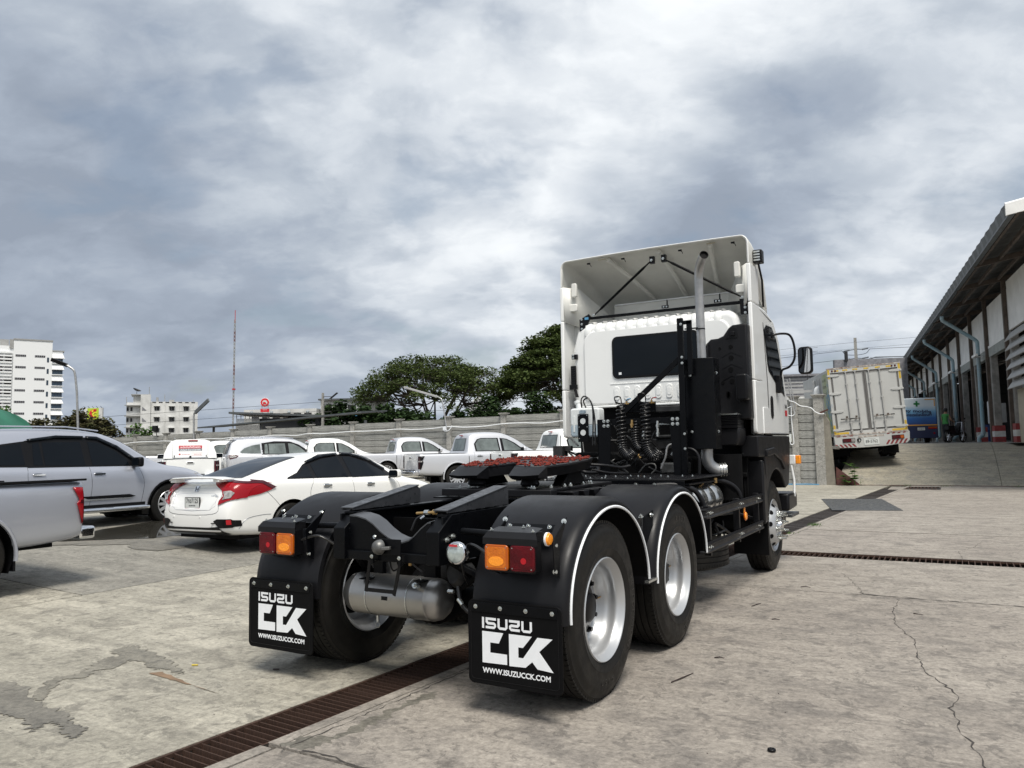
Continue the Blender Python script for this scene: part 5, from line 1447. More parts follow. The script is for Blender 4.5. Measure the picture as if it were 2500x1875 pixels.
# rear window
wz0, wz1 = 2.30, 2.815
wm = lambda y: mt_rows((1, 0, 0), (0, 0, 1), (0, -1, 0), (0, y, 0))
wf_ = G().prism(rrect(-.515, wz0, .56, wz1, .07, 6), .016, wm(RY + .002)).obj('rear_window', 'trim', T, bevel=.007, seg=3)
G().prism(rrect(-.487, wz0 + .028, .532, wz1 - .028, .05, 6), .003, wm(RY - .013)).obj('pane', 'glass', wf_)
G().box((-.43, RY - .0185, wz0 + .045), (-.395, RY - .0175, wz0 + .075)).obj('sticker', 'white_print', wf_)
# pressed ovals under the window
for k in range(8):
    x = -.47 + k * .132
    G().prism(rrect(x - .036, 2.04, x + .036, 2.205, .03, 5), .012, wm(RY + .003)).obj('pressed_panel', 'cab_white', T, bevel=.0055, seg=3)
    G().prism(rrect(x - .022, 2.075, x + .022, 2.165, .018, 5), .004, wm(RY - .009)).obj('pressed_panel', 'cab_white', T, bevel=.002, seg=2)
G().box((-.95, 4.33, 1.955), (.95, 4.40, 1.985)).obj('cab_lower_edge', 'cab_white', T, bevel=.01)
for x in (-.965, -1.0):
    G().tube([(x, 4.392, 2.0), (x, 4.388, 2.7), (x + .05, 4.40, 2.9)], .008, 6).obj('pillar_crease', 'cab_white', T, smooth=60)
# vent, hinge blocks on the left flank
v = G().box((-1.085, 4.34, 2.24), (-1.015, 4.37, 2.50)).obj('side_vent', 'trim', T, bevel=.008)
for k in range(8): G().box((-1.075, 4.334, 2.26 + k * .029), (-1.025, 4.34, 2.275 + k * .029)).obj('louvre', 'fender', v)
hg = G().box((-1.06, 4.33, 2.58), (-.99, 4.37, 2.64)).box((-1.10, 4.33, 2.20), (-1.0, 4.36, 2.26)).beam((-1.03, 4.33, 2.22), (-.98, 4.30, 2.10), .04, .01).obj('hinge_bracket', 'trim', T)
for p in ((-1.04, 4.33, 2.63), (-1.04, 4.33, 2.595)): bolt(hg, p, (0, -1, 0), .009)
# side skins (fairings) either side of the cab
def side_panel(sd):
    x = sd * 1.185
    a, b_ = sorted((x, x - sd * .045))
    o = G()
    for z0, z1 in ((1.60, 2.19), (2.197, 3.06), (3.067, 3.50)):
        m_ = mt_rows((0, 1, 0), (0, 0, 1), (1, 0, 0), (a, 0, 0))
        pts = [(4.285, z0), (4.66, z0), (4.66, z1), (4.285, z1)]
        if z0 == 1.60: pts = [(4.285, 1.66), (4.30, 1.61), (4.36, 1.595), (4.66, 1.595), (4.66, z1), (4.285, z1)]
        G().prism(pts, .045, m_).obj('side_fairing', 'cab_white', T, bevel=.012, seg=3)
side_panel(1); side_panel(-1)
# right side body with door
sb = G().prism([(4.60, 1.585), (6.16, 1.585), (6.19, 1.9), (6.10, 2.1), (5.75, 2.78), (5.45, 3.0), (5.0, 3.07), (4.60, 3.08)], .14, mt_rows((0, 1, 0), (0, 0, 1), (1, 0, 0), (1.04, 0, 0)))
sb.obj('door', 'cab_white', T, bevel=.03, seg=4, label='white driver side door')
G().prism([(4.62, 1.60), (4.98, 1.60), (4.98, 1.88), (4.9, 1.9), (4.62, 1.9)], .014, mt_rows((0, 1, 0), (0, 0, 1), (1, 0, 0), (1.178, 0, 0))).obj('lower_panel', 'cab_white', T, bevel=.01, seg=3)
wp = [(4.86, 2.82), (5.0, 2.89), (5.30, 2.90), (5.55, 2.78), (5.72, 2.55), (5.95, 2.08), (5.6, 2.16), (5.04, 2.34), (4.98, 2.42)]
wo = G().prism(wp, .008, mt_rows((0, 1, 0), (0, 0, 1), (1, 0, 0), (1.178, 0, 0))).obj('door_window', 'trim', T, bevel=.003)
cxm = sum(p[0] for p in wp) / len(wp); czm = sum(p[1] for p in wp) / len(wp)
G().prism([(cxm + (y - cxm) * .92, czm + (z - czm) * .92) for y, z in wp], .003, mt_rows((0, 1, 0), (0, 0, 1), (1, 0, 0), (1.1862, 0, 0))).obj('pane', 'glass', wo)
G().tube([(1.182, 4.83, 2.9), (1.184, 4.93, 2.2), (1.184, 4.95, 1.62)], .0035, 5).tube([(1.176, 4.62, 3.04), (1.184, 5.3, 2.97)], .004, 5).obj('door_gap', 'trim', T)
G().prism(rrect(5.06, 1.78, 5.20, 2.05, .06, 5), .012, mt_rows((0, 1, 0), (0, 0, 1), (1, 0, 0), (1.176, 0, 0))).obj('door_handle', 'trim', T, bevel=.004)
o = text_obj('lettering', '360', 'print_dark', T, mt_rows((0, 1, 0), (0, 0, 1), (1, 0, 0), (1.184, 5.92, 1.93)), .08, fitw=.14, fith=.05)
G().box((1.182, 5.92, 1.83), (1.1835, 6.06, 1.905)).obj('badge', 'print_red', T)
G().prism([(4.66, 1.585), (6.1, 1.585), (6.1, 1.60), (4.66, 1.60)], .02, mt_rows((0, 1, 0), (0, 0, 1), (1, 0, 0), (1.17, 0, 0))).obj('door_sill', 'trim', T)
# left side body
G().box((-1.18, 4.6, 1.585), (-1.04, 6.15, 3.05)).obj('door', 'cab_white', T, bevel=.04, seg=3, label='white near side door')
# cab floor and front
G().box((-1.1, 5.7, 1.98), (1.1, 6.2, 2.2)).obj('cab_front', 'cab_white', T, bevel=.08, seg=4)
G().box((-1.02, 4.45, 1.2), (1.02, 5.9, 1.965)).obj('dark_backdrop', 'dark_under', T)  # near-black box added as a backdrop for the shade under the cab
# ---- roof air deflector
def U_section(y, W, zt, zb, rc=.10, n=5):
    top = [(W, zb)] + [(W - rc * (1 - math.cos(RD(a))) * .8, zt - rc + rc * math.sin(RD(a))) for a in [90 * i / n for i in range(n + 1)]]
    half_ = top
    arch = [(x * k, zt + .012 * (1 - k * k)) for x, k in ((half_[-1][0], .66), (half_[-1][0], .33))]
    right = half_ + arch
    pts = right + [(0, zt + .014)] + [(-x, z) for x, z in right[::-1]]
    return [(x, y, z) for x, z in pts]
secs = [U_section(4.29, 1.165, 3.825, 3.51), U_section(4.33, 1.168, 3.835, 3.46), U_section(4.55, 1.165, 3.815, 3.30), U_section(4.9, 1.15, 3.73, 3.18), U_section(5.3, 1.12, 3.56, 3.10), U_section(5.7, 1.06, 3.34, 3.05), U_section(6.0, .98, 3.14, 3.02)]
k = len(secs[0])
g = G()
vs = [p for s_ in secs for p in s_]
g.add(vs, [(i * k + j, (i + 1) * k + j, (i + 1) * k + j + 1, i * k + j + 1) for i in range(len(secs) - 1) for j in range(k - 1)])
de = g.obj('roof_deflector', 'shell_white', T, smooth=60, label='large white moulded roof deflector seen from its hollow back', fix=True)
md = de.modifiers.new('t', 'SOLIDIFY'); md.thickness = .016; md.offset = -1 if de.data.polygons[0].normal.x > 0 or True else 1
# rolled rear lip
lip = [Vector(p) for p in secs[0]]
G().tube(lip, .007, 8).obj('deflector_lip', 'cab_white', T, smooth=60)
# inner moulding details
def inner_rib(x0, y0, z0, x1, y1, z1, r=.03):
    G().tube(smooth_path([(x0, y0, z0), ((x0 + x1) / 2, (y0 + y1) / 2, (z0 + z1) / 2 + .03), (x1, y1, z1)]), r, 8).obj('moulded_rib', 'shell_white', de, smooth=80)
inner_rib(-.55, 4.38, 3.79, -.30, 5.6, 3.36); inner_rib(.10, 4.38, 3.80, .10, 5.6, 3.37); inner_rib(.72, 4.38, 3.79, .50, 5.6, 3.36)
# lower base of the deflector: shallow tray standing on the roof
for sd in (1, -1):
    g = G().add([(sd * 1.155, 4.30, 3.50), (sd * 1.13, 4.30, 3.06), (sd * 1.02, 4.55, 3.0), (sd * .86, 4.9, 3.03), (sd * 1.0, 6.0, 3.03), (sd * 1.03, 4.5, 3.50), (sd * .80, 4.85, 3.22), (sd * .98, 5.9, 3.08)],
                [(0, 1, 2, 5), (5, 2, 3, 6), (6, 3, 4, 7)])
    o = g.obj('deflector_cheek', 'shell_white', de, smooth=40)
    md = o.modifiers.new('t', 'SOLIDIFY'); md.thickness = .02
    G().prism(rrect(-.06, -.05, .06, .05, .02, 3), .05, Matrix.Translation((sd * 1.05, 4.42, 3.24)) @ Matrix.Rotation(RD(90), 4, 'X')).obj('moulded_box', 'shell_white', de, bevel=.012)
    G().prism(rrect(-.035, -.09, .035, .09, .02, 3), .05, Matrix.Translation((sd * 1.02, 4.40, 3.46)) @ Matrix.Rotation(RD(90), 4, 'X')).obj('moulded_box', 'shell_white', de, bevel=.012)
g = G().add([(-.80, 5.15, 3.10), (.95, 5.15, 3.10), (.95, 5.15, 3.36), (-.80, 5.15, 3.36), (-.8, 5.17, 3.1), (.95, 5.17, 3.1), (.95, 5.17, 3.36), (-.8, 5.17, 3.36)], [(0, 1, 2, 3), (7, 6, 5, 4)])
g.obj('inner_wall', 'shell_white', de)
G().box((-.78, 5.12, 3.352), (.95, 5.15, 3.366)).obj('light_slit', 'white_print', de)  # white strip paints the bright slit of light between deflector and base
# struts, tie bar and their plates
for p, q in (((.02, 4.35, 3.70), (-.77, 4.40, 3.12)), ((.165, 4.35, 3.70), (1.06, 4.40, 3.14))):
    p, q = Vector(p), Vector(q); d = (q - p).normalized()
    s_ = G().tube([p, p + d * .10, p + d * .14, q - d * .14, q - d * .10, q], [.008, .010, .016, .016, .010, .008], 10).obj('deflector_strut', 'matt_black', T, smooth=40)
    bolt(s_, (p.x, p.y - .012, p.z), (0, -1, 0), .011); bolt(s_, (q.x, q.y - .012, q.z), (0, -1, 0), .012)
    G().box((p.x - .028, p.y, p.z - .035), (p.x + .028, p.y + .05, p.z + .05)).obj('strut_plate', 'trim', s_)
tb_ = G().beam((-.86, 4.40, 3.085), (1.10, 4.40, 3.085), .035, .035).obj('tie_bar', 'matt_black', T, bevel=.004)
for sd, x in ((-1, -.86), (1, 1.08)):
    G().prism([(x - .05, 3.12), (x + .06, 3.12), (x + .05, 3.06), (x - sd * -.05, 2.94), (x - .04, 2.94)] if sd > 0 else [(x - .10, 3.08), (x + .03, 3.14), (x + .06, 3.10), (x - .02, 2.95), (x - .10, 2.93)], .012, wm(4.385)).obj('corner_plate', 'trim', T)
    for dz in (3.08, 3.02, 2.96): bolt(T, (x - .07 if sd < 0 else x + .01, 4.372, dz), (0, -1, 0), .010)
G().box((-.885, 4.365, 3.07), (-.835, 4.372, 3.10)).obj('blue_tag', 'blue_label', T)
for x in (-.05, .62):
    s_ = G().box((x - .045, 5.0, 3.225), (x + .045, 5.012, 3.262)).box((x - .0 + .02, 5.0, 3.24), (x + .035, 5.012, 3.33)).obj('small_bracket', 'trim', T)
    bolt(s_, (x - .02, 5.0, 3.243), (0, -1, 0), .008); bolt(s_, (x + .02, 5.0, 3.243), (0, -1, 0), .008)
for x in (-.82, -.36, .36, .98):
    G().tube(smooth_path([(x, 4.40, 3.775), (x + .02, 4.40, 3.765), (x + .03, 4.40, 3.74)]), .004, 5).box((x - .02, 4.38, 3.772), (x + .02, 4.40, 3.79)).obj('lamp_socket', 'trim', de)
M['tape'] = mat('masking tape', (0.48, 0.42, 0.28), 0.7)
for x in (-.62, .74): G().box((x - .05, 4.335, 3.796), (x + .05, 4.352, 3.8)).obj('tape', 'tape', de)
# roof spot lights and side mirror
rl_ = G().box((1.17, 4.50, 3.54), (1.27, 4.62, 3.69)).obj('roof_lamp', 'trim', T, bevel=.01)
for k in range(4): G().box((1.18, 4.492, 3.56 + k * .032), (1.25, 4.50, 3.578 + k * .032)).obj('lamp_fin', 'zinc', rl_)
G().tube([(1.20, 4.62, 3.58), (1.19, 4.85, 3.4), (1.17, 4.95, 3.1)], .012, 8).obj('lamp_stay', 'trim', rl_, smooth=60)
mm = G().tube(smooth_path([(1.18, 5.30, 2.80), (1.28, 5.36, 2.82), (1.37, 5.42, 2.80), (1.41, 5.45, 2.68), (1.41, 5.45, 2.52), (1.35, 5.45, 2.42), (1.26, 5.45, 2.38), (1.235, 5.45, 2.30)], 8), .014, 10).obj('mirror_arm', 'trim', T, smooth=60)
G().box((1.18, 5.40, 2.10), (1.24, 5.50, 2.32)).box((1.16, 5.24, 2.76), (1.20, 5.34, 2.84)).obj('arm_mount', 'trim', mm, bevel=.01)
md_ = Vector((-.15, -1, .02)).normalized()
mtm = Matrix.Translation((1.50, 5.60, 2.50)) @ frame(md_)
# orient: frame x axis is up x d -> roughly horizontal
g = G().prism(rrect(-.085, -.17, .085, .17, .05, 6), .07, mtm @ Matrix.Translation((0, 0, -.07)))
g.obj('mirror_housing', 'trim', mm, bevel=.02, seg=4)
M['mirror'] = mat('mirror glass', (0.55, 0.57, 0.60), 0.02, metal=1.0)
G().prism(rrect(-.068, -.15, .068, .15, .04, 6), .003, mtm).obj('mirror_glass', 'mirror', mm)
# ================================================================ CARS
def lerp_tab(tab, y):
    if y <= tab[0][0]: return tab[0][1]
    for (a, va), (b_, vb) in zip(tab, tab[1:]):
        if y <= b_:
            t = (y - a) / (b_ - a) if b_ > a else 1
            return va + (vb - va) * t
    return tab[-1][1]

def car_body(sp):
    """lofted body shell. sp: tables over y (rear 0 .. front L). returns mesh + BVH"""
    ys = sp['ys']
    rings = []
    for y in ys:
        w_ = lerp_tab(sp['w'], y); zb = lerp_tab(sp['zb'], y); zl = lerp_tab(sp['belt'], y)
        zt = lerp_tab(sp['top'], y); wt = lerp_tab(sp['wt'], y)
        zm = zb + (zl - zb) * .52
        h = zt - zl
        ring = [(0, zb), (w_ * .80, zb), (w_ * .955, zb + .03), (w_ * .985, zb + .12), (w_, zm), (w_ * .992, zl - .13), (w_ * .975, zl - .03), (w_ * .935, zl + .005),
                (w_ * .93 + (wt - w_ * .93) * .5, zl + h * .45), (wt + .015, zl + h * .82), (wt - .03, zl + h * .95), (wt * .72, zt - .004), (0, zt)]
        if h < .12:
            ring[8] = (w_ * .90, zl + h * .35); ring[9] = (w_ * .82, zl + h * .6); ring[10] = (w_ * .70, zl + h * .8); ring[11] = (w_ * .45, zt - .004)
        rings.append([(x, y + sp['shear'](y, z) if 'shear' in sp else y, z) for x, z in ring])
    k = len(rings[0])
    vs, fs = [], []
    full = []
    for r in rings:
        full.append(r + [(-x, y, z) for x, y, z in r[-2:0:-1]])
    m = len(full[0])
    for r in full: vs += r
    n = len(full)
    for i in range(n - 1):
        for j in range(m):
            fs.append((i * m + j, i * m + (j + 1) % m, (i + 1) * m + (j + 1) % m, (i + 1) * m + j))
    # ends: inset ring then strip across
    def cap(base, flip, dy):
        # quads between mirrored points
        for j in range(1, k - 2):
            a, b_, c, d = base + j, base + j + 1, base + (m - j - 1), base + (m - j)
            fs.append((a, b_, c, d) if flip else (d, c, b_, a))
        j = k - 2
        fs.append((base + j, base + j + 1, base + j + 2) if flip else (base + j + 2, base + j + 1, base + j))
        fs.append((base, base + 1, base + m - 1) if flip else (base + m - 1, base + 1, base))
    cap(0, True, 0); cap((n - 1) * m, False, 0)
    me = bpy.data.meshes.new('tmp'); me.from_pydata(vs, [], fs)
    bm = bmesh.new(); bm.from_mesh(me)
    bmesh.ops.recalc_face_normals(bm, faces=bm.faces)
    bm.to_mesh(me); bm.free()
    ob = bpy.data.objects.new('tmp', me); C.objects.link(ob)
    md = ob.modifiers.new('s', 'SUBSURF'); md.levels = 2; md.render_levels = 2
    dg = bpy.context.evaluated_depsgraph_get()
    me2 = bpy.data.meshes.new_from_object(ob.evaluated_get(dg))
    bpy.data.objects.remove(ob); bpy.data.meshes.remove(me)
    bvh = BVHTree.FromPolygons([v.co.copy() for v in me2.vertices], [tuple(p.vertices) for p in me2.polygons])
    # wheel openings
    bm = bmesh.new(); bm.from_mesh(me2)
    for (wy, wz, wr) in sp['arch']:
        near = [f for f in bm.faces if all(abs(v.co.y - wy) < wr * 1.6 and abs(v.co.z - wz) < wr * 1.6 for v in f.verts)]
        bmesh.ops.subdivide_edges(bm, edges=list({e for f in near for e in f.edges}), cuts=1, use_grid_fill=True)
        kill = []
        for f in bm.faces:
            c = f.calc_center_median()
            if math.hypot(c.y - wy, c.z - wz) < wr and (abs(c.x) > .45):
                kill.append(f)
        bmesh.ops.delete(bm, geom=kill, context='FACES')
        for v in bm.verts:
            if v.is_boundary or any(e.is_boundary for e in v.link_edges):
                d = math.hypot(v.co.y - wy, v.co.z - wz)
                if 0 < d < wr * 1.35 and abs(v.co.x) > .45 and v.co.z > wz - wr * .9:
                    s_ = wr / d
                    v.co.y = wy + (v.co.y - wy) * s_; v.co.z = wz + (v.co.z - wz) * s_
    bm.normal_update()
    me3 = bpy.data.meshes.new('body'); bm.to_mesh(me3); bm.free()
    bpy.data.meshes.remove(me2)
    return me3, bvh

def decal(bvh, poly, axis, m, name, parent, off=.004, step=.09, thick=0.0, sgn=1, smooth=40):
    """polygon drawn in a side / rear / top view and laid on the body.
    axis 'x': poly is (y,z), thrown from +sgn*X ; 'y': poly is (x,z) thrown from the rear ; 'z': poly is (x,y) from above"""
    bm = bmesh.new()
    pts = []
    for i in range(len(poly)):
        p, q = Vector(poly[i]), Vector(poly[(i + 1) % len(poly)])
        kk = max(1, int((q - p).length / step))
        for j in range(kk): pts.append(p.lerp(q, j / kk))
    f = bm.faces.new([bm.verts.new((p[0], p[1], 0)) for p in pts])
    for ax in (0, 1):
        lo, hi = min(p[ax] for p in pts), max(p[ax] for p in pts)
        c = lo + step
        while c < hi - .01:
            no = (1, 0, 0) if ax == 0 else (0, 1, 0)
            bmesh.ops.bisect_plane(bm, geom=bm.verts[:] + bm.edges[:] + bm.faces[:], plane_co=tuple(c * n for n in no), plane_no=no)
            c += step
    bmesh.ops.triangulate(bm, faces=bm.faces[:])
    bad = False
    for v in bm.verts:
        a, b_ = v.co.x, v.co.y
        if axis == 'x': o, d = Vector((sgn * 3, a, b_)), Vector((-sgn, 0, 0))
        elif axis == 'y': o, d = Vector((a, -3, b_)), Vector((0, 1, 0))
        elif axis == 'f': o, d = Vector((a, 9, b_)), Vector((0, -1, 0))
        else: o, d = Vector((a, b_, 5)), Vector((0, 0, -1))
        hit, nrm, idx, dist = bvh.ray_cast(o, d)
        if hit is None:
            near, nn, _, _ = bvh.find_nearest(o + d * 2.2)
            hit, nrm = near, nn
        if nrm.dot(d) > 0: nrm = -nrm
        v.co = hit + nrm * off
    # orient outwards
    bm.normal_update()
    me = bpy.data.meshes.new(name); bm.to_mesh(me); bm.free()
    dirv = {'x': Vector((sgn, 0, 0)), 'y': Vector((0, -1, 0)), 'f': Vector((0, 1, 0)), 'z': Vector((0, 0, 1))}[axis]
    if sum((p.normal.dot(dirv)) for p in me.polygons) < 0: me.flip_normals()
    o = link_mesh(name, me, parent, m, smooth=smooth)
    if thick:
        md = o.modifiers.new('t', 'SOLIDIFY'); md.thickness = thick; md.offset = 1
    return o

def seam(bvh, pts, axis, parent, r=.003, m='trim', name='panel_gap', sgn=1, n=5, off=0.0):
    out = []
    P_ = smooth_path([(a, b_, 0) for a, b_ in pts], n) if len(pts) > 2 else [Vector((pts[0][0] + (pts[1][0] - pts[0][0]) * i / 10, pts[0][1] + (pts[1][1] - pts[0][1]) * i / 10, 0)) for i in range(11)]
    for p in P_:
        a, b_ = p.x, p.y
        if axis == 'x': o, d = Vector((sgn * 3, a, b_)), Vector((-sgn, 0, 0))
        elif axis == 'y': o, d = Vector((a, -3, b_)), Vector((0, 1, 0))
        else: o, d = Vector((a, b_, 5)), Vector((0, 0, -1))
        hit, nrm, idx, dist = bvh.ray_cast(o, d)
        if hit is not None: out.append(hit + (nrm if nrm.dot(d) < 0 else -nrm) * off)
    if len(out) > 1:
        return G().tube(out, r, 5).obj(name, m, parent, smooth=60)

def on(bvh, axis, a, b_, sgn=1):
    if axis == 'x': o, d = Vector((sgn * 3, a, b_)), Vector((-sgn, 0, 0))
    elif axis == 'y': o, d = Vector((a, -3, b_)), Vector((0, 1, 0))
    else: o, d = Vector((a, b_, 5)), Vector((0, 0, -1))
    hit, nrm, _, _ = bvh.ray_cast(o, d)
    if hit is None: hit, nrm, _, _ = bvh.find_nearest(o + d * 2.2)
    if nrm.dot(d) > 0: nrm = -nrm
    return hit, nrm

WH = {}
def wheel_meshes(r, w_, spokes, key):
    if key in WH: return WH[key]
    rr_ = r * .66
    t = G().lathe([(rr_, -w_), (r * .80, -w_ + .005), (r * .94, -w_ + .01), (r, -w_ + .03), (r, -w_ * .62), (r - .008, -w_ * .6), (r - .008, -w_ * .56), (r, -w_ * .54), (r, -w_ * .4), (r - .008, -w_ * .38), (r - .008, -w_ * .34), (r, -w_ * .32), (r, -.03), (r * .94, -.008), (r * .80, .0), (rr_ + .01, -.006), (rr_, -.015)], n=44).mesh('tyre')
    t.materials.append(M['rubber']); t.shade_smooth(); t.set_sharp_from_angle(angle=RD(35))
    g = G().lathe([(rr_, -w_ + .01), (rr_ - .02, -w_ + .02), (rr_ - .02, -.04), (rr_ - .005, -.02), (rr_ + .004, -.008), (rr_, -.004), (rr_ - .012, -.008), (rr_ - .02, -.02)], n=44)
    for i in range(spokes):
        a = 2 * PI * i / spokes
        m_ = Matrix.Rotation(a, 4, 'Z')
        ww = .055 * (10 / spokes) * r / .35
        g.add([m_ @ Vector(p) for p in ((.05, -ww * .8, -.04), (.05, ww * .8, -.04), (rr_ - .015, ww * .5, -.03), (rr_ - .015, -ww * .5, -.03), (.05, -ww * .6, -.015), (.05, ww * .6, -.015), (rr_ - .015, ww * .35, -.008), (rr_ - .015, -ww * .35, -.008))],
              [(4, 5, 6, 7), (0, 4, 7, 3), (1, 2, 6, 5), (0, 3, 2, 1)])
    g.lathe([(0, -.006), (.035, -.006), (.06, -.012), (.075, -.02), (.075, -.05)], n=20)
    rm = g.mesh('rim'); rm.materials.append(M['alloy']); rm.shade_smooth(); rm.set_sharp_from_angle(angle=RD(30))
    b_ = G().cyl((0, 0, -w_ * .8), (0, 0, -.07), rr_ - .022, 24).mesh('brake'); b_.materials.append(M['dark_under'])
    WH[key] = (t, rm, b_)
    return WH[key]

def car_wheels(root, pos, r, w_=.22, spokes=10, key='a'):
    t, rm, b_ = wheel_meshes(r, w_, spokes, key)
    for (x, y) in pos:
        m_ = Matrix.Translation((x, y, r)) @ (RX if x > 0 else LX)
        o = bpy.data.objects.new('wheel', t); C.objects.link(o); o.parent = root; o.matrix_local = m_
        for nm, me in (('rim', rm), ('brake', b_)):
            c = bpy.data.objects.new(nm, me); C.objects.link(c); c.parent = o

def liners(root, sp, W):
    for (wy, wz, wr) in sp['arch']:
        for sd in (1, -1):
            g = G()
            n = 18
            vs = []
            for i in range(n + 1):
                a = RD(-25 + 230 * i / n)
                vs += [(sd * (W - .02), wy + (wr - .002) * math.cos(a), wz + (wr - .002) * math.sin(a)), (sd * .42, wy + (wr - .002) * math.cos(a), wz + (wr - .002) * math.sin(a))]
            g.add(vs, [(2 * i, 2 * i + 1, 2 * i + 3, 2 * i + 2) for i in range(n)])
            g.add([(sd * .42, wy + wr * math.cos(RD(-25 + 230 * i / n)), wz + wr * math.sin(RD(-25 + 230 * i / n))) for i in range(n + 1)], [tuple(range(n + 1))])
            g.obj('wheel_arch_liner', 'dark_under', root)

def floor_pan(root, L, W, zb, y0=.3, y1=None):
    G().box((-W * .8, y0, zb - .03), (W * .8, y1 or L - .4, zb + .25)).obj('underbody', 'dark_under', root)

def mirror(root, x, y, z, m='pearl', s=1.0):
    sd = 1 if x > 0 else -1
    o = G().prism(rrect(-.11 * s, -.07 * s, .11 * s, .07 * s, .045, 5), .10, mt_rows((1, 0, 0), (0, 0, 1), (0, -1, 0), (x, y + .06, z))).obj('door_mirror', m, root, bevel=.028, seg=4)
    G().prism(rrect(-.09 * s, -.055 * s, .09 * s, .055 * s, .035, 5), .004, mt_rows((1, 0, 0), (0, 0, 1), (0, -1, 0), (x, y - .041, z))).obj('mirror_glass', 'glass', o)
    G().prism(rrect(-.10 * s, -.062 * s, .10 * s, .062 * s, .04, 5), .006, mt_rows((1, 0, 0), (0, 0, 1), (0, -1, 0), (x, y - .036, z))).beam((x - sd * .16, y + .02, z - .06), (x - sd * .05, y + .02, z - .05), .03, .03).obj('mirror_shell', 'trim', o)

def handle(root, bvh, y, z, m='chrome', sgn=1, w_=.17):
    p, n_ = on(bvh, 'x', y, z, sgn)
    o = G().prism(rrect(-w_ / 2, -.018, w_ / 2, .018, .017, 5), .012, mt_rows((0, 1, 0), (0, 0, 1), (1, 0, 0), (p.x + sgn * .022 - (.012 if sgn > 0 else 0), y, z))).obj('door_handle', m, root, bevel=.005)
    decal(bvh, rrect(y - w_ * .42, z - .035, y + w_ * .30, z + .028, .03, 4), 'x', 'grey_paint' if m == 'chrome' else 'trim', 'handle_recess', o, off=.0015, sgn=sgn, step=.06)

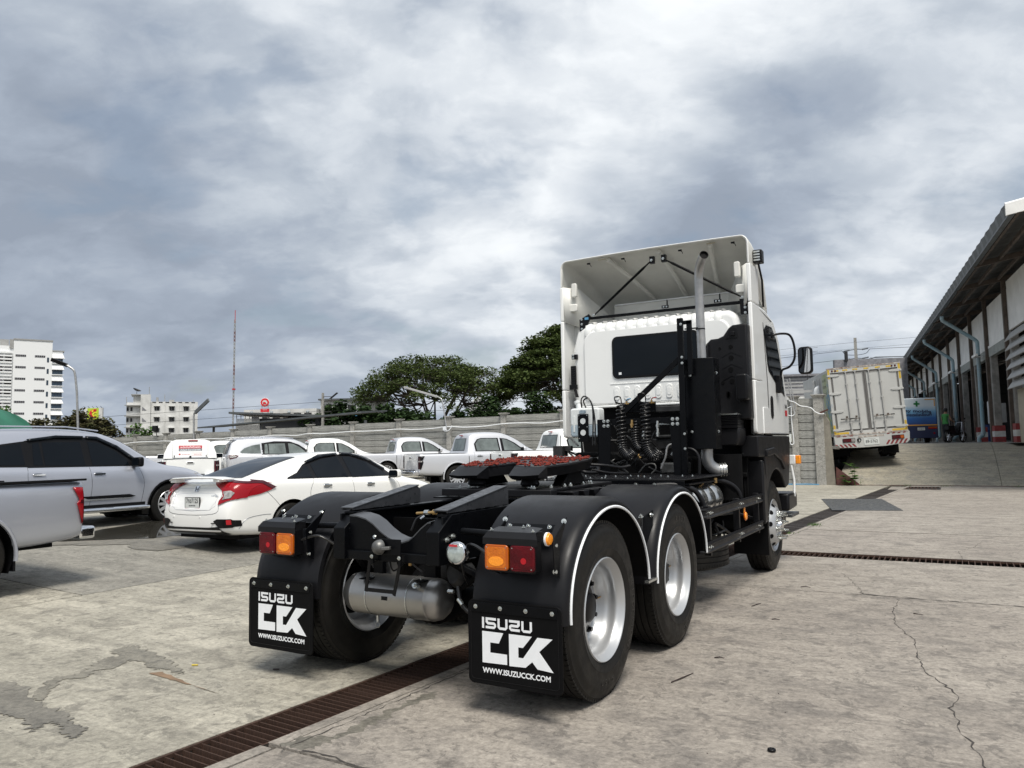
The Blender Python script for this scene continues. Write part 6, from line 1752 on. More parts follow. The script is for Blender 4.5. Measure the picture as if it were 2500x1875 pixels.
# ---------------------------------------------------------------- white saloon
def saloon():
    root = thing('saloon_car', 'glossy white saloon car with black window visors parked left of the truck', 'car')
    sp = dict(
        ys=[.02, .07, .16, .32, .55, .80, 1.07, 1.35, 1.65, 1.95, 2.3, 2.65, 3.0, 3.3, 3.56, 3.8, 4.05, 4.28, 4.45, 4.57, 4.62],
        w=[(.02, .70), (.07, .79), (.16, .84), (.32, .873), (.8, .895), (1.2, .90), (3.3, .90), (3.8, .885), (4.2, .84), (4.45, .74), (4.57, .62), (4.62, .5)],
        zb=[(.02, .30), (.16, .235), (.5, .20), (1.4, .17), (3.3, .17), (4.2, .20), (4.62, .26)],
        belt=[(.02, .90), (.16, .955), (.35, .975), (.8, .985), (1.5, .965), (2.5, .935), (3.3, .905), (3.8, .835), (4.2, .76), (4.5, .66), (4.62, .60)],
        top=[(.02, .94), (.10, 1.0), (.22, 1.025), (.45, 1.05), (.8, 1.165), (1.2, 1.295), (1.6, 1.375), (2.0, 1.412), (2.35, 1.416), (2.7, 1.385), (3.0, 1.285), (3.35, 1.08), (3.56, .965), (3.8, .93), (4.2, .84), (4.45, .74), (4.62, .63)],
        wt=[(.02, .62), (.5, .60), (.8, .57), (1.3, .56), (2.0, .555), (2.7, .575), (3.1, .60), (3.5, .66), (4.62, .4)],
        arch=[(1.07, .33, .365), (3.77, .33, .365)],
        shear=lambda y, z: (.13 * max(0, z - .62) / .35 + .09 * max(0, .45 - z)) * max(0, 1 - y / .5) if y < .5 else (-.25 * max(0, z - .5) * max(0, (y - 4.2) / .4)))
    me, bvh = car_body(sp)
    b_ = link_mesh('body', me, root, 'pearl', smooth=35)
    liners(root, sp, .88); floor_pan(root, 4.6, .9, .2)
    car_wheels(root, [(.895, 1.07), (-.895, 1.07), (.895, 3.77), (-.895, 3.77)], .32, .21, 10, 'c')
    for s in (1, -1):
        # glasshouse: visor band, three panes
        decal(bvh, [(1.04, 1.01), (1.26, 1.08), (1.44, 1.20), (1.75, 1.315), (2.1, 1.355), (2.45, 1.345), (2.8, 1.25), (3.12, 1.07), (3.22, .985), (3.2, .965), (1.02, .99)], 'x', 'trim', 'window_frame', b_, off=.004, sgn=s)
        decal(bvh, [(1.12, 1.01), (1.28, 1.05), (1.42, 1.145), (1.50, 1.18), (1.49, 1.005)], 'x', 'glass', 'quarter_window', b_, off=.007, sgn=s)
        decal(bvh, [(1.57, 1.0), (1.58, 1.20), (1.85, 1.285), (2.16, 1.31), (2.20, .975)], 'x', 'glass', 'rear_side_window', b_, off=.007, sgn=s)
        decal(bvh, [(2.28, .97), (2.27, 1.31), (2.45, 1.30), (2.75, 1.21), (3.0, 1.07), (3.08, .97)], 'x', 'glass', 'front_side_window', b_, off=.007, sgn=s)
        decal(bvh, [(1.52, 1.215), (1.85, 1.30), (2.18, 1.335), (2.18, 1.365), (1.8, 1.34), (1.48, 1.235)], 'x', 'glass', 'visor', b_, off=.022, sgn=s, thick=.004)
        decal(bvh, [(2.24, 1.335), (2.45, 1.33), (2.78, 1.23), (3.08, 1.05), (3.1, 1.09), (2.8, 1.275), (2.45, 1.365), (2.24, 1.37)], 'x', 'glass', 'visor', b_, off=.022, sgn=s, thick=.004)
        for tri in ([(1.15, .982), (1.26, .98), (1.36, 1.14)],):
            decal(bvh, [(1.02, 1.0), (1.25, .985), (1.22, 1.005)], 'x', 'trim', 'quarter_trim', b_, off=.004, sgn=s)
        seam(bvh, [(1.50, .985), (1.40, .80), (1.43, .62), (1.62, .45), (1.70, .28)], 'x', b_, sgn=s)
        seam(bvh, [(2.24, .965), (2.27, .7), (2.24, .28)], 'x', b_, sgn=s)
        seam(bvh, [(3.20, .955), (3.30, .75), (3.28, .5), (3.22, .28)], 'x', b_, sgn=s)
        seam(bvh, [(1.70, .27), (3.24, .27)], 'x', b_, sgn=s)
        seam(bvh, [(.60, .86), (.75, .72), (.86, .60)], 'x', b_, sgn=s)
        handle(b_, bvh, 1.72, .865, 'chrome', s); handle(b_, bvh, 2.62, .85, 'chrome', s)
        mirror(root, s * .985, 3.08, 1.0, 'pearl'); 
        # tail lights: C shape wrapping the corner
        t1 = decal(bvh, [(.30, .975), (.46, .985), (.60, .965), (.78, .885), (.70, .85), (.52, .80), (.34, .775), (.18, .74), (.18, .98)], 'x', 'tail_red', 'tail_light', b_, off=.012, sgn=s, step=.035)
        rear = [(.34, .975), (.60, .985), (.86, .955), (.86, .76), (.70, .70), (.60, .665), (.60, .72), (.655, .79), (.60, .865), (.50, .91)]
        t2 = decal(bvh, [(s * x, z) for x, z in (rear if s > 0 else rear[::-1])], 'y', 'tail_red', 'tail_light', b_, off=.016, step=.035)
        ins = [(.64, .85), (.76, .86), (.80, .83), (.78, .76), (.665, .735), (.69, .79)]
        decal(bvh, [(s * x, z) for x, z in (ins if s > 0 else ins[::-1])], 'y', 'tail_clear', 'reversing_light', t2, off=.024, step=.035)
        dk_ = [(.34, .985), (.62, .998), (.87, .965), (.86, .945), (.6, .975)]
        decal(bvh, [(s * x, z) for x, z in (dk_ if s > 0 else dk_[::-1])], 'y', 'tail_dark', 'tail_light_top', t2, off=.022, step=.035)
        decal(bvh, [(.42, 1.0), (.60, .98), (.79, .885), (.72, .865), (.58, .94), (.42, .965)], 'x', 'tail_dark', 'tail_light_top', t1, off=.019, sgn=s, step=.035)
        # corner vent
        v_ = [(.52, .445), (.60, .475), (.80, .475), (.84, .41), (.80, .355), (.64, .35)]
        v = decal(bvh, [(s * x, z) for x, z in (v_ if s > 0 else v_[::-1])], 'y', 'trim', 'bumper_vent', b_, off=.010, step=.04)
        G().beam(on(bvh, 'y', s * .48, .415)[0] + Vector((0, -.012, 0)), on(bvh, 'y', s * .80, .42)[0] + Vector((0, -.012, 0)), .012, .012).obj('vent_blade', 'fender', v)
        decal(bvh, [(s * .76, .40), (s * .80, .40), (s * .80, .465), (s * .76, .465)], 'y', 'red_glow', 'reflector', v, off=.017, step=.03)
        decal(bvh, [(.12, .36), (.26, .37), (.24, .45), (.12, .46)], 'x', 'trim', 'bumper_vent', b_, off=.006, sgn=s)
        seam(bvh, [(.22, .33), (.32, .46), (.55, .50), (.70, .50)], 'x', b_, sgn=s, r=.004, m='grey_paint')
    # rear glass, boot
    decal(bvh, [(-.60, .42), (-.58, .50), (-.50, 1.42), (.50, 1.42), (.58, .50), (.60, .42), (.3, .37), (-.3, .37)], 'z', 'glass', 'rear_window', b_, off=.005)
    seam(bvh, [(-.62, .985), (-.60, .70), (-.50, .545), (.50, .545), (.60, .70), (.62, .985)], 'y', b_)
    g = G(); 
    sp_ = [(-.66, .10, 1.03), (-.5, .05, 1.055), (0, .02, 1.065), (.5, .05, 1.055), (.66, .10, 1.03)]
    vs = []
    for x, y, z in sp_: vs += [(x, y - .03, z), (x, y + .02, z + .012), (x, y + .17, z + .008), (x, y + .17, z - .006), (x, y - .02, z - .018)]
    g.add(vs, [(i * 5 + j, i * 5 + (j + 1) % 5, (i + 1) * 5 + (j + 1) % 5, (i + 1) * 5 + j) for i in range(4) for j in range(5)] + [(0, 1, 2, 3, 4), (24, 23, 22, 21, 20)])
    g.box((-.60, .06, .99), (-.46, .20, 1.04)).box((.46, .06, .99), (.60, .20, 1.04))
    g.obj('boot_spoiler', 'pearl', root, smooth=50, bevel=.008)
    # bumper valance
    decal(bvh, [(-.82, .265), (-.80, .375), (-.4, .355), (.4, .355), (.62, .37), (.74, .265), (.5, .235), (-.5, .235)], 'y', 'trim', 'bumper_valance', b_, off=.008, step=.05)
    decal(bvh, [(-.72, .285), (.50, .285), (.44, .25), (-.62, .25)], 'y', 'grey_paint', 'valance_strip', b_, off=.012)
    decal(bvh, [(-.44, .83), (.44, .83), (.52, .72), (.42, .60), (-.42, .60), (-.52, .72)], 'y', 'paint_white', 'plate_recess', b_, off=.003)
    seam(bvh, [(-.44, .83), (.44, .83), (.52, .72), (.42, .60), (-.42, .60), (-.52, .72), (-.44, .83)], 'y', b_, r=.003, m='silver', n=2)
    seam(bvh, [(-.60, .905), (.60, .905)], 'y', b_, r=.003, m='silver')
    c_, nn = on(bvh, 'y', 0, .70)
    pm_ = mt_rows((1, 0, 0), (0, 0, 1), (0, -1, 0), (0, c_.y - .006, .695))
    pl_ = G().prism(rrect(-.185, -.10, .185, .085, .01, 3), .012, pm_).obj('number_plate', 'trim', root)
    G().prism(rrect(-.170, -.065, .170, .075, .008, 3), .002, mt_rows((1, 0, 0), (0, 0, 1), (0, -1, 0), (0, c_.y - .018, .695))).obj('plate_face', 'plate', pl_)
    text_obj('lettering', '7กข7125', 'print_dark', pl_, mt_rows((1, 0, 0), (0, 0, 1), (0, -1, 0), (-.145, c_.y - .0205, .695)), .08, bold=.001, fitw=.29, fith=.068)
    text_obj('lettering', 'กรุงเทพมหานคร', 'print_dark', pl_, mt_rows((1, 0, 0), (0, 0, 1), (0, -1, 0), (-.08, c_.y - .0205, .642)), .03, fitw=.16, fith=.026)
    G().prism(rrect(-.18, -.095, .18, -.072, .004, 2), .002, mt_rows((1, 0, 0), (0, 0, 1), (0, -1, 0), (0, c_.y - .018, .695))).obj('plate_strip', 'print_red', pl_)
    G().prism(rrect(-.13, -.09, .13, -.078, .004, 2), .002, mt_rows((1, 0, 0), (0, 0, 1), (0, -1, 0), (0, c_.y - .0195, .695))).obj('strip_text', 'white_print', pl_)
    # square badge
    c2, _ = on(bvh, 'y', -.02, .90)
    bm_ = lambda d: mt_rows((1, 0, 0), (0, .35, .94), (0, -.94, .35), (0, c2.y - .006 - d, .895))
    bd = G().prism(rrect(-.055, -.042, .055, .048, .02, 4), .004, bm_(0)).obj('badge', 'chrome', root, bevel=.001)
    G().prism([(-.043, .038), (-.031, .038), (-.022, .004), (.022, .004), (.031, .038), (.043, .038), (.030, -.034), (.019, -.034), (.020, -.008), (-.020, -.008), (-.019, -.034), (-.030, -.034)], .002, bm_(.005)).obj('badge_mark', 'print_dark', bd)
    c3, _ = on(bvh, 'y', .42, .80)
    text_obj('lettering', 'i-VTEC', 'chrome', root, mt_rows((1, 0, 0), (0, .1, .99), (0, -.99, .1), (.40, c3.y - .010, .785)), .05, bold=.001, fitw=.16, fith=.028)
    text_obj('lettering', '1.8 E', 'chrome', root, mt_rows((1, 0, 0), (0, .1, .99), (0, -.99, .1), (-.60, c3.y - .004, .785)), .05, fitw=.09, fith=.028)
    # windscreen
    decal(bvh, [(-.56, 2.72), (-.66, 3.45), (0, 3.52), (.66, 3.45), (.56, 2.72), (0, 2.66)], 'z', 'glass', 'windscreen', b_, off=.004)
    for x in (-.45, .2):
        p, _ = on(bvh, 'y', x, .50); G().cyl(p, p + Vector((0, -.006, 0)), .012, 12).obj('parking_sensor', 'pearl', b_)
    return root
car1 = saloon()
car1.scale.y = 1.045; car1.location = (-6.55, 2.98, .075); car1.rotation_euler = (RD(-.3), RD(-1.2), RD(-4.7))

# ---------------------------------------------------------------- large estate style off roader (two of them)
def suv(paint, glass, label, group=None, visor=True, lamp='tail_clear'):
    root = thing('suv', label, 'car', group=group)
    sp = dict(
        ys=[.0, .05, .14, .3, .55, .85, 1.15, 1.5, 1.9, 2.3, 2.7, 3.05, 3.35, 3.6, 3.9, 4.2, 4.45, 4.65, 4.78, 4.84],
        w=[(.0, .78), (.05, .86), (.14, .905), (.4, .925), (1.0, .935), (3.8, .935), (4.3, .91), (4.6, .83), (4.78, .70), (4.84, .55)],
        zb=[(.0, .42), (.2, .34), (.5, .32), (1.4, .30), (3.4, .30), (4.4, .32), (4.84, .38)],
        belt=[(.0, 1.10), (.3, 1.13), (1.0, 1.125), (2.2, 1.10), (3.2, 1.085), (3.7, 1.05), (4.2, .99), (4.6, .90), (4.84, .78)],
        top=[(.0, 1.60), (.1, 1.70), (.3, 1.765), (.7, 1.80), (1.4, 1.825), (2.1, 1.82), (2.6, 1.775), (2.95, 1.64), (3.25, 1.42), (3.55, 1.20), (3.8, 1.14), (4.2, 1.10), (4.6, 1.0), (4.84, .82)],
        wt=[(.0, .62), (.3, .655), (1.2, .665), (2.4, .67), (3.0, .70), (3.6, .74), (4.84, .5)],
        arch=[(.97, .38, .44), (3.82, .38, .44)],
        shear=lambda y, z: (.20 * max(0, z - 1.08) / .6 + .05 * max(0, .6 - z)) * max(0, 1 - y / .6) if y < .6 else (-.3 * max(0, z - .7) * max(0, (y - 4.4) / .4)))
    me, bvh = car_body(sp)
    b_ = link_mesh('body', me, root, paint, smooth=35)
    liners(root, sp, .92); floor_pan(root, 4.8, .93, .36)
    car_wheels(root, [(.92, .97), (-.92, .97), (.92, 3.82), (-.92, 3.82)], .385, .25, 12, 's')
    gm = glass
    for s in (1, -1):
        decal(bvh, [(.42, 1.24), (.62, 1.42), (.95, 1.535), (1.3, 1.585), (1.34, 1.15), (.9, 1.16), (.52, 1.19)], 'x', 'trim' if visor else 'alloy', 'window_frame', b_, off=.004, sgn=s)
        decal(bvh, [(.48, 1.25), (.65, 1.40), (.95, 1.505), (1.24, 1.55), (1.27, 1.185), (.9, 1.19), (.55, 1.21)], 'x', gm, 'quarter_window', b_, off=.008, sgn=s)
        decal(bvh, [(1.30, 1.14), (1.30, 1.59), (1.8, 1.66), (2.4, 1.645), (2.75, 1.52), (3.15, 1.24), (3.22, 1.12)], 'x', 'trim', 'window_frame', b_, off=.004, sgn=s)
        decal(bvh, [(1.40, 1.175), (1.42, 1.54), (1.52, 1.56), (1.55, 1.175)], 'x', gm, 'rear_side_window', b_, off=.008, sgn=s)
        decal(bvh, [(1.58, 1.17), (1.57, 1.56), (2.20, 1.57), (2.24, 1.15)], 'x', gm, 'rear_side_window', b_, off=.008, sgn=s)
        decal(bvh, [(2.36, 1.15), (2.33, 1.57), (2.52, 1.55), (2.8, 1.40), (3.0, 1.23), (3.02, 1.14)], 'x', gm, 'front_side_window', b_, off=.008, sgn=s)
        if visor:
            decal(bvh, [(1.36, 1.57), (1.8, 1.625), (2.26, 1.62), (2.26, 1.665), (1.8, 1.675), (1.33, 1.61)], 'x', 'glass', 'visor', b_, off=.025, sgn=s, thick=.005)
            decal(bvh, [(2.30, 1.62), (2.5, 1.60), (2.85, 1.42), (3.1, 1.22), (3.16, 1.25), (2.85, 1.49), (2.5, 1.655), (2.30, 1.665)], 'x', 'glass', 'visor', b_, off=.025, sgn=s, thick=.005)
        seam(bvh, [(1.30, 1.14), (1.30, .9), (1.42, .6), (1.50, .42)], 'x', b_, sgn=s)
        seam(bvh, [(2.30, 1.12), (2.33, .8), (2.28, .40)], 'x', b_, sgn=s)
        seam(bvh, [(3.20, 1.08), (3.28, .8), (3.22, .40)], 'x', b_, sgn=s)
        handle(b_, bvh, 1.46, 1.02, 'chrome', s, .20); handle(b_, bvh, 2.46, 1.0, 'chrome', s, .20)
        mirror(root, s * 1.0, 3.10, 1.19, 'trim', 1.25)
        decal(bvh, [(1.5, .615), (3.0, .615), (3.12, .575), (3.02, .555), (1.48, .56)], 'x', 'trim', 'door_moulding', b_, off=.012, sgn=s)
        decal(bvh, [(2.2, .585), (2.25, .565), (3.08, .555), (2.98, .535), (1.5, .535), (1.48, .55)], 'x', 'chrome', 'door_moulding', b_, off=.014, sgn=s)
        G().tube([(s * .93, 1.42, .36), (s * .97, 1.52, .365), (s * .97, 3.25, .365), (s * .92, 3.36, .36)], .045, 10).obj('side_step', 'chrome', root, smooth=60)
        G().box((min(s * .80, s * .93), 1.5, .40), (max(s * .80, s * .93), 3.3, .46)).obj('step_tread', 'trim', root)
        for (wy, wz, wr) in sp['arch']:
            pts_ = [(wy + (wr + .0) * math.cos(RD(a)), wz + (wr + .0) * math.sin(RD(a))) for a in range(0, 181, 15)] + [(wy + (wr + .035) * math.cos(RD(a)), wz + (wr + .035) * math.sin(RD(a))) for a in range(180, -1, -15)]
            decal(bvh, pts_, 'x', 'trim' if visor else paint, 'arch_trim', b_, off=.012, sgn=s, step=.2)
            G().box((min(s * .72, s * .92), wy - wr - .02, .22), (max(s * .72, s * .92), wy - wr + .0, .50)).obj('mud_flap', 'trim', root)
        G().tube([(s * .62, .45, 1.80), (s * .63, .9, 1.835), (s * .64, 2.0, 1.835), (s * .65, 2.55, 1.77)], .014, 6).obj('roof_rail', 'silver', root, smooth=60)
        tl = [(.44, 1.12), (.30, 1.16), (.08, 1.14), (.02, 1.02), (.12, .98), (.34, 1.03)]
        t = decal(bvh, tl, 'x', 'tail_dark', 'tail_light', b_, off=.008, sgn=s)
        decal(bvh, [(.38, 1.105), (.28, 1.13), (.12, 1.11), (.10, 1.03), (.30, 1.05)], 'x', lamp, 'lens', t, off=.013, sgn=s)
        rl__ = [(.55, 1.13), (.84, 1.15), (.84, 1.0), (.60, .99)]
        decal(bvh, [(s * x, z) for x, z in (rl__ if s > 0 else rl__[::-1])], 'y', lamp, 'tail_light', b_, off=.008)
        hl = [(4.35, .95), (4.62, .93), (4.80, .84), (4.7, .78), (4.45, .84)]
        decal(bvh, hl, 'x', 'tail_clear', 'headlight', b_, off=.006, sgn=s)
    decal(bvh, [(-.60, 1.18), (-.55, 1.60), (.55, 1.60), (.60, 1.18)], 'y', 'glass', 'rear_window', b_, off=.006)
    G().prism([(-.62, .18), (.62, .18), (.64, .42), (-.64, .42)], .022, Matrix.Translation((0, -.06, 1.755))).obj('roof_spoiler', paint, root, bevel=.012, seg=3)
    decal(bvh, [(-.78, .50), (.78, .50), (.72, .38), (-.72, .38)], 'y', 'trim', 'bumper_lower', b_, off=.006)
    c_, _ = on(bvh, 'y', 0, .86)
    G().prism(rrect(-.17, -.07, .17, .07, .008, 3), .008, mt_rows((1, 0, 0), (0, 0, 1), (0, -1, 0), (0, c_.y - .004, .84))).obj('number_plate', 'plate', root)
    G().cyl((0, c_.y - .003, 1.02), (0, c_.y - .02, 1.02), .07, 24).obj('badge', 'chrome', root, smooth=40)
    decal(bvh, [(-.62, 2.66), (-.72, 3.48), (0, 3.55), (.72, 3.48), (.62, 2.66), (0, 2.6)], 'z', gm, 'windscreen', b_, off=.004)
    G().cyl((.6, 3.5, 1.13), (.55, 3.4, 1.2), .004, 5).obj('antenna', 'trim', root)
    return root
s1 = suv('silver', 'glass', 'silver off roader with dark tinted windows and black visors at the left edge', visor=True)
s1.location = (-11.15, 1.40, .14); s1.rotation_euler = (0, RD(-1.0), RD(-4.2))
s2 = suv('silver2', 'glass_pale', 'pale silver off roader with clear windows parked between the canopy pickup and the white pickup', visor=False)
s2.location = (-21.9, 16.1, .235); s2.rotation_euler = (0, 0, RD(-31))

# ---------------------------------------------------------------- pickups
PK = {}
def pickup(paint, label, glass='glass_pale', group='new pickups parked in a row before the boundary wall', tail='silver', cap_trim=False, canopy=False, short=False):
    root = thing('pickup_truck', label, 'pickup truck', group=group)
    key = 'bed'
    sp = dict(
        ys=[.0, .04, .12, .3, .6, .9, 1.2, 1.52, 1.60, 1.68, 1.78, 2.0, 2.4, 2.8, 3.1, 3.4, 3.65, 3.9, 4.25, 4.6, 4.9, 5.1, 5.22],
        w=[(.0, .84), (.04, .88), (.12, .90), (1.2, .925), (4.2, .93), (4.7, .88), (5.0, .76), (5.22, .55)],
        zb=[(.0, .48), (.3, .44), (1.6, .38), (4.0, .38), (5.22, .42)],
        belt=[(.0, 1.10), (1.5, 1.10), (1.66, 1.10), (3.6, 1.10), (4.0, 1.08), (4.6, 1.02), (5.0, .94), (5.22, .82)],
        top=[(.0, 1.115), (1.52, 1.115), (1.60, 1.12), (1.66, 1.60), (1.78, 1.74), (2.0, 1.775), (2.5, 1.785), (2.9, 1.765), (3.2, 1.66), (3.5, 1.46), (3.8, 1.24), (4.0, 1.16), (4.6, 1.10), (5.0, 1.0), (5.22, .85)],
        wt=[(.0, .80), (1.6, .80), (1.68, .64), (2.4, .66), (3.0, .68), (3.7, .74), (5.22, .5)],
        arch=[(1.22, .39, .44), (4.32, .39, .44)],
        shear=lambda y, z: -.12 * max(0, z - .8) * max(0, (y - 4.7) / .4))
    me, bvh = car_body(sp)
    b_ = link_mesh('body', me, root, paint, smooth=32)
    liners(root, sp, .91); floor_pan(root, 5.2, .93, .44)
    car_wheels(root, [(.90, 1.22), (-.90, 1.22), (.90, 4.32), (-.90, 4.32)], .375, .24, 12, 'p')
    for s in (1, -1):
        decal(bvh, [(1.86, 1.16), (1.84, 1.40), (1.96, 1.545), (2.1, 1.585), (2.68, 1.58), (2.72, 1.16)], 'x', 'trim', 'window_frame', b_, off=.003, sgn=s)
        decal(bvh, [(1.91, 1.18), (1.89, 1.40), (1.99, 1.52), (2.1, 1.56), (2.63, 1.555), (2.67, 1.18)], 'x', glass, 'rear_side_window', b_, off=.007, sgn=s)
        decal(bvh, [(2.76, 1.16), (2.74, 1.58), (2.98, 1.55), (3.25, 1.42), (3.55, 1.20), (3.56, 1.15)], 'x', 'trim', 'window_frame', b_, off=.003, sgn=s)
        decal(bvh, [(2.85, 1.18), (2.82, 1.545), (2.98, 1.52), (3.22, 1.39), (3.44, 1.22), (3.45, 1.17)], 'x', glass, 'front_side_window', b_, off=.007, sgn=s)
        decal(bvh, [(1.605, .46), (1.62, .46), (1.625, 1.1), (1.605, 1.1)], 'x', 'trim', 'bed_gap', b_, off=.003, sgn=s)
        seam(bvh, [(1.80, 1.15), (1.80, .9), (1.72, .5)], 'x', b_, sgn=s); seam(bvh, [(2.73, 1.15), (2.76, .8), (2.70, .46)], 'x', b_, sgn=s); seam(bvh, [(3.62, 1.12), (3.68, .8), (3.6, .46)], 'x', b_, sgn=s)
        handle(b_, bvh, 1.98, 1.02, 'alloy', s, .2); handle(b_, bvh, 2.92, 1.01, 'alloy', s, .2)
        mirror(root, s * 1.0, 3.45, 1.2, paint, 1.2)
        # angular tail light
        tl = [(.0, 1.04), (.17, 1.045), (.10, .91), (.13, .87), (.06, .64), (.0, .66)]
        tm = tail
        t = decal(bvh, tl, 'x', 'tail_red' if tail == 'tail_red' else 'trim', 'tail_light', b_, off=.012, sgn=s, thick=.01, step=.06)
        decal(bvh, [(.02, .91), (.085, .905), (.10, .87), (.02, .865)], 'x', 'tail_dark' if tail == 'tail_red' else 'tail_clear', 'reversing_light', t, off=.026, sgn=s, step=.04)
        decal(bvh, [(s * a_, z) for a_, z in ([(.74, .66), (.86, .66), (.86, 1.04), (.74, 1.04)] if s > 0 else [(.74, 1.04), (.86, 1.04), (.86, .66), (.74, .66)])], 'y', 'tail_red' if tail == 'tail_red' else 'tail_dark', 'tail_light', b_, off=.012, step=.06)
        for (wy, wz, wr) in sp['arch']:
            G().tube([(s * .925, wy + (wr + .012) * math.cos(RD(a)), wz + (wr + .012) * math.sin(RD(a))) for a in range(-8, 189, 7)], .022, 6).obj('arch_flare', paint, root, smooth=60)
            G().box((min(s * .70, s * .90), wy - wr - .02, .22), (max(s * .70, s * .90), wy - wr + .0, .55)).obj('mud_flap', 'trim', root)
        hl = [(4.75, 1.0), (5.05, .95), (5.12, .86), (4.85, .88)]
        decal(bvh, hl, 'x', 'tail_clear', 'headlight', b_, off=.006, sgn=s)
        if cap_trim:
            G().box((min(s * .80, s * .91), .02, 1.118), (max(s * .80, s * .91), 1.6, 1.142)).obj('bed_rail_cap', 'trim', root, bevel=.006)
    # tailgate, bumper, bed
    seam(bvh, [(-.73, 1.08), (-.73, .66), (.73, .66), (.73, 1.08)], 'y', b_, n=1)
    c_, _ = on(bvh, 'y', 0, .95)
    hd = G().prism(rrect(-.12, -.035, .12, .035, .015, 3), .02, mt_rows((1, 0, 0), (0, 0, 1), (0, -1, 0), (0, c_.y - .002, .99))).obj('tailgate_handle', paint, root, bevel=.008)
    G().prism(rrect(-.09, -.02, .09, .02, .01, 3), .003, mt_rows((1, 0, 0), (0, 0, 1), (0, -1, 0), (0, c_.y - .022, .99))).obj('handle_recess', 'trim', hd)
    G().box((-.80, -.16, .46), (.80, .03, .60)).obj('rear_bumper', 'chrome', root, bevel=.03, seg=3)
    G().box((-.45, -.17, .60), (.45, .02, .612)).obj('bumper_step', 'trim', root)
    G().box((-.78, .05, 1.112), (.78, 1.57, 1.118)).obj('bed_opening', 'dark_under', root)
    # rear window of the cab with third stop lamp
    rw = [(-.50, 1.20), (-.47, 1.56), (.47, 1.56), (.50, 1.20)]
    decal(bvh, [(x * 1.06, z + (.02 if z > 1.4 else -.015)) for x, z in rw], 'y', 'trim', 'rear_window_seal', b_, off=.003)
    decal(bvh, rw, 'y', 'glass_pale' if glass == 'glass_pale' else 'glass', 'rear_window', b_, off=.007)
    G().box((-.09, 1.66, 1.665), (.09, 1.72, 1.69)).obj('stop_lamp', 'tail_red', root)
    decal(bvh, [(-.62, 2.92), (-.74, 3.72), (0, 3.8), (.74, 3.72), (.62, 2.92), (0, 2.86)], 'z', glass, 'windscreen', b_, off=.004)
    if canopy:
        cs_ = []
        prof = [(.82, 1.13), (.80, 1.30), (.70, 1.56), (.60, 1.70), (.45, 1.755), (0, 1.77)]
        prof = prof + [(-x, z) for x, z in prof[-2::-1]]
        for y, k_, dz in ((.02, 1, 0), (.10, .985, 0), (.6, 1, .02), (1.7, 1, .03)):
            cs_.append([(x * (1 if z < 1.2 else k_), y + (z - 1.13) * (.22 if y < .2 else 0), z + dz * (z - 1.1)) for x, z in prof])
        g = G(); k_ = len(prof)
        g.add([p for r_ in cs_ for p in r_], [(i * k_ + j, i * k_ + j + 1, (i + 1) * k_ + j + 1, (i + 1) * k_ + j) for i in range(3) for j in range(k_ - 1)] + [tuple(range(k_))])
        cn = g.obj('canopy', 'paint_white', root, smooth=50)
        sl = lambda x, z, d=.012: (x, .02 + (z - 1.13) * .22 - d, z)
        hx = Vector((0, .22, 1)).normalized(); nx2 = Vector((0, -1, .22)).normalized()
        cm_ = lambda x, z, d: mt_rows((1, 0, 0), hx, nx2, sl(x, z, d))
        hp = G().prism(rrect(-.54, 0, .54, .49, .03, 4), .012, cm_(0, 1.16, .0)).obj('canopy_hatch', 'paint_white', root, bevel=.004)
        G().tube([Vector(sl(x, z, .012)) for x, z in ((-.54, 1.16), (-.54, 1.63), (.54, 1.63), (.54, 1.16), (-.54, 1.16))], .006, 5).obj('hatch_seal', 'grey_paint', hp)
        G().prism(rrect(-.36, 0, .36, .10, .004, 2), .002, cm_(0, 1.46, .014)).obj('red_panel', 'print_red', hp)
        G().prism(rrect(-.36, 0, .36, .082, .004, 2), .002, cm_(0, 1.375, .014)).obj('grey_panel', 'grey_paint', hp)
        text_obj('lettering', 'อะไหล่แท้ตรีเพชร', 'white_print', hp, cm_(-.31, 1.475, .0165), .08, bold=.001, fitw=.62, fith=.075)
        text_obj('lettering', 'มั่นใจกว่า ในราคาประหยัด', 'white_print', hp, cm_(-.31, 1.385, .0165), .06, bold=.001, fitw=.62, fith=.062)
        G().cyl(sl(-.33, 1.27, .012), sl(-.33, 1.27, .018), .03, 16).obj('red_mark', 'print_red', hp)
        text_obj('lettering', 'ISUZU GENUINE PARTS', 'print_red', hp, cm_(-.27, 1.255, .0145), .03, fitw=.26, fith=.025)
        G().tube([Vector(sl(x, z, .014)) for x, z in ((.04, 1.225), (.04, 1.31), (.37, 1.31), (.37, 1.225), (.04, 1.225))], .003, 4).obj('red_frame', 'print_red', hp)
        text_obj('lettering', 'TRIPETCH CENTER', 'print_red', hp, cm_(.10, 1.25, .0145), .03, fitw=.24, fith=.03)
        for x in (-.49, .49): G().box((x - .012, .0, 1.18), (x + .012, .02, 1.24)).obj('hatch_lock', 'trim', hp)
        G().cyl((0, .01, 1.185), (0, -.012, 1.185), .035, 14).obj('hatch_lock', 'trim', hp)
        G().box((-.07, .12, 1.70), (.22, .17, 1.74)).obj('canopy_stop_lamp', 'tail_red', root)
        G().box((-.82, .0, 1.115), (.82, .03, 1.132)).obj('canopy_seal', 'trim', root)
        for s in (1, -1):
            G().add([(s * .815, .35, 1.25), (s * .815, 1.5, 1.25), (s * .735, 1.45, 1.54), (s * .735, .45, 1.54)], [(0, 1, 2, 3)]).obj('side_window', 'glass', cn)
            G().tube([(s * .5, .2, 1.80), (s * .5, 1.5, 1.82)], .012, 6).obj('roof_bar', 'alloy', cn)
    return root
pks = []
def place(o, x, y, z, h, tx=0, ty=0):
    o.location = (x, y, z); o.rotation_euler = (RD(tx), RD(ty), RD(h)); pks.append(o)
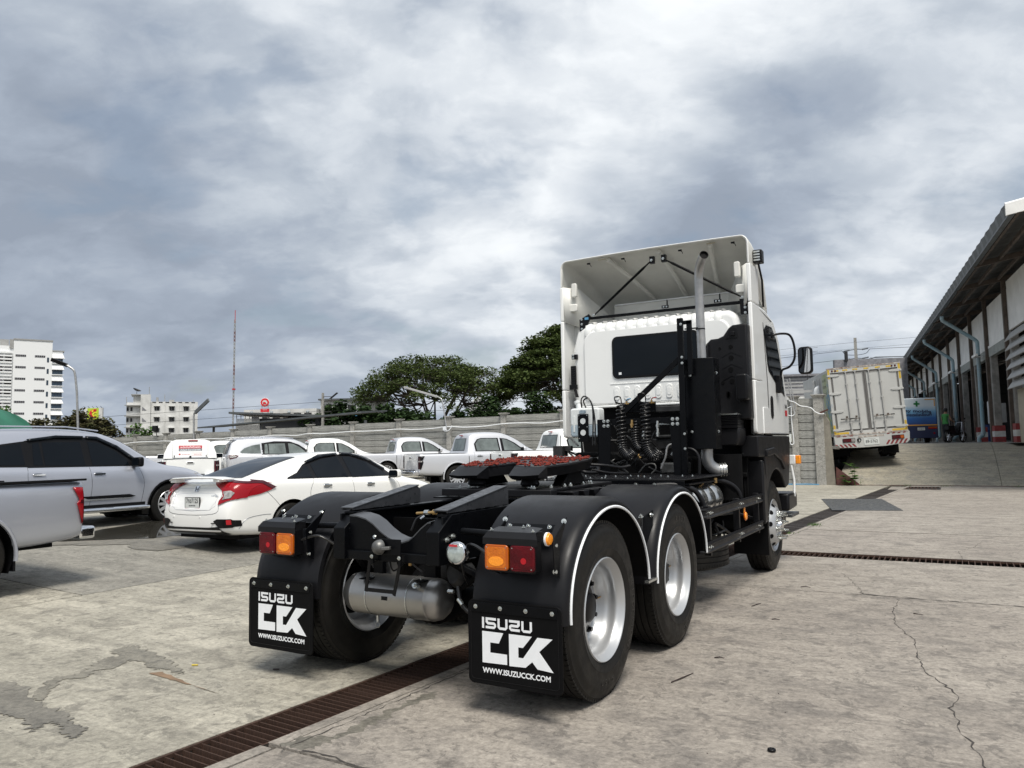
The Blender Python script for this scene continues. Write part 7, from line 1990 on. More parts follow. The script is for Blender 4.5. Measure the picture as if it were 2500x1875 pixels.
place(pickup('silver', 'silver pickup whose red tail light and chrome bumper enter at the left edge', 'glass', 'pickup at the left edge', tail='tail_red', cap_trim=True), -6.33, .80, .07, 180.5, 0, 1.2)
p_mid = pickup('silver2', 'silver double cab pickup directly behind the white saloon bonnet, clear glass'); place(p_mid, -11.8, 14.95, .22, -35.3)
def again(src, x, y, z, h, label, paint=None):
    c = copy_tree(src)
    c['label'] = label
    if paint:
        for ch in [c] + list(c.children):
            if ch.type == 'MESH' and ch.name.split('.')[0] in ('body', 'arch_flare', 'door_mirror', 'tailgate_handle'):
                if ch.name.startswith('body') or True:
                    ch.data = ch.data.copy(); ch.data.materials[0] = M[paint]
    place(c, x, y, z, h); return c
again(p_mid, -8.75, 15.35, .27, -35.3, 'white double cab pickup partly hidden by the red greased coupling plate', 'paint_white')
again(p_mid, -18.38, 19.6, .22, -35.9, 'second white pickup along the wall, between the silver pickup and the saloon roof', 'silver2')
again(p_mid, -20.9, 17.2, .22, -35.9, 'white pickup showing only its cab above the saloon rear window', 'paint_white')
again(p_mid, -27.5, 17.6, .25, -33, 'far white pickup showing one window behind the canopy pickup', 'paint_white')
again(p_mid, -32.5, 19.3, .25, -33, 'farthest white pickup just above the bonnet of the silver off roader', 'silver2')
pc = pickup('paint_white', 'white pickup with a white bed canopy carrying a red and grey sticker', 'glass', tail='tail_dark', canopy=True)
place(pc, -19.0, 12.4, .18, 52.8)
# ================================================================ REPAIR SHED on the right
M['band_white'] = mat('off white wall panel', (0.84, 0.84, 0.82), 0.7, vary=0.14, vscale=1.6, bump=.1, bscale=10)
M['beam_grey'] = mat('grey green painted beam', (0.30, 0.32, 0.30), 0.7, vary=0.25, vscale=2)
M['steel_brown'] = mat('rusty brown steel column', (0.11, 0.085, 0.068), 0.75, vary=0.45, vscale=3, bump=.2)
M['col_con'] = mat('stained concrete column', (0.29, 0.28, 0.26), 0.85, vary=0.45, vscale=2.5, bump=.3, bscale=20)
M['pipe_blue'] = mat('faded blue pvc pipe', (0.20, 0.35, 0.42), 0.5, vary=0.3, vscale=2.5, col2=(0.33, 0.40, 0.42))
M['roof_sheet'] = mat('weathered roof sheet', (0.07, 0.07, 0.066), 0.7, vary=0.4, vscale=1.5)
M['roof_edge'] = mat('grey ribbed metal flashing', (0.12, 0.13, 0.135), 0.5, metal=.3, vary=0.3, vscale=3)
M['red_band'] = mat('red road paint', (0.27, 0.035, 0.035), 0.7, vary=0.35, vscale=6)
M['white_band'] = mat('white road paint', (0.55, 0.55, 0.53), 0.7, vary=0.2, vscale=6)
M['dark_in'] = mat('painted interior shade', (0.008, 0.008, 0.008), 0.9)  # near-black walls paint the shade inside the open bays
M['louvre_w'] = mat('pale louvre board', (0.42, 0.42, 0.41), 0.6, vary=.15, vscale=2)
M['beige'] = mat('beige shutter', (0.42, 0.38, 0.29), 0.7, vary=.15)
shed = thing('repair_shed', 'long open fronted repair shed with white wall band and blue drainpipes on the right', 'building', (4.32, 36.95, LOT), RD(6.5))
S0, S1 = -17.5, 84
def P(name, m, g, **k): return g.obj(name, m, shed, **k)
# roof with corrugated edge
rs = G()
n = 236
vs = []
for i in range(n + 1):
    s = S0 + (S1 - S0) * i / n
    dz = .035 if i % 2 else 0
    vs += [(-1.75, s, 6.26 + dz), (12, s, 8.8 + dz)]
rs.add(vs, [(2 * i, 2 * i + 2, 2 * i + 3, 2 * i + 1) for i in range(n)])
P('roof', 'roof_sheet', rs)
fl = G(); vs = []
for i in range(n + 1):
    s = S0 + (S1 - S0) * i / n
    vs += [(-1.79 - (.03 if i % 2 else 0), s, 6.33), (-1.72 - (.03 if i % 2 else 0), s, 6.08)]
fl.add(vs, [(2 * i, 2 * i + 2, 2 * i + 3, 2 * i + 1) for i in range(n)])
P('eave_flashing', 'roof_edge', fl)
P('gutter', 'roof_edge', G().box((-1.74, S0, 6.02), (-1.60, S1, 6.08)))
P('gable_trim', 'band_white', G().add([(-1.8, S0 - .03, 6.02), (12, S0 - .03, 8.5), (12, S0 - .03, 8.85), (-1.8, S0 - .03, 6.33), (-1.8, S0 + .05, 6.02), (12, S0 + .05, 8.5), (12, S0 + .05, 9.0), (-1.8, S0 + .05, 6.38)], [(0, 1, 2, 3), (7, 6, 5, 4), (3, 2, 6, 7), (0, 4, 5, 1)]))
for x, z in ((-1.5, 6.18), (-.9, 6.30), (-.25, 6.41), (1.2, 6.7), (2.8, 7.0)):
    P('purlin', 'steel_brown', G().box((x - .04, S0, z - .12), (x + .04, S1, z)))
posts = [-10.9, -6.32] + [-1.76 + 4.55 * k for k in range(19)]
for i, s in enumerate(posts):
    P('rafter', 'steel_brown', G().add([(-1.65, s - .06, 5.98), (11.5, s - .06, 8.4), (11.5, s - .06, 8.6), (-1.65, s - .06, 6.15), (-1.65, s + .06, 5.98), (11.5, s + .06, 8.4), (11.5, s + .06, 8.6), (-1.65, s + .06, 6.15)], [(0, 1, 2, 3), (7, 6, 5, 4), (0, 4, 5, 1), (3, 2, 6, 7), (0, 3, 7, 4)]))
    P('steel_post', 'steel_brown', G().box((-.16, s - .11, 0), (-.02, s + .11, 6.3)), bevel=.01)
    c = P('column', 'col_con', G().box((-.03, s - .42, 0), (.24, s + .06, 4.15)), bevel=.02)
    if i < 4:
        for k, m_ in enumerate(['red_band', 'white_band', 'red_band']):
            G().box((-.12, s - .75, k * .24), (.28, s - .02, (k + 1) * .24)).obj('painted_base', m_, c)
P('shade_wall', 'dark_in', G().box((9.5, S0, 0), (9.7, S1, 8)).box((.6, S1, 0), (9.7, S1 + .1, 8)))
P('floor', 'apron', G().box((-.2, -7.2, -.02), (9.5, S1, .012)))
for a, b_ in zip(posts[1:], posts[2:]):
    P('wall_panel', 'band_white', G().box((-.01, a + .12, 4.12), (.08, b_ - .12, 5.95)))
    P('header_beam', 'beam_grey', G().box((-.05, a + .12, 3.72), (.15, b_ - .12, 4.115)))
    if a > -7: P('wall_rail', 'band_white', G().box((-.06, a + .12, 4.10), (-.012, b_ - .12, 4.20)))
P('wall_panel', 'band_white', G().box((-.01, posts[0] + .12, 4.3), (.08, posts[1] - .12, 6.2)))
P('wall_panel', 'band_white', G().box((-.01, S0, 4.3), (.08, posts[0] - .12, 6.2)))
for k in range(6):
    z = 4.15 - k * .36
    P('louvre_board', 'louvre_w', G().add([(-.30, -16, z - .34), (-.30, -7.0, z - .34), (-.08, -7.0, z), (-.08, -16, z), (-.28, -16, z - .36), (-.28, -7.0, z - .36), (-.06, -7.0, z - .02), (-.06, -16, z - .02)], [(0, 1, 2, 3), (7, 6, 5, 4), (0, 4, 5, 1), (1, 5, 6, 2), (2, 6, 7, 3)]))
P('shutter', 'beige', G().box((0, -16, 0), (.06, -7.1, 1.98)))
# downpipes
for k in range(8):
    s = -.5 + 8.9 * k
    pts = smooth_path([(-1.62, s - .1, 5.86), (-1.60, s - .05, 5.68), (-1.45, s, 5.56)], 4) + [Vector((-.42, s, 4.75))] + smooth_path([(-.36, s, 4.70), (-.27, s, 4.58), (-.26, s, 4.40)], 4) + [Vector((-.26, s, .45))] + smooth_path([(-.27, s, .32), (-.45, s - .1, .20), (-.45, s - .1, .02)], 3)
    dp = P('downpipe', 'pipe_blue', G().tube(pts, .085, 12), smooth=50)
    for z in (3.9, 1.8, .45): G().lathe([(.088, -.05), (.10, -.05), (.10, .05), (.088, .05)], Matrix.Translation((-.26, s, z)), 12, closed=True).obj('pipe_collar', 'trim' if z == 3.9 else 'pipe_blue', dp, smooth=40)
    G().box((-.55, s - 1.3, 3.82), (-.45, s - .2, 3.92)).box((-.5, s - .3, 3.85), (-.1, s - .22, 3.89)).obj('tube_lamp', 'band_white', dp)
P('floodlight', 'trim', G().box((-.7, 26.2, 3.3), (-.35, 26.8, 3.75)).box((-.4, 26.4, 3.5), (-.1, 26.5, 3.55)), bevel=.02)
P('hanging_light', 'lamp_glass', G().prism(rrect(-.35, -.25, .35, .25, .05, 3), .06, Matrix.Translation((.5, -4.2, 3.5)) @ Matrix.Rotation(RD(65), 4, 'Y') @ Matrix.Rotation(RD(20), 4, 'X')))
# things inside the shed
t = thing('tilted_truck_cab', 'white truck cab tipped forward for repair inside the first open bay', 'truck cab', (7.6, 33.6, LOT + 1.75), RD(16))
tm_ = Matrix.Rotation(RD(-48), 4, 'X')
o = G().prism([(-1.2, -.9), (1.0, -.9), (1.15, -.1), (.8, 1.0), (-1.1, 1.1)], 2.0, tm_ @ mt_rows((0, 1, 0), (0, 0, 1), (1, 0, 0), (-1.0, 0, 0))).obj('cab_shell', 'paint_white', t, bevel=.12, seg=4)
G().prism([(-.6, .1), (.75, .1), (.6, .85), (-.5, .9)], .02, tm_ @ mt_rows((0, 1, 0), (0, 0, 1), (1, 0, 0), (-1.02, 0, 0))).obj('side_window', 'glass', t)
G().prism([(-.85, .0), (.85, .0), (.75, .8), (-.75, .8)], .02, tm_ @ mt_rows((1, 0, 0), (0, -.3, .95), (0, -1, 0), (0, -1.17, .1))).obj('rear_window', 'glass', t)
G().beam((-1.05, -.8, -.6), (-1.05, .9, .2), .10, .04).obj('yellow_strap', 'yellow', t)
G().box((-.9, -1.6, -1.4), (.9, 1.8, -.75)).cyl((-.95, -1.0, -1.0), (-.7, -1.0, -1.0), .45, 20).obj('chassis', 'dark_under', t, bevel=.04)
t = thing('tilted_truck_cab', 'second white cab with its mirror and bumper showing in the bay further left', 'truck cab', (6.6, 39.6, LOT + 1.4), RD(6.5))
G().prism([(-1.1, -.8), (.9, -.8), (1.0, 0), (.7, .9), (-1.0, 1.0)], 1.9, Matrix.Rotation(RD(-35), 4, 'X') @ mt_rows((0, 1, 0), (0, 0, 1), (1, 0, 0), (-.9, 0, 0))).obj('cab_shell', 'paint_white', t, bevel=.12, seg=4)
G().prism([(-.5, .1), (.6, .1), (.5, .75), (-.4, .8)], .02, Matrix.Rotation(RD(-35), 4, 'X') @ mt_rows((0, 1, 0), (0, 0, 1), (1, 0, 0), (-.92, 0, 0))).obj('side_window', 'glass', t)
G().box((-.8, -1.4, -1.2), (.8, 1.6, -.6)).obj('chassis', 'dark_under', t)
def shedpt(x, s, z=0):
    a = RD(6.5); return (4.32 + x * math.cos(a) - s * math.sin(a), 36.95 + x * math.sin(a) + s * math.cos(a), LOT + z)
M['blue_paint'] = mat('blue painted steel', (0.03, 0.06, 0.20), 0.5)
for (x, s, sx, sz, m_, lab, cat, zz0) in [(.9, 4.9, .7, 1.2, 'louvre_w', 'white electrical cabinet standing between two shed columns', 'cabinet', .9), (.6, 1.2, .9, .9, 'louvre_w', 'pale tool cabinet beside the nearest downpipe', 'cabinet', .9), (.7, 4.9, .6, .9, 'blue_paint', 'dark blue drum under the electrical cabinet', 'drum', 0), (1.2, -4.6, .9, .5, 'red_band', 'dark red air tank lying in the first bay', 'tank', .25), (1.0, -5.4, .9, .45, 'print_red', 'red and white parts board in the first bay', 'board', 1.5)]:
    if cat == 'drum': o = G().lathe([(0, 0), (.28, 0), (.29, .02), (.28, .3), (.295, .32), (.28, .34), (.28, .58), (.295, .6), (.28, .62), (.28, .86), (.29, .88), (0, .88)], n=20).obj('drum', m_, smooth=40)
    elif cat == 'tank': o = G().lathe([(0, -.45), (.15, -.42), (.2, -.35), (.2, .35), (.15, .42), (0, .45)], frame((0, 1, 0)), 20).box((-.15, -.3, -.28), (.15, .3, -.15)).obj('air_tank', m_, smooth=40); zz0 = .3
    else:
        o = G().box((-.1, -sx / 2, 0), (.3, sx / 2, sz)).obj(cat, m_, bevel=.02)
        if cat == 'cabinet':
            G().box((-.112, -sx / 2 + .04, .05), (-.1, -.02, sz - .05)).box((-.112, .02, .05), (-.1, sx / 2 - .04, sz - .05)).obj('cabinet_door', 'band_white', o)
        else:
            for k in range(4): G().box((-.112, -sx / 2 + .05 + k * .2, .08), (-.1, -sx / 2 + .18 + k * .2, .35)).obj('board_label', 'white_print', o)
    o.location = shedpt(x, s, zz0); o.rotation_euler = (0, 0, RD(6.5)); tag(o, lab, cat)
    if zz0 > .5 and cat != 'tank':
        b2 = G().box((-.08, -.3, -zz0), (.02, -.22, 0)).box((-.08, .22, -zz0), (.02, .3, 0)).obj('stand_leg', 'trim', o)

# ================================================================ BOX TRUCK on the ramp
bt_ = thing('box_truck', 'worn white box truck with two rear doors and red striped bumper, leaning on the ramp', 'truck', (.46, 25.93, .84), 0)
bt_.rotation_euler = (RD(0.6), RD(-3.5), RD(16.5))
M['box_white'] = mat('dull white truck panel', (0.50, 0.505, 0.49), 0.55, vary=0.12, vscale=1.2, rvary=.1)
M['box_grey'] = mat('grey door seal', (0.14, 0.135, 0.13), 0.7)
M['box_chip'] = mat('chipped white and rust paint', (0.55, 0.54, 0.50), 0.6, col2=(0.16, 0.08, 0.05), vscale=9)
M['box_yellow'] = mat('reflective yellow tape', (0.62, 0.42, 0.05), 0.4, vary=.2, vscale=8)
M['side_green'] = mat('green and white side print', (0.30, 0.36, 0.12), 0.5, col2=(0.50, 0.52, 0.42), vscale=.7)
Wb, z0, z1, Lb = 1.22, .98, 3.34, 6.6
G().box((-Wb, 0.06, z0), (Wb, Lb, z1)).obj('cargo_box', 'box_white', bt_, bevel=.015)
rm = lambda y: mt_rows((1, 0, 0), (0, 0, 1), (0, -1, 0), (0, y, 0))
fr_ = G().box((-Wb - .01, 0, z1 - .14), (Wb + .01, .07, z1 + .02)).box((-Wb - .01, 0, z0 - .04), (Wb + .01, .07, z0 + .07)).box((-Wb - .01, 0, z0 + .07), (-Wb + .09, .07, z1 - .14)).box((Wb - .09, 0, z0 + .07), (Wb + .01, .07, z1 - .14)).obj('rear_frame', 'box_white', bt_, bevel=.006)
G().box((-Wb - .02, -.01, z1 - .005), (Wb + .02, .10, z1 + .04)).obj('top_edge', 'box_chip', bt_)
for a, b_ in ((-1.12, -.01), (.01, 1.12)):
    d_ = G().prism(rrect(a, z0 + .08, b_, z1 - .15, .01, 2), .02, rm(.04)).obj('rear_door', 'box_grey', bt_)
    G().prism(rrect(a + .055, z0 + .135, b_ - .045, z1 - .21, .01, 2), .02, rm(.028)).obj('door_skin', 'box_white', d_, bevel=.004)
    G().tube([(a + .06, .004, z0 + .14), (b_ - .05, .004, z0 + .14), (b_ - .05, .004, z1 - .215), (a + .06, .004, z1 - .215), (a + .06, .004, z0 + .14)], .008, 4).obj('door_edge', 'box_white', d_)
for x in (-.62, -.30, .16, .52):
    r_ = G().cyl((x, -.03, z0 - .02), (x, -.03, z1 - .08), .020, 10).obj('lock_rod', 'louvre_w', bt_, smooth=40)
    for z in (1.06, 1.35, 2.2, 2.75, 3.2): G().box((x - .045, -.045, z - .018), (x + .045, .0, z + .018)).obj('rod_guide', 'louvre_w', r_, bevel=.004)
    sg = -1 if x < 0 else 1
    G().beam((x, -.045, 1.50 if x < 0 else 1.52), (x + sg * .30, -.05, 1.50 if x < 0 else 1.56), .02, .02).box((x + sg * .08, -.05, 1.53), (x + sg * .15, -.03, 1.60)).obj('lock_lever', 'steel_brown', r_)
    a, b_ = sorted((x + sg * .20, x + sg * .33)); G().box((a, -.065, 1.485 if x < 0 else 1.53), (b_, -.045, 1.52 if x < 0 else 1.565)).obj('lever_grip', 'trim', r_, bevel=.005)
for sd in (1, -1):
    for k in range(4):
        z = z0 + .14 + k * .66
        h_ = [(0, -.035), (.10, -.05), (.34, -.035), (.40, 0), (.34, .035), (.10, .05), (0, .035)]
        pts = [(sd * (Wb - x), z + y) for x, y in h_]
        G().prism(pts if sd < 0 else pts[::-1], .018, rm(-.0)).box((sd * Wb - .03, -.03, z - .03), (sd * Wb + .03, .02, z + .03)).obj('door_hinge', 'box_white', bt_, bevel=.004)
for x in (-.92, -.62, -.28, .10, .48, .84): G().box((x - .085, -.004, z1 - .10), (x + .085, 0.002, z1 - .045)).obj('reflector_tape', 'box_yellow', bt_)
for sd in (1, -1):
    G().box((min(sd * (Wb - .07), sd * Wb), -.004, z1 - .55 if sd > 0 else z1 - .35), (max(sd * (Wb - .07), sd * Wb), .0, z1)).obj('reflector_tape', 'box_yellow', bt_)
    G().box((min(sd * (Wb - .5), sd * Wb), -.004, z0 - .02), (max(sd * (Wb - .5), sd * Wb), .0, z0 + .05)).box((min(sd * (Wb - .07), sd * Wb), -.004, z0), (max(sd * (Wb - .07), sd * Wb), .0, z0 + .32)).obj('reflector_tape', 'box_yellow', bt_)
    for k in (0, .11): G().cyl((sd * (Wb - .16 - k), -.002, z1 - .07), (sd * (Wb - .16 - k), -.012, z1 - .07), .035, 14).obj('marker_lamp', 'tail_dark', bt_)
# bumper
bm_g = G().prism([(-1.24, .56), (-1.17, .48), (-.42, .44), (.42, .44), (1.14, .50), (1.24, .60), (1.26, .90), (1.20, .94), (-1.20, .94), (-1.26, .88)], .10, rm(.02))
bmp = bm_g.obj('rear_bumper', 'box_white', bt_, bevel=.012)
G().box((-1.22, -.09, .90), (1.22, .02, .955)).obj('bumper_top', 'box_chip', bmp)
def stripes(x0, x1, za, zb, n, slant):
    wd = (x1 - x0) / n
    for i in range(n):
        a = x0 + i * wd
        G().prism([(a, za), (a + wd * .5, za), (a + wd * .5 + slant, zb), (a + slant, zb)], .004, rm(-.082)).obj('red_stripe', 'red_band', bmp)
stripes(-1.16, -.46, .49, .60, 5, -.09); stripes(-1.15, -.5, .87, .93, 3, -.07); stripes(.44, 1.14, .50, .65, 5, .10); stripes(.50, 1.2, .86, .94, 4, .06)
G().box((-.44, -.086, .455), (.40, -.080, .80)).obj('plate_panel', 'box_white', bmp)
G().box((-.44, -.09, .80), (.40, -.082, .86)).obj('panel_edge', 'box_chip', bmp)
for (a, b_) in ((-.98, -.56), (.66, 1.06)):
    l_ = G().box((a, -.10, .66), (b_, -.08, .80)).obj('lamp_cluster', 'trim', bmp)
    c3 = [('tail_dark', 0, .30), ('red_lens', .31, .7), ('tail_clear' if a < 0 else 'amber_rim', .71, 1)]
    for m_, u, v in c3: G().box((a + .015 + (b_ - a - .03) * u, -.108, .675), (a + .015 + (b_ - a - .03) * v, -.10, .785)).obj('lens', m_, l_)
G().lathe([(0, 0), (.07, 0), (.07, .03), (.055, .03), (.055, .005), (0, .005)], Matrix.Translation((-.43, -.08, .72)) @ frame((0, -1, 0)), 20).obj('lamp_hole', 'trim', bmp)
np_ = G().prism(rrect(-.27, .52, .23, .77, .02, 3), .008, rm(-.090)).obj('number_plate', 'plate', bt_)
text_obj('lettering', '89-5762', 'print_dark', np_, mt_rows((1, 0, 0), (0, 0, 1), (0, -1, 0), (-.22, -.0995, .585)), .15, bold=.002, fitw=.40, fith=.11)
text_obj('lettering', 'กรุงเทพมหานคร', 'print_dark', np_, mt_rows((1, 0, 0), (0, 0, 1), (0, -1, 0), (-.16, -.0995, .71)), .05, fitw=.28, fith=.035)
G().prism(rrect(-.25, .535, .21, .755, .015, 3), .001, rm(-.0982)).obj('plate_border', 'plate', np_)
# left side print and rack
G().box((-Wb - .012, .12, z0 + .03), (-Wb - .002, 1.35, z1 - .12)).obj('side_print', 'side_green', bt_)
G().box((-Wb - .016, .10, z0 - .1), (-Wb - .0, Lb, z0 + .03)).obj('side_sill', 'box_white', bt_)
rr = random.Random(3)
bl = G()
for i in range(60):
    y, z = .45 + rr.gauss(0, .20), 2.05 + rr.gauss(0, .32)
    bl.prism([(y + .05 * math.cos(a), z + .07 * math.sin(a)) for a in (0, 1.2, 2.4, 3.6, 4.8)], .003, mt_rows((0, 1, 0), (0, 0, 1), (-1, 0, 0), (-Wb - .0125, 0, 0)))
tag(bl.obj('blue_leaf_print', 'blue_label', bt_), kind='stuff')
for k in range(3):
    text_obj('lettering', ['LOGISTICS', 'SERVICE', 'COMPANY'][k] if False else ['ขนส่ง', 'บริการ', 'โทร 0'][k], 'print_dark', bt_, mt_rows((0, -1, 0), (0, 0, 1), (-1, 0, 0), (-Wb - .0135, 1.25, 2.95 - k * .25)), .2, fitw=.75, fith=.12)
for y in (1.7, 1.9, 2.4): G().cyl((-Wb - .04, y, z0 + .1), (-Wb - .04, y, z1 - .2), .018, 8).obj('side_rod', 'louvre_w', bt_)
# chassis, wheels
G().box((-.45, .2, .55), (-.33, 7.2, .80)).box((.33, .2, .55), (.45, 7.2, .80)).obj('chassis_rail', 'dark_under', bt_)
for sd in (1, -1):
    for x in ((.72, 1.0) if True else ()):
        t_, r2, b2 = wheel_meshes(.40, .24, 8, 'bt')
        o = bpy.data.objects.new('wheel', t_); C.objects.link(o); o.parent = bt_; o.matrix_local = Matrix.Translation((sd * (x + .12), 1.75, .40)) @ (RX if sd > 0 else LX)
        c = bpy.data.objects.new('rim', r2); C.objects.link(c); c.parent = o
    o = bpy.data.objects.new('wheel', t_); C.objects.link(o); o.parent = bt_; o.matrix_local = Matrix.Translation((sd * 1.0, 6.9, .40)) @ (RX if sd > 0 else LX)
    G().box((min(sd * .55, sd * 1.15), 1.25, .12), (max(sd * .55, sd * 1.15), 1.27, .62)).obj('mud_flap', 'flap', bt_)
G().cyl((-.9, 1.75, .40), (.9, 1.75, .40), .09, 12).obj('axle', 'dark_under', bt_)
G().box((-1.2, .3, .42), (-1.05, .5, .80)).obj('side_lamp_bracket', 'box_chip', bt_)
G().box((-1.08, Lb + .1, .6), (1.08, Lb + 1.7, 2.6)).obj('cab', 'paint_white', bt_, bevel=.1, seg=3)

# stake truck behind the wall
st_ = thing('stake_truck', 'old truck with white slatted cargo sides showing above the wall end', 'truck', (-2.75, 28.2, LOT), RD(12))
for y in (0, 1.6, 3.2):
    for sd in (-1, 1): G().box((sd * .98 - .04, y - .04, .8), (sd * .98 + .04, y + .04, 2.62)).obj('stake_post', 'box_white', st_)
for k in range(6):
    for sd in (-1, 1): G().box((sd * .98 - .02, -.05, 1.15 + k * .27), (sd * .98 + .02, 4.0, 1.23 + k * .27)).obj('slat', 'louvre_w', st_)
for k in range(3): G().box((-.98, -.04, 1.15 + k * .5), (.98, -.0, 1.25 + k * .5)).obj('slat', 'louvre_w', st_)
G().box((-1.0, 0, .75), (1.0, 4.0, .95)).box((-.9, 4.1, .5), (.9, 5.6, 2.2)).obj('truck_body', 'box_white', st_, bevel=.03)
for sd in (1, -1):
    for y in (.9, 4.8):
        o = bpy.data.objects.new('wheel', t_); C.objects.link(o); o.parent = st_; o.matrix_local = Matrix.Translation((sd * .95, y, .40)) @ (RX if sd > 0 else LX)
o = thing('parked_vehicle', 'rounded white vehicle roof with a red lamp behind the wall post', 'van', (-1.25, 27.4, LOT), RD(10))
G().prism(rrect(-.42, .5, .42, 2.35, .25, 6), 3.2, rm(3.2)).obj('body', 'paint_white', o, bevel=.10, seg=4)
G().box((-.40, -.03, 1.75), (-.22, .02, 1.95)).obj('tail_lamp', 'tail_red', o); G().box((-.2, -.02, 2.0), (.05, .02, 2.12)).obj('mirror_bracket', 'trim', o)
for sd in (1, -1):
    w_ = bpy.data.objects.new('wheel', t_); C.objects.link(w_); w_.parent = o; w_.matrix_local = Matrix.Translation((sd * .4, .8, .40)) @ (RX if sd > 0 else LX)

# ================================================================ X-RAY BUS
bs = thing('mobile_xray_truck', 'blue and white mobile x-ray vehicle with a green cross, parked beyond the box truck', 'bus', (1.10, 40.9, LOT), RD(9))
def gradmat():
    m = bpy.data.materials.new('white to blue print'); m.use_nodes = True
    t = NT(m.node_tree); tc = t.n('ShaderNodeTexCoord'); sp_ = t.n('ShaderNodeSeparateXYZ', i_0=tc.outputs['Object'])
    f = t.math('ADD', sp_.outputs[2], t.math('MULTIPLY', t.noise(tc.outputs['Object'], 1.5, 3), .25))
    nd = t.n('ShaderNodeValToRGB'); el = nd.color_ramp.elements
    for p_, c_ in ((.30, (0.012, 0.03, 0.14)), (.50, (0.015, 0.10, 0.32)), (.66, (0.16, 0.36, 0.55)), (.78, (0.52, 0.58, 0.62))):
        e = el.new(p_); e.color = (*c_, 1)
    el.remove(el[0]); el.remove(el[-1])
    mr = t.n('ShaderNodeMapRange'); t.nt.links.new(f, mr.inputs[0]); mr.inputs[1].default_value = 0.2; mr.inputs[2].default_value = 2.6
    t.nt.links.new(mr.outputs[0], nd.inputs[0])
    b = t.n('ShaderNodeBsdfPrincipled', i_Roughness=.4); t.nt.links.new(nd.outputs[0], b.inputs['Base Color'])
    t.n('ShaderNodeOutputMaterial', i_0=b.outputs[0]); return m
M['grad'] = gradmat()
M['navy'] = mat('navy paint', (0.010, 0.016, 0.06), 0.4)
M['green_cross'] = mat('green print', (0.01, 0.16, 0.04), 0.5)
M['orange'] = mat('orange line', (0.60, 0.28, 0.03), 0.5)
body_ = G().box((-1.15, 0, .30), (1.15, 7.5, 2.35)).obj('body', 'grad', bs, bevel=.05, seg=3)
G().box((-1.16, -.012, .25), (1.16, .3, .92)).obj('lower_body', 'navy', bs, bevel=.02)
G().box((-1.15, -.02, .90), (1.15, -.0, .96)).obj('stripe', 'orange', bs)
G().box((.62, -.02, 2.24), (1.08, -.0, 2.28)).box((1.04, -.02, 1.9), (1.08, -.0, 2.24)).obj('corner_line', 'orange', bs)
G().box((.10, -.014, 2.0), (.38, -.002, 2.09)).box((.195, -.014, 1.90), (.285, -.002, 2.19)).obj('cross', 'green_cross', bs)
text_obj('lettering', 'x-ray mobile', 'navy', bs, mt_rows((1, 0, 0), (.15, 0, 1), (0, -1, 0), (-.72, -.016, 1.62)), .2, bold=.006, fitw=1.6, fith=.19)
text_obj('lettering', 'หน่วยเอกซเรย์เคลื่อนที่', 'navy', bs, mt_rows((1, 0, 0), (0, 0, 1), (0, -1, 0), (-.85, -.016, 1.40)), .2, bold=.006, fitw=1.75, fith=.17)
G().box((.22, -.03, .66), (.56, -.012, .80)).obj('number_plate', 'plate', bs)
text_obj('lettering', '84-8019', 'print_dark', bs, mt_rows((1, 0, 0), (0, 0, 1), (0, -1, 0), (.26, -.034, .69)), .08, fitw=.26, fith=.07)
G().box((.72, -.03, .72), (1.12, -.012, .84)).obj('tail_lamp', 'tail_red', bs); G().box((.72, -.031, .78), (1.12, -.0305, .84)).obj('tail_lamp', 'amber_rim', bs)
G().cyl((.98, -.02, .50), (.98, -.04, .50), .05, 12).obj('reflector', 'tail_red', bs)
for sd in (1, -1):
    o = bpy.data.objects.new('wheel', t_); C.objects.link(o); o.parent = bs; o.matrix_local = Matrix.Translation((sd * .95, 1.6, .40)) @ (RX if sd > 0 else LX)
G().box((1.0, .1, .05), (1.06, .16, .3)).box((.9, .05, .28), (1.2, .2, .32)).obj('steady_leg', 'louvre_w', bs)

# ================================================================ MOTORCYCLE AND RIDER
mb = thing('motorcycle', 'small black and silver motor scooter standing before the shed columns', 'motorcycle', (3.02, 39.3, LOT), RD(60))
# local: forward = +x
def wheel_m(x):
    w_ = G().lathe([(.24, -.03), (.27, -.045), (.29, -.02), (.29, .02), (.27, .045), (.24, .03)], Matrix.Translation((x, 0, .29)) @ frame((0, 1, 0)), 28, closed=True).obj('wheel', 'rubber', mb, smooth=40)
    g = G()
    for k in range(6):
        a = k * PI / 3; g.beam((x, 0, .29), (x + .25 * math.cos(a), 0, .29 + .25 * math.sin(a)), .025, .025, Vector((0, 1, 0)))
    g.cyl((x, -.05, .29), (x, .05, .29), .05, 10).obj('rim', 'alloy', w_)
wheel_m(.62); wheel_m(-.60)
G().prism([(-.75, .62), (-.5, .42), (-.1, .34), (.18, .36), (.28, .70), (.42, .98), (.34, 1.0), (.16, .72), (.08, .50), (-.12, .52), (-.2, .76), (-.72, .78)], .22, mt_rows((1, 0, 0), (0, 0, 1), (0, -1, 0), (0, .11, 0))).obj('bodywork', 'trim', mb, bevel=.03, seg=3)
G().prism([(.30, .62), (.48, .60), (.54, .82), (.42, 1.02), (.34, .95)], .30, mt_rows((1, 0, 0), (0, 0, 1), (0, -1, 0), (0, .15, 0))).obj('front_shield', 'silver', mb, bevel=.03, seg=3)
G().prism([(-.72, .76), (-.2, .74), (.02, .76), (-.2, .82), (-.66, .84)], .20, mt_rows((1, 0, 0), (0, 0, 1), (0, -1, 0), (0, .10, 0))).obj('seat', 'flap', mb, bevel=.02)
G().tube([(.40, -.28, 1.04), (.44, 0, 1.0), (.40, .28, 1.04)], .018, 8).obj('handlebar', 'trim', mb)
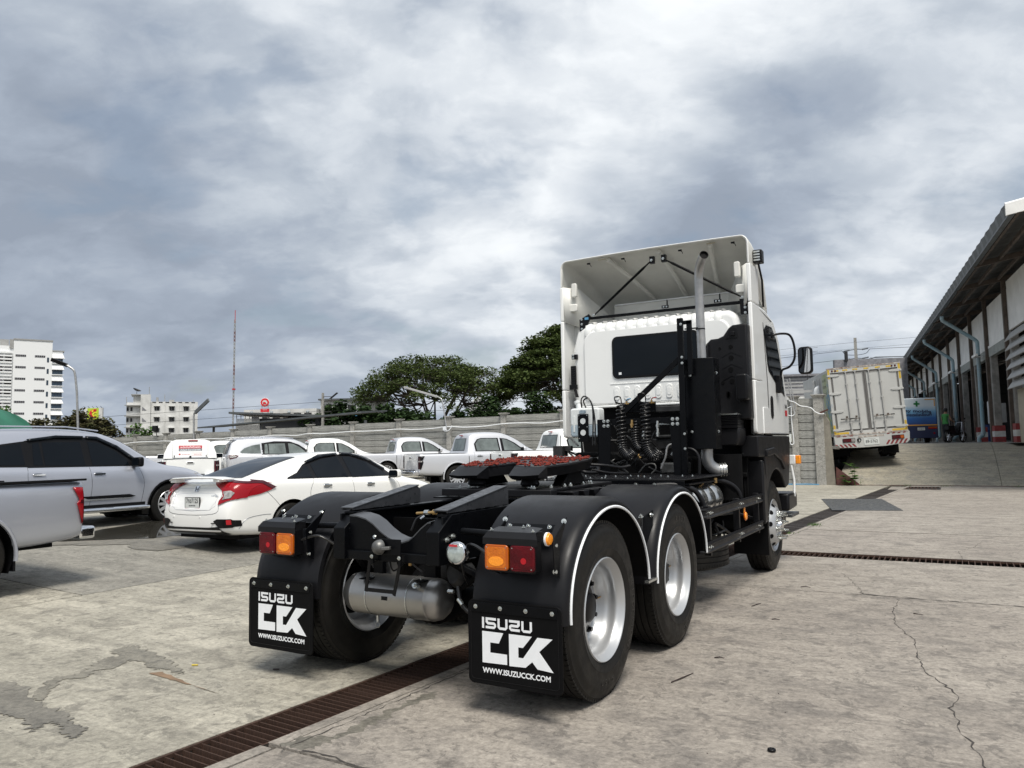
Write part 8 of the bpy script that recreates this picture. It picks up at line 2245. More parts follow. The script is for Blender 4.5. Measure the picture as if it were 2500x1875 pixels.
G().tube([(.62, -.07, .29), (.50, -.07, .66)], .022, 8).tube([(.62, .07, .29), (.50, .07, .66)], .022, 8).obj('front_fork', 'alloy', mb)
M['headlamp_on'] = mat('lit headlamp', (0.9, 0.9, 0.85), 0.2, emit=((1, .97, .9), 3.0))
for y in (-.07, .07): G().cyl((.50, y, .90), (.53, y, .90), .045, 12).obj('headlamp', 'headlamp_on', mb)
G().prism([(.40, .55), (.62, .60), (.86, .52), (.84, .48), (.62, .56), (.44, .50)], .10, mt_rows((1, 0, 0), (0, 0, 1), (0, -1, 0), (0, .05, 0))).obj('front_mudguard', 'silver', mb)
for y in (-.22, .22): G().tube([(.42, y, 1.04), (.40, y * 1.2, 1.16)], .006, 5).cyl((.40, y * 1.2, 1.17), (.385, y * 1.2, 1.17), .045, 12).obj('mirror', 'trim', mb)
# rider standing over / beside the scooter
def skin_figure(name, verts, edges, radii, m, parent, sub=2):
    me = bpy.data.meshes.new(name); me.from_pydata(verts, edges, [])
    o = bpy.data.objects.new(name, me); C.objects.link(o)
    bpy.context.view_layer.objects.active = o
    md = o.modifiers.new('skin', 'SKIN'); md.use_smooth_shade = True
    for i, r in enumerate(radii):
        sv = me.skin_vertices[0].data[i]; sv.radius = (r, r) if not isinstance(r, tuple) else r
        sv.use_root = (i == 0)
    md2 = o.modifiers.new('sub', 'SUBSURF'); md2.levels = sub; md2.render_levels = sub
    dg = bpy.context.evaluated_depsgraph_get()
    me2 = bpy.data.meshes.new_from_object(o.evaluated_get(dg)); bpy.data.objects.remove(o)
    return me2
M['skin'] = mat('skin', (0.30, 0.17, 0.11), 0.55)
M['green_shirt'] = mat('green shirt cloth', (0.045, 0.22, 0.055), 0.85, vary=.2, vscale=8)
M['dark_cloth'] = mat('dark trousers cloth', (0.012, 0.013, 0.018), 0.9)
M['hair'] = mat('black hair', (0.008, 0.007, 0.007), 0.6)
pr_ = thing('person', 'person in a bright green shirt and dark trousers standing beside the scooter', 'person', (2.62, 39.2, LOT), RD(-35))
V_ = [(0, 0, .92), (0, 0, 1.10), (0, .01, 1.28), (0, .02, 1.38), (0, .03, 1.44), (0, .05, 1.50), (0, .06, 1.56), (0, .065, 1.63),
      (-.17, .02, 1.35), (-.21, .06, 1.12), (-.18, .26, 1.02), (-.16, .34, 1.01), (.17, .02, 1.35), (.22, .10, 1.12), (.20, .30, 1.03), (.19, .38, 1.02),
      (-.09, 0, .84), (-.11, .03, .48), (-.11, .0, .10), (-.11, .14, .04), (.09, 0, .84), (.12, .05, .48), (.13, .0, .10), (.13, .14, .04)]
E_ = [(0, 1), (1, 2), (2, 3), (3, 4), (4, 5), (5, 6), (6, 7), (3, 8), (8, 9), (9, 10), (10, 11), (3, 12), (12, 13), (13, 14), (14, 15), (0, 16), (16, 17), (17, 18), (18, 19), (0, 20), (20, 21), (21, 22), (22, 23)]
Rr = [(.14, .10), (.13, .095), (.15, .10), (.12, .08), .055, .07, .085, .075, .055, .042, .034, .038, .055, .042, .034, .038, .085, .06, .042, .035, .085, .06, .042, .035]
pm2 = skin_figure('body', V_, E_, Rr, 'skin', pr_)
for m_ in ('skin', 'green_shirt', 'dark_cloth', 'trim'): pm2.materials.append(M[m_])
for p in pm2.polygons:
    c = p.center
    p.material_index = 3 if c.z < .085 else 2 if c.z < .93 else 1 if (c.z < 1.42 and (abs(c.x) < .20 and c.y < .12)) else 0
    p.use_smooth = True
po = bpy.data.objects.new('body', pm2); C.objects.link(po); po.parent = pr_
G().lathe([(0, .10), (.06, .095), (.092, .05), (.098, 0), (.09, -.06), (.08, -.09)], Matrix.Translation((0, .045, 1.62)), 16).obj('hair', 'hair', pr_, smooth=60)
G().cyl((0, .14, 1.585), (0, .165, 1.575), .012, 6, .008).obj('nose', 'skin', pr_)
for x in (-.16, .19):
    for k in range(4):
        G().tube([(x - .02 + k * .014, .36, 1.01), (x - .02 + k * .014, .41 + .01 * (k % 2), 1.005), (x - .02 + k * .014, .43, .985)], .007, 5).obj('finger', 'skin', po)
    G().tube([(x - .025, .34, 1.02), (x - .045, .38, 1.02)], .008, 5).obj('thumb', 'skin', po)
# ================================================================ BEYOND THE WALL
def fpos(x, y, k): return (3.07 + (x - 3.07) * k, -4.32 + (y + 4.32) * k)
M['bld_white'] = mat('bright white render', (0.80, 0.81, 0.81), 0.7)
M['bld_grey'] = mat('grey white old render', (0.70, 0.70, 0.68), 0.85, vary=0.3, vscale=.45, bump=.1)
M['bld_trim'] = mat('grey concrete ledge', (0.36, 0.36, 0.35), 0.85, vary=.2, vscale=.6)
M['bld_glass'] = mat('blue tinted window glass', (0.03, 0.05, 0.075), 0.12)
M['bld_vent'] = mat('grey ventilation blocks', (0.26, 0.26, 0.28), 0.8, vary=.4, vscale=5)
M['bld_dark'] = mat('dark window opening', (0.02, 0.02, 0.022), 0.6)
def building(name, label, loc, ang, cat='building'):
    return thing(name, label, cat, (*loc, 0), ang)
ang = math.atan2(.91, .42)
tb = building('tall_building', 'tall bright white building with slatted left wing and bands of windows', (-208.6, 102.1), ang)
tb.scale.x = .845
G().box((0, 0, -1), (10.3, 14, 31.8)).obj('wall', 'bld_white', tb); G().box((-.1, -.15, 31.8), (10.45, 14.1, 32.15)).obj('parapet', 'bld_trim', tb)
G().box((10.3, .1, -1), (13.2, 13, 29.2)).obj('wall', 'bld_white', tb); G().box((10.3, 0, 29.2), (13.6, 13.1, 29.5)).obj('parapet', 'bld_trim', tb)
G().box((-14, .6, -1), (0, 14, 30.2)).obj('wall', 'bld_white', tb); G().box((-4.0, 2, 30.2), (-1.2, 6, 32.0)).box((-1.1, .2, 29.6), (-.05, 1, 31.9)).obj('roof_tank', 'bld_trim', tb)
for k in range(9):
    z = 27.7 - 3.04 * k
    for a, b_ in ((.5, 3.3), (5.6, 8.4)):
        w_ = G().box((a, -.05, z - .28), (b_, .05, z + .28)).obj('vent_window', 'bld_vent', tb)
        for q in range(5): G().box((a + .25 + q * .55, -.08, z - .2), (a + .55 + q * .55, -.05, z + .2)).obj('pane', 'bld_dark', w_)
    w_ = G().box((8.9, -.05, z - 1.5), (9.45, .05, z - .22)).obj('window', 'bld_glass', tb)
    w_ = G().box((10.4, .0, z - 1.6), (13.25, .3, z - .40)).obj('window', 'bld_glass', tb)
    for q in (11.2, 12.0, 12.8): G().box((q, -.04, z - 1.6), (q + .06, .0, z - .4)).obj('mullion', 'bld_dark', w_)
    G().add([(10.3, .05, z + .9), (13.2, .05, z + .9), (13.7, -.4, z - .32), (10.3, -.3, z - .32), (10.3, .05, z - .42), (13.6, .05, z - .42)], [(0, 1, 2, 3), (3, 2, 5, 4), (1, 5, 2)]).obj('canopy', 'bld_white', tb)
    G().box((10.25, -.3, z - 1.78), (13.6, .1, z - 1.6)).obj('ledge', 'bld_white', tb)
for k in range(34):
    z = 28.4 - .86 * k
    f_ = G().box((-14, .02, z - .2), (-.25, .5, z + .2)).obj('sun_shade', 'bld_white', tb)
for k in range(9):
    for q in range(6): G().box((-13.6 + q * 2.3, .5, 26.1 - 3.04 * k), (-11.9 + q * 2.3, .58, 27.9 - 3.04 * k)).obj('window', 'bld_dark' if (k + q) % 3 else 'bld_vent', tb)
# four storey block
b2 = building('apartment_block', 'weathered white four storey block with small dark windows and a satellite dish', (-141.2, 89.7), math.atan2(.81, .57)); b2.scale.x = .9
q_ = .0262
X = lambda px: (px - 970) * q_
Zp = lambda py: 12.05 - (py - 625) * q_
G().box((X(1165), 0, -.5), (X(1540), 9, Zp(625))).obj('wall', 'bld_grey', b2)
G().box((X(1085), -.3, -.5), (X(1163), 6, Zp(572))).obj('stair_tower', 'bld_grey', b2)
G().box((X(975), .6, -.5), (X(1085), 8, Zp(632))).box((X(1027), .8, Zp(632)), (X(1085), 6, Zp(572))).obj('wall', 'bld_grey', b2)
for py in (655, 738, 825): G().box((X(962), -.3, Zp(py + 3)), (X(1085), .6, Zp(py - 3))).obj('ledge', 'bld_trim', b2)
G().box((X(1010), .0, Zp(574)), (X(1160), 6.5, Zp(569))).obj('tower_slab', 'bld_trim', b2)
for r_ in (0, 1, 2, 3):
    for c_ in (1213, 1331, 1446):
        y0 = 663 + r_ * 85
        w_ = G().box((X(c_ - 19), -.05, Zp(y0 + 32)), (X(c_ + 19), .05, Zp(y0))).obj('window', 'bld_dark', b2)
        G().box((X(c_ - 6), -.08, Zp(y0 + 32)), (X(c_ - 4), -.05, Zp(y0))).obj('mullion', 'bld_trim', w_)
        G().box((X(c_ - 26), -.5, Zp(y0 - 2)), (X(c_ + 24), .0, Zp(y0 - 6))).obj('hood', 'bld_grey', b2)
    for c_ in (985, 1014): G().box((X(c_ - 7), .5, Zp(670 + r_ * 83 + 28)), (X(c_ + 8), .62, Zp(670 + r_ * 83))).obj('window', 'bld_dark', b2)
for c_ in (1275, 1388, 1500): G().box((X(c_ - 2), -.1, -.5), (X(c_ + 2), .0, Zp(640))).obj('pilaster', 'bld_grey', b2)
for k in range(7): G().box((X(1175 + k * 52), -.04, Zp(634)), (X(1205 + k * 52), .0, Zp(627))).obj('parapet_opening', 'bld_dark', b2)
for c_, t_z in ((975, 590), (1273, 568), (1505, 605), (1150, 510)): G().cyl((X(c_), .5, Zp(640)), (X(c_), .5, Zp(t_z)), .06, 6).obj('roof_pole', 'bld_trim', b2)
G().lathe([(0, 0), (.4, .05), (.75, .2), (.9, .35)], Matrix.Translation((X(1050), 1.5, Zp(540))) @ frame((.35, -.2, 1)), 16).cyl((X(1052), 1.5, Zp(572)), (X(1052), 1.5, Zp(540)), .05, 6).obj('satellite_dish', 'bld_dark', b2)
G().box((X(1310), 2, Zp(625)), (X(1350), 4, Zp(605))).cyl((X(1215), 1, Zp(625)), (X(1215), 1, Zp(590)), .25, 8).obj('water_tank', 'bld_trim', b2)
G().add([(X(1097), -.35, Zp(695)), (X(1133), -.35, Zp(695)), (X(1097), -.35, Zp(665))], [(0, 1, 2)]).add([(X(1097), -.35, Zp(780)), (X(1133), -.35, Zp(780)), (X(1097), -.35, Zp(750))], [(0, 1, 2)]).obj('stair_window', 'bld_vent', b2)
# billboard with a big letter sign
M['lime'] = mat('lime green sign face', (0.42, 0.55, 0.03), 0.5); M['sign_red'] = mat('red sign face', (0.60, 0.02, 0.03), 0.5); M['sign_yellow'] = mat('yellow sign face', (0.80, 0.65, 0.04), 0.5)
sg = thing('billboard', 'white billboard with a lime panel and a big red letter C above the trees', 'sign', (-125.0, 71.6, 0), math.atan2(.53, .85))
G().box((0, 0, 5), (3.1, .4, 9.4)).obj('board', 'bld_grey', sg)
G().box((.62, -.06, 7.45), (2.5, 0, 9.35)).obj('green_panel', 'lime', sg)
sm = lambda x, z, d: mt_rows((1, 0, 0), (0, 0, 1), (0, -1, 0), (x, -.06 - d, z))
ringp = arc(0, 0, .74, 55, 300, 16) + arc(.05, 0, .36, 300, 55, 12)
G().prism(ringp, .03, sm(1.68, 8.38, .0)).box((1.75, -.09, 8.9), (2.15, -.06, 9.2)).obj('letter', 'sign_red', sg)
G().prism(arc(0, 0, .42, 40, 320, 14) + arc(.04, 0, .27, 320, 40, 10), .03, sm(1.95, 8.25, .04)).obj('small_letter', 'sign_yellow', sg)
G().prism(arc(0, 0, .16, 0, 345, 10), .03, sm(1.5, 8.85, .04)).obj('dot', 'sign_yellow', sg)
G().box((1.35, -.06, 7.1), (2.5, 0, 7.42)).obj('name_strip', 'blue_paint', sg)
text_obj('lettering', 'extra', 'white_print', sg, mt_rows((1, 0, 0), (0, 0, 1), (0, -1, 0), (1.45, -.08, 7.14)), .3, bold=.006, fitw=.95, fith=.26)
for x in (.3, 2.8): G().cyl((x, .2, 0), (x, .2, 5), .12, 8).obj('leg', 'bld_trim', sg)
for k in range(5): G().beam((.2 + k * .7, .1, 9.4), (.1 + k * .7, -.3, 9.65), .05, .05).obj('sign_lamp', 'trim', sg)
# red round sign
rs_ = thing('round_sign', 'round red shop sign on two posts above a small red name board', 'sign', (-67.1, 58.85, 0), math.atan2(.54, .84))
G().cyl((0, .1, 7.25), (0, 0, 7.25), .54, 28).obj('disc', 'white_print', rs_)
G().cyl((0, -.0, 7.25), (0, -.03, 7.25), .49, 28).obj('red_disc', 'sign_red', rs_)
G().prism(arc(0, 0, .30, 0, 345, 14), .02, mt_rows((1, 0, 0), (0, 0, 1), (0, -1, 0), (0, -.03, 7.22))).obj('pale_centre', 'plate', rs_)
G().prism([(-.2, -.2), (.22, -.16), (.12, .05), (-.05, .12), (-.22, .05)], .02, mt_rows((1, 0, 0), (0, 0, 1), (0, -1, 0), (0, -.05, 7.2))).obj('centre_mark', 'sign_red', rs_)
G().box((-.50, -.02, 6.12), (.50, .1, 6.50)).obj('name_board', 'sign_red', rs_)
text_obj('lettering', 'ไก่ทอด', 'white_print', rs_, mt_rows((1, 0, 0), (0, 0, 1), (0, -1, 0), (-.25, -.03, 6.33)), .2, fitw=.5, fith=.13)
for x in (-.35, .35): G().cyl((x, .1, 0), (x, .1, 7.0), .04, 8).obj('leg', 'bld_trim', rs_)
M['mast_red'] = mat('faded red steel', (0.20, 0.11, 0.10), 0.7)
ms = thing('radio_mast', 'very tall thin grey and dull red lattice radio mast', 'mast', (-127.0, 104.3, 0), 0)
ms.rotation_euler = (0, RD(.6), 0)
for k in range(12):
    z = 1 + k * 2.35
    g = G()
    for j in range(3):
        a = j * 2 * PI / 3; p = Vector((.16 * math.cos(a), .16 * math.sin(a), 0)); q = Vector((.16 * math.cos(a + 2.094), .16 * math.sin(a + 2.094), 0))
        g.beam(p + Vector((0, 0, z)), p + Vector((0, 0, z + 2.35)), .07, .07)
        for r_ in range(3): g.beam(p + Vector((0, 0, z + r_ * .78)), q + Vector((0, 0, z + r_ * .78 + .78)), .05, .05)
    g.obj('lattice_section', 'mast_red' if k % 3 == 1 else 'bld_trim', ms)
G().cyl((0, 0, 28.5), (0, 0, 31.2), .07, 6).obj('tip', 'print_red', ms)
G().lathe([(.2, 0), (.35, 0), (.35, .3), (.2, .3)], Matrix.Translation((0, 0, 14.4)), 10).obj('collar', 'print_red', ms)
# low buildings and roofs
r1 = building('restaurant_building', 'low grey roofed shop building with louvred front behind the wall', (-46.2, 36.4), math.atan2(.5, .866))
G().add([(0, 0, 4.65), (7.6, 0, 4.28), (7.6, 5, 4.25), (0, 5, 4.6), (0, 0, 4.5), (7.6, 0, 4.12), (7.6, 5, 4.1), (0, 5, 4.45)], [(0, 1, 2, 3), (7, 6, 5, 4), (0, 4, 5, 1), (1, 5, 6, 2), (3, 7, 4, 0)]).obj('roof', 'roof_edge', r1)
G().box((2.2, .5, 0), (7.4, 4.5, 4.1)).obj('wall', 'bld_dark', r1)
for k in range(22): G().box((.5 + k * .085 * 1, .3, 3.2), (.54 + k * .085, .36, 4.1 if k % 4 else 4.4)).obj('fin', 'louvre_w', r1)
G().box((.4, .5, 0), (2.1, 4, 3.6)).obj('wall', 'bld_dark', r1)
for x in (1.3, 2.9, 4.3, 5.8): G().lathe([(0, .25), (.1, .22), (.14, .1), (.1, 0)], Matrix.Translation((x, 1.5, 4.5)), 10).obj('roof_vent', 'zinc', r1)
r2 = building('lean_to_roof', 'long thin metal awning roof running just behind the wall top', (-25.7, 24.8), math.atan2(-.0, 1))
G().add([(-9.5, .3, 2.98), (3.0, .3, 3.42), (3.0, 2.3, 3.55), (-9.5, 2.3, 3.1), (-9.5, .3, 2.90), (3.0, .3, 3.33), (3.0, 2.3, 3.47), (-9.5, 2.3, 3.02)], [(0, 1, 2, 3), (7, 6, 5, 4), (0, 4, 5, 1), (1, 5, 6, 2), (3, 7, 4, 0)]).obj('roof', 'roof_edge', r2)
for x in (-9, -5, -1, 2.6): G().box((x - .05, 1.0, 0), (x + .05, 1.1, 3.0)).obj('post', 'bld_trim', r2)
r3 = building('far_building', 'distant pale shops with roof clutter behind the dark hedge', (-72, 60), math.atan2(.45, .89))
G().box((0, 0, 0), (9, 6, 6.6)).box((9.2, 1, 0), (16, 7, 7.6)).obj('wall', 'bld_grey', r3)
for k in range(6): G().box((1 + k * 1.3, -.05, 5.2), (1.9 + k * 1.3, .0, 6.1)).obj('window', 'bld_dark', r3)
for k in range(4): G().box((9.6 + k * 1.5, .95, 6.0), (10.6 + k * 1.5, 1.0, 7.0)).obj('window', 'bld_dark', r3)
G().box((9.0, .6, 7.6), (16.4, 7.2, 7.8)).obj('roof', 'roof_edge', r3)
G().beam((10, 2, 7.8), (11, 2, 8.6), .6, .08).beam((13.5, 2, 7.8), (14.4, 2, 8.5), .6, .08).obj('solar_panel', 'bld_dark', r3)
G().box((12, .5, 5.6), (14.5, .9, 6.1)).obj('blue_awning', 'blue_label', r3)
r4 = building('grey_warehouse', 'grey corrugated warehouse wall seen above the wall end beside the cab', (-9.8, 52.2), math.atan2(.35, .93))
g = G(); g.box((0, 0, 0), (5.4, .4, 6.2)); g.obj('wall', 'bld_vent', r4)
for k in range(16): G().box((0, -.03, 2.2 + k * .25), (5.4, 0, 2.3 + k * .25)).obj('corrugation', 'louvre_w', r4)
G().box((6.1, .5, 0), (11, .9, 7.35)).box((-.2, -.2, 6.2), (5.6, .4, 6.35)).obj('parapet', 'bld_vent', r4)
G().cyl((6.9, .4, 7.2), (6.9, .4, 7.9), .12, 8).obj('roof_pipe', 'bld_dark', r4)
r5 = building('small_house', 'tiny white gabled house glimpsed through the branches of the wide tree', (-61, 93), math.atan2(.5, .86))
G().box((0, 0, 0), (3.2, 4, 7.8)).add([(-.2, -.1, 7.8), (3.4, -.1, 7.8), (1.6, -.1, 9.4), (-.2, 4, 7.8), (3.4, 4, 7.8), (1.6, 4, 9.4)], [(0, 1, 2), (5, 4, 3), (0, 2, 5, 3), (1, 4, 5, 2)]).obj('wall', 'bld_white', r5)
G().box((.8, -.05, 6), (2.2, 0, 7.2)).obj('window', 'bld_dark', r5)
# green awning
M['green_canvas'] = mat('green canvas', (0.020, 0.135, 0.085), 0.7, vary=.2, vscale=1.5, bump=.2, bscale=3)
ga = thing('green_awning', 'dark green canvas tunnel awning at the left edge', 'awning', (-33.2, 11.7, 0), math.atan2(.5, .866))
g = G(); n = 12; vs = []
prof = [(-1.2, 2.62)] + [(-1.2 + 1.2 * (1 - math.cos(RD(a))), 2.62 + .98 * math.sin(RD(a))) for a in range(10, 171, 16)] + [(1.2, 2.62)]
k_ = len(prof)
endp = [(1.9 - 1.1 * max(0, (z - 2.62)) ** 2 * 1.0, y, z) for y, z in prof]
for x in (-8, -4, 0): vs += [(x, y + 1, z) for y, z in prof]
vs += [(x, y + 1, z) for x, y, z in endp]
g.add(vs, [(i * k_ + j, (i + 1) * k_ + j, (i + 1) * k_ + j + 1, i * k_ + j + 1) for i in range(3) for j in range(k_ - 1)] + [tuple(range(3 * k_, 4 * k_))])
g.obj('canvas', 'green_canvas', ga, smooth=60)
for k in range(26): G().tube([(-8 + k * .38, -.2, 2.64), (-7.9 + k * .38, -.2, 2.56), (-7.7 + k * .38, -.2, 2.62)], .03, 5).obj('scalloped_edge', 'green_canvas', ga)
for x, y in ((1.7, -.1), (1.7, 2.1), (-3, -.1), (1.1, 2.0)): G().cyl((x, y, .2), (x, y, 2.7), .035, 8).obj('pole', 'alloy', ga)
# street lamps
t = thing('street_lamp', 'tall grey lamp post with a dark angled head before the tall building', 'street lamp', (-41.6, 21.9, .2))
G().tube([(0, 0, 0), (0, -.05, 2.7), (.02, -.2, 5.0)] + [tuple(v) for v in smooth_path([(.0, -.3, 5.9), (-.05, -.37, 6.25), (-.25, -.5, 6.45), (-.41, -.6, 6.58)], 5)], .065, 10).obj('pole', 'exhaust', t, smooth=60)
G().beam((-.35, -.58, 6.54), (-1.15, -1.1, 6.92), .22, .07, Vector((0, 1, 0))).obj('lamp_head', 'trim', t, bevel=.02)
t = thing('street_lamp', 'leaning grey lamp head on a short curved pole at the wall, before the apartment block', 'street lamp', (-34.05, 24.05, .2))
G().tube([(0, 0, 0), (-.05, 0, 2.2)] + smooth_path([(-.10, 0, 3.3), (-.06, 0, 3.5), (.06, 0, 3.60)], 5), .05, 8).obj('pole', 'exhaust', t, smooth=60)
G().beam((.02, 0, 3.55), (1.15, 0, 4.22), .22, .08, Vector((0, 1, 0))).obj('lamp_head', 'roof_edge', t, bevel=.02)
t = thing('street_lamp', 'thin curved lamp arm rising from the wall post in front of the wide tree', 'street lamp', (-16.76, 24.02, 2.4))
G().tube([(0, 0, 0)] + [tuple(v) for v in smooth_path([(-.12, 0, .7), (-.24, 0, 1.25), (-.36, 0, 1.38), (-.55, 0, 1.46)], 5)], .03, 8).obj('pole', 'exhaust', t, smooth=60)
G().beam((-.5, 0, 1.44), (-2.4, 0, 1.98), .09, .05, Vector((0, 1, 0))).obj('lamp_head', 'louvre_w', t, bevel=.01)
G().box((-.14, -.1, -.1), (.0, .02, .06)).tube(smooth_path([(0, 0, .1), (-.1, -.05, -.12), (.15, -.05, -.1), (.3, 0, .1)]), .02, 6).obj('cable_coil', 'white_print', t)
t = thing('floodlight', 'small floodlight clamped on a wall post behind the canopy pickup', 'floodlight', (-37.5, 24.05, 2.9))
G().box((-.25, -.1, -.1), (.15, .05, .22)).obj('lamp_housing', 'trim', t, bevel=.02); G().tube([(0, 0, -.1), (.1, 0, -.4), (.3, 0, -.45)], .02, 6).obj('bracket', 'trim', t)
# utility poles and wires
def pole(label, x, y, h, arms=True, r=.14):
    t = thing('utility_pole', label, 'utility pole', (x, y, 0))
    G().add([(-r, -r, 0), (r, -r, 0), (r, r, 0), (-r, r, 0), (-r * .7, -r * .7, h), (r * .7, -r * .7, h), (r * .7, r * .7, h), (-r * .7, r * .7, h)], [(0, 3, 2, 1), (4, 5, 6, 7), (0, 1, 5, 4), (1, 2, 6, 5), (2, 3, 7, 6), (3, 0, 4, 7)]).obj('shaft', 'post_con', t)
    return t
up1 = pole('concrete utility pole with dark insulators and wires behind the box truck', -3.4, 60.7, 9.55)
for z in (8.6, 7.9):
    for sd in (-1, 1):
        ins = G()
        for k in range(7): ins.lathe([(0, 0), (.07, .01), (.05, .05), (0, .06)], Matrix.Translation((sd * (.45 + k * .065), 0, z - .0 + .01 * k * (1 if sd < 0 else -1) * -1)) @ frame((sd, 0, 0)), 10)
        ins.obj('insulator', 'bld_dark', up1); 
        G().tube(smooth_path([(sd * 1.0, 0, z), (sd * .7, 0, z - .32), (0, 0, z - .42)]), .02, 5).obj('jumper_wire', 'trim', up1)
        G().tube([(0, 0, z + .05), (sd * .45, 0, z)], .025, 5).obj('bracket', 'trim', up1)
    G().tube([Vector((-1.0, 0, z)), Vector((-10, -4, z - .9)), Vector((-25, -10, z - 1.9))], .018, 4).obj('wire', 'trim', up1)
    G().tube([Vector((1.0, 0, z)), Vector((12, 2, z - .1)), Vector((30, 6, z + .3))], .018, 4).obj('wire', 'trim', up1)
for dz in (.1, .6): G().tube([Vector((-25, -6, 8.0 - dz)), Vector((0, 0, 9.3 - dz)), Vector((25, 6, 10.2 - dz))], .010, 4).obj('wire', 'trim', up1)
G().tube([Vector((-25, -6, 5.2)), Vector((0, 1, 6.4)), Vector((10, 2, 6.9))], .014, 4).obj('wire', 'trim', up1)
up2 = pole('grey utility pole with four short arms behind the hedge', -39.8, 40.1, 6.0, r=.10)
for z in (5.7, 5.1, 4.5, 3.9): G().tube([(.05, 0, z), (.6, .3, z), (.62, .3, z - .25)], .025, 5).obj('arm', 'bld_dark', up2)
for z, w_ in ((5.3, 8), (4.6, 8)): G().tube([Vector((-18, -12, z - 1.2)), Vector((0, 0, z)), Vector((22, 13, z - .4)), Vector((50, 28, z + .5))], .014, 4).obj('wire', 'trim', up2)
an = thing('roof_antenna', 'thin television antenna beside the utility pole', 'antenna', (-5.4, 50.0, 0))
G().cyl((0, 0, 5.5), (0, 0, 7.9), .02, 6).obj('mast', 'bld_dark', an)
for z, l_ in ((7.75, .75), (7.5, .75), (7.2, .5), (6.9, .3)): G().tube([(-l_, 0, z - .02), (l_, 0, z + .04)], .012, 4).obj('antenna_arm', 'bld_dark', an)
cr_ = thing('roof_rod', 'thin metal rod sticking out over the shed roof edge', 'rod', shedpt(-1.7, 22, 6.3))
G().tube([(0, 0, 0), (-2.0, 0, .1), (-2.5, 0, -.05), (-2.6, 0, -.3)], .03, 6).obj('rod', 'roof_edge', cr_)

# ================================================================ TREES
def leaves(centres, n_each, size, m, seed, flat=.45, parent=None, name='crown'):
    rr = random.Random(seed)
    vs, fs = [], []
    for (c, rad) in centres:
        c = Vector(c)
        nn = int(n_each * (rad ** 1.6))
        for i in range(nn):
            a = rr.uniform(0, 2 * PI); u = rr.uniform(-1, 1); r = rad * rr.random() ** .45
            p = c + Vector((math.cos(a) * math.sqrt(1 - u * u) * r, math.sin(a) * math.sqrt(1 - u * u) * r, u * r * flat))
            s = size * rr.uniform(.5, 1.35)
            d1 = Vector((rr.uniform(-1, 1), rr.uniform(-1, 1), rr.uniform(-.5, .5))).normalized() * s
            d2 = d1.cross(Vector((rr.uniform(-.5, .5), rr.uniform(-.5, .5), 1))).normalized() * s * rr.uniform(.4, .8)
            k = len(vs)
            vs += [tuple(p - d1), tuple(p + d2), tuple(p + d1), tuple(p - d2)]
            fs.append((k, k + 1, k + 2, k + 3))
    me = bpy.data.meshes.new(name); me.from_pydata(vs, [], fs)
    return link_mesh(name, me, parent, m)
def rain_tree(label, loc, Rw, H, nclump, seed, dome=.42, base_h=.45, n_each=75, leafm='leaf', size=.20, squash=1.0):
    rr = random.Random(seed)
    t = thing('rain_tree', label, 'tree', loc)
    cl_ = []
    for i in range(nclump):
        a = i * 2.399963 + rr.uniform(-.2, .2); f = math.sqrt((i + .5) / nclump)
        x, y = math.cos(a) * f * Rw, math.sin(a) * f * Rw
        top = H * (1 - dome * f ** 2.4)
        z = top - rr.uniform(.02, .16) * H * (1 if rr.random() < .75 else 2.0)
        cl_.append(((x, y, z), rr.uniform(.9, 1.7) * Rw / 9))
    br = G()
    limbs = []
    nl = 9
    for i in range(nl):
        a = 2 * PI * i / nl + rr.uniform(-.25, .25)
        f = rr.uniform(.35, .6)
        limbs.append((Vector((math.cos(a) * Rw * f, math.sin(a) * Rw * f, H * rr.uniform(.50, .66))), a))
    for L, a in limbs:
        mid = Vector((L.x * .35, L.y * .35, H * .30 * rr.uniform(.8, 1.2)))
        pth = smooth_path([(0, 0, 0), (mid.x * .3, mid.y * .3, H * .12), mid, L], 5)
        r0 = .32 * Rw / 9
        br.tube(pth, [r0 * (1 - .72 * k / (len(pth) - 1)) for k in range(len(pth))], 7)
    for (c, rad) in cl_:
        c = Vector(c)
        L, a = min(limbs, key=lambda l: (l[0] - c).length + (2 if l[0].z > c.z else 0))
        st = L * rr.uniform(.7, 1.0)
        st.z = L.z * (.75 + .25 * 1) if st.length > 0 else L.z
        st = Vector((0, 0, 0)).lerp(L, 1.0)
        m_ = st.lerp(c, .5) + Vector((rr.uniform(-.5, .5), rr.uniform(-.5, .5), -rr.uniform(.1, .7)))
        pth = smooth_path([st, m_, c], 4)
        br.tube(pth, [.085 * Rw / 9 * (1 - .8 * k / (len(pth) - 1)) for k in range(len(pth))], 5)
        for q in range(2):
            e = c + Vector((rr.uniform(-1, 1), rr.uniform(-1, 1), rr.uniform(-.2, .3))) * rad
            br.tube([m_.lerp(c, .6), (m_.lerp(c, .8) + e) / 2, e], [.035 * Rw / 9, .025 * Rw / 9, .01], 4)
    br.obj('trunk', 'bark', t, smooth=60)
    leaves(cl_, n_each, size, leafm, seed + 1, .42, t)
    return t
rain_tree('wide umbrella shaped rain tree with open branching above the wall', (-49.9, 69.0, .5), 9.2, 12.1, 190, 5, dome=.36, n_each=88, size=.17)
rain_tree('tall dense green tree half hidden behind the truck cab', (-34.5, 76.6, .5), 9.8, 15.2, 230, 9, dome=.45, n_each=190, size=.20)
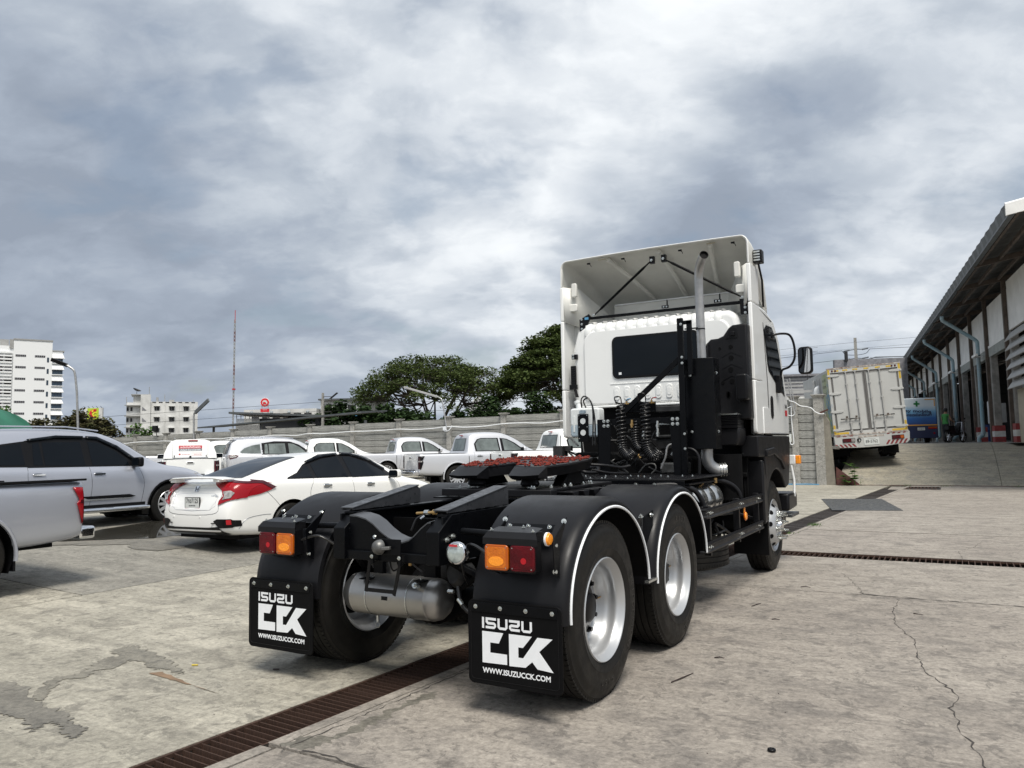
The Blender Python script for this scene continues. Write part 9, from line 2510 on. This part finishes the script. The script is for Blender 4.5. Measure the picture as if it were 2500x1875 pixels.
def bushy(label, loc, Rw, H, seed, m='leaf2', n=40, size=.21, each=230, name='tree'):
    rr = random.Random(seed)
    t = thing(name, label, 'tree', loc)
    cl_ = []
    for i in range(n):
        a = rr.uniform(0, 2 * PI); f = rr.random() ** .5
        cl_.append(((math.cos(a) * f * Rw, math.sin(a) * f * Rw, H * rr.uniform(.38, .95) * (1 - .3 * f)), rr.uniform(.5, 1.0) * Rw * .42))
    br = G(); br.tube([(0, 0, 0), (.05, 0, H * .3), (0, .1, H * .6)], [.12, .09, .05], 6)
    for c, r in cl_: br.tube([(0, .05, H * .35), tuple(Vector(c) * .6 + Vector((0, 0, H * .1))), c], [.05, .035, .015], 4)
    br.obj('trunk', 'bark', t)
    leaves(cl_, each, size, m, seed + 50, .8, t)
    return t
# row behind the wall, from the grey pole to the big trees
hz = [(-42.4, 41.0, 1.8, 5.2), (-40.3, 42.2, 2.0, 5.7), (-38.4, 43.3, 2.0, 5.7), (-36.4, 44.5, 2.1, 6.1), (-34.4, 45.7, 2.0, 5.5), (-32.2, 46.9, 1.9, 5.2), (-29.5, 48.4, 2.2, 5.9), (-26.3, 50.3, 2.3, 6.0)]
for i, (x, y, r_, h_) in enumerate(hz):
    bushy(['dark tree directly behind the grey utility pole', 'dark rounded tree just right of the grey utility pole', 'dark tree between the utility pole and the wide rain tree', 'dark low tree left of the rain tree trunk', 'dark tree under the left branches of the rain tree', 'dark tree behind the thin curved lamp arm', 'dark tree where the two big crowns meet', 'dark bush beside the truck cab under the tall tree'][i], (x, y, 0), r_, h_, 20 + i)
hl_ = [(-61.2, 30.1, 1.9, 5.4, 'brownish tree directly right of the green awning', 'leaf3'), (-59.7, 30.9, 1.8, 5.6, 'brownish tree behind the tall lamp post', 'leaf3'), (-58.3, 31.7, 1.9, 5.6, 'broad brownish tree left below the white billboard', 'leaf3'), (-57.1, 32.4, 1.6, 5.1, 'brown green tree under the big red letter sign', 'leaf3'), (-55.9, 33.2, 1.2, 4.7, 'sparse tree with open twigs right of the billboard', 'leaf3'), (-63.6, 28.8, 1.8, 4.4, 'tree behind the green awning', 'leaf3')]
for i, (x, y, r_, h_, lab, m_) in enumerate(hl_): bushy(lab, (x, y, 0), r_, h_, 60 + i, m_, n=36 if i != 4 else 13, size=.17, each=250 if i != 4 else 110)
bushy('leafy green tree rising over the green awning at the left edge', (-63.6, 28.4, 0), 1.2, 6.6, 77, 'leaf4', n=20, size=.15, each=190)
bushy('small green tree in front of the apartment block', (-54.3, 34.3, 0), 1.3, 4.5, 78, 'leaf4', n=20, size=.15, each=170)
bushy('bright green bush between apartment block and restaurant', (-50.8, 37.6, 0), .9, 3.9, 79, 'leaf2', n=16, size=.15)
bushy('dark tree seen just left of the radio mast foot', (-44.2, 42.0, 0), .9, 4.0, 80, 'leaf2', n=16, size=.18)

GR = {'twig': 'twigs lying on the concrete', 'drain_grating': 'steel gratings over the yard drains', 'street_lamp': 'street lamps along the lot', 'utility_pole': 'utility poles beyond the wall', 'rain_tree': 'large rain trees beyond the wall', 'tree': 'smaller trees beyond the wall', 'cable': 'white cables on the boundary wall', 'plant': 'leafy weeds at the wall end', 'suv': 'parked off roaders', 'cabinet': 'cabinets in the shed', 'tilted_truck_cab': 'tilted truck cabs in the shed', 'wood_chip': 'small chips on the concrete', 'kerb': 'red painted kerbs of the ramp'}
for o in C.objects:
    if o.parent is None and o.name.split('.')[0] in GR and 'group' not in o and 'label' in o:
        o['group'] = GR[o.name.split('.')[0]]
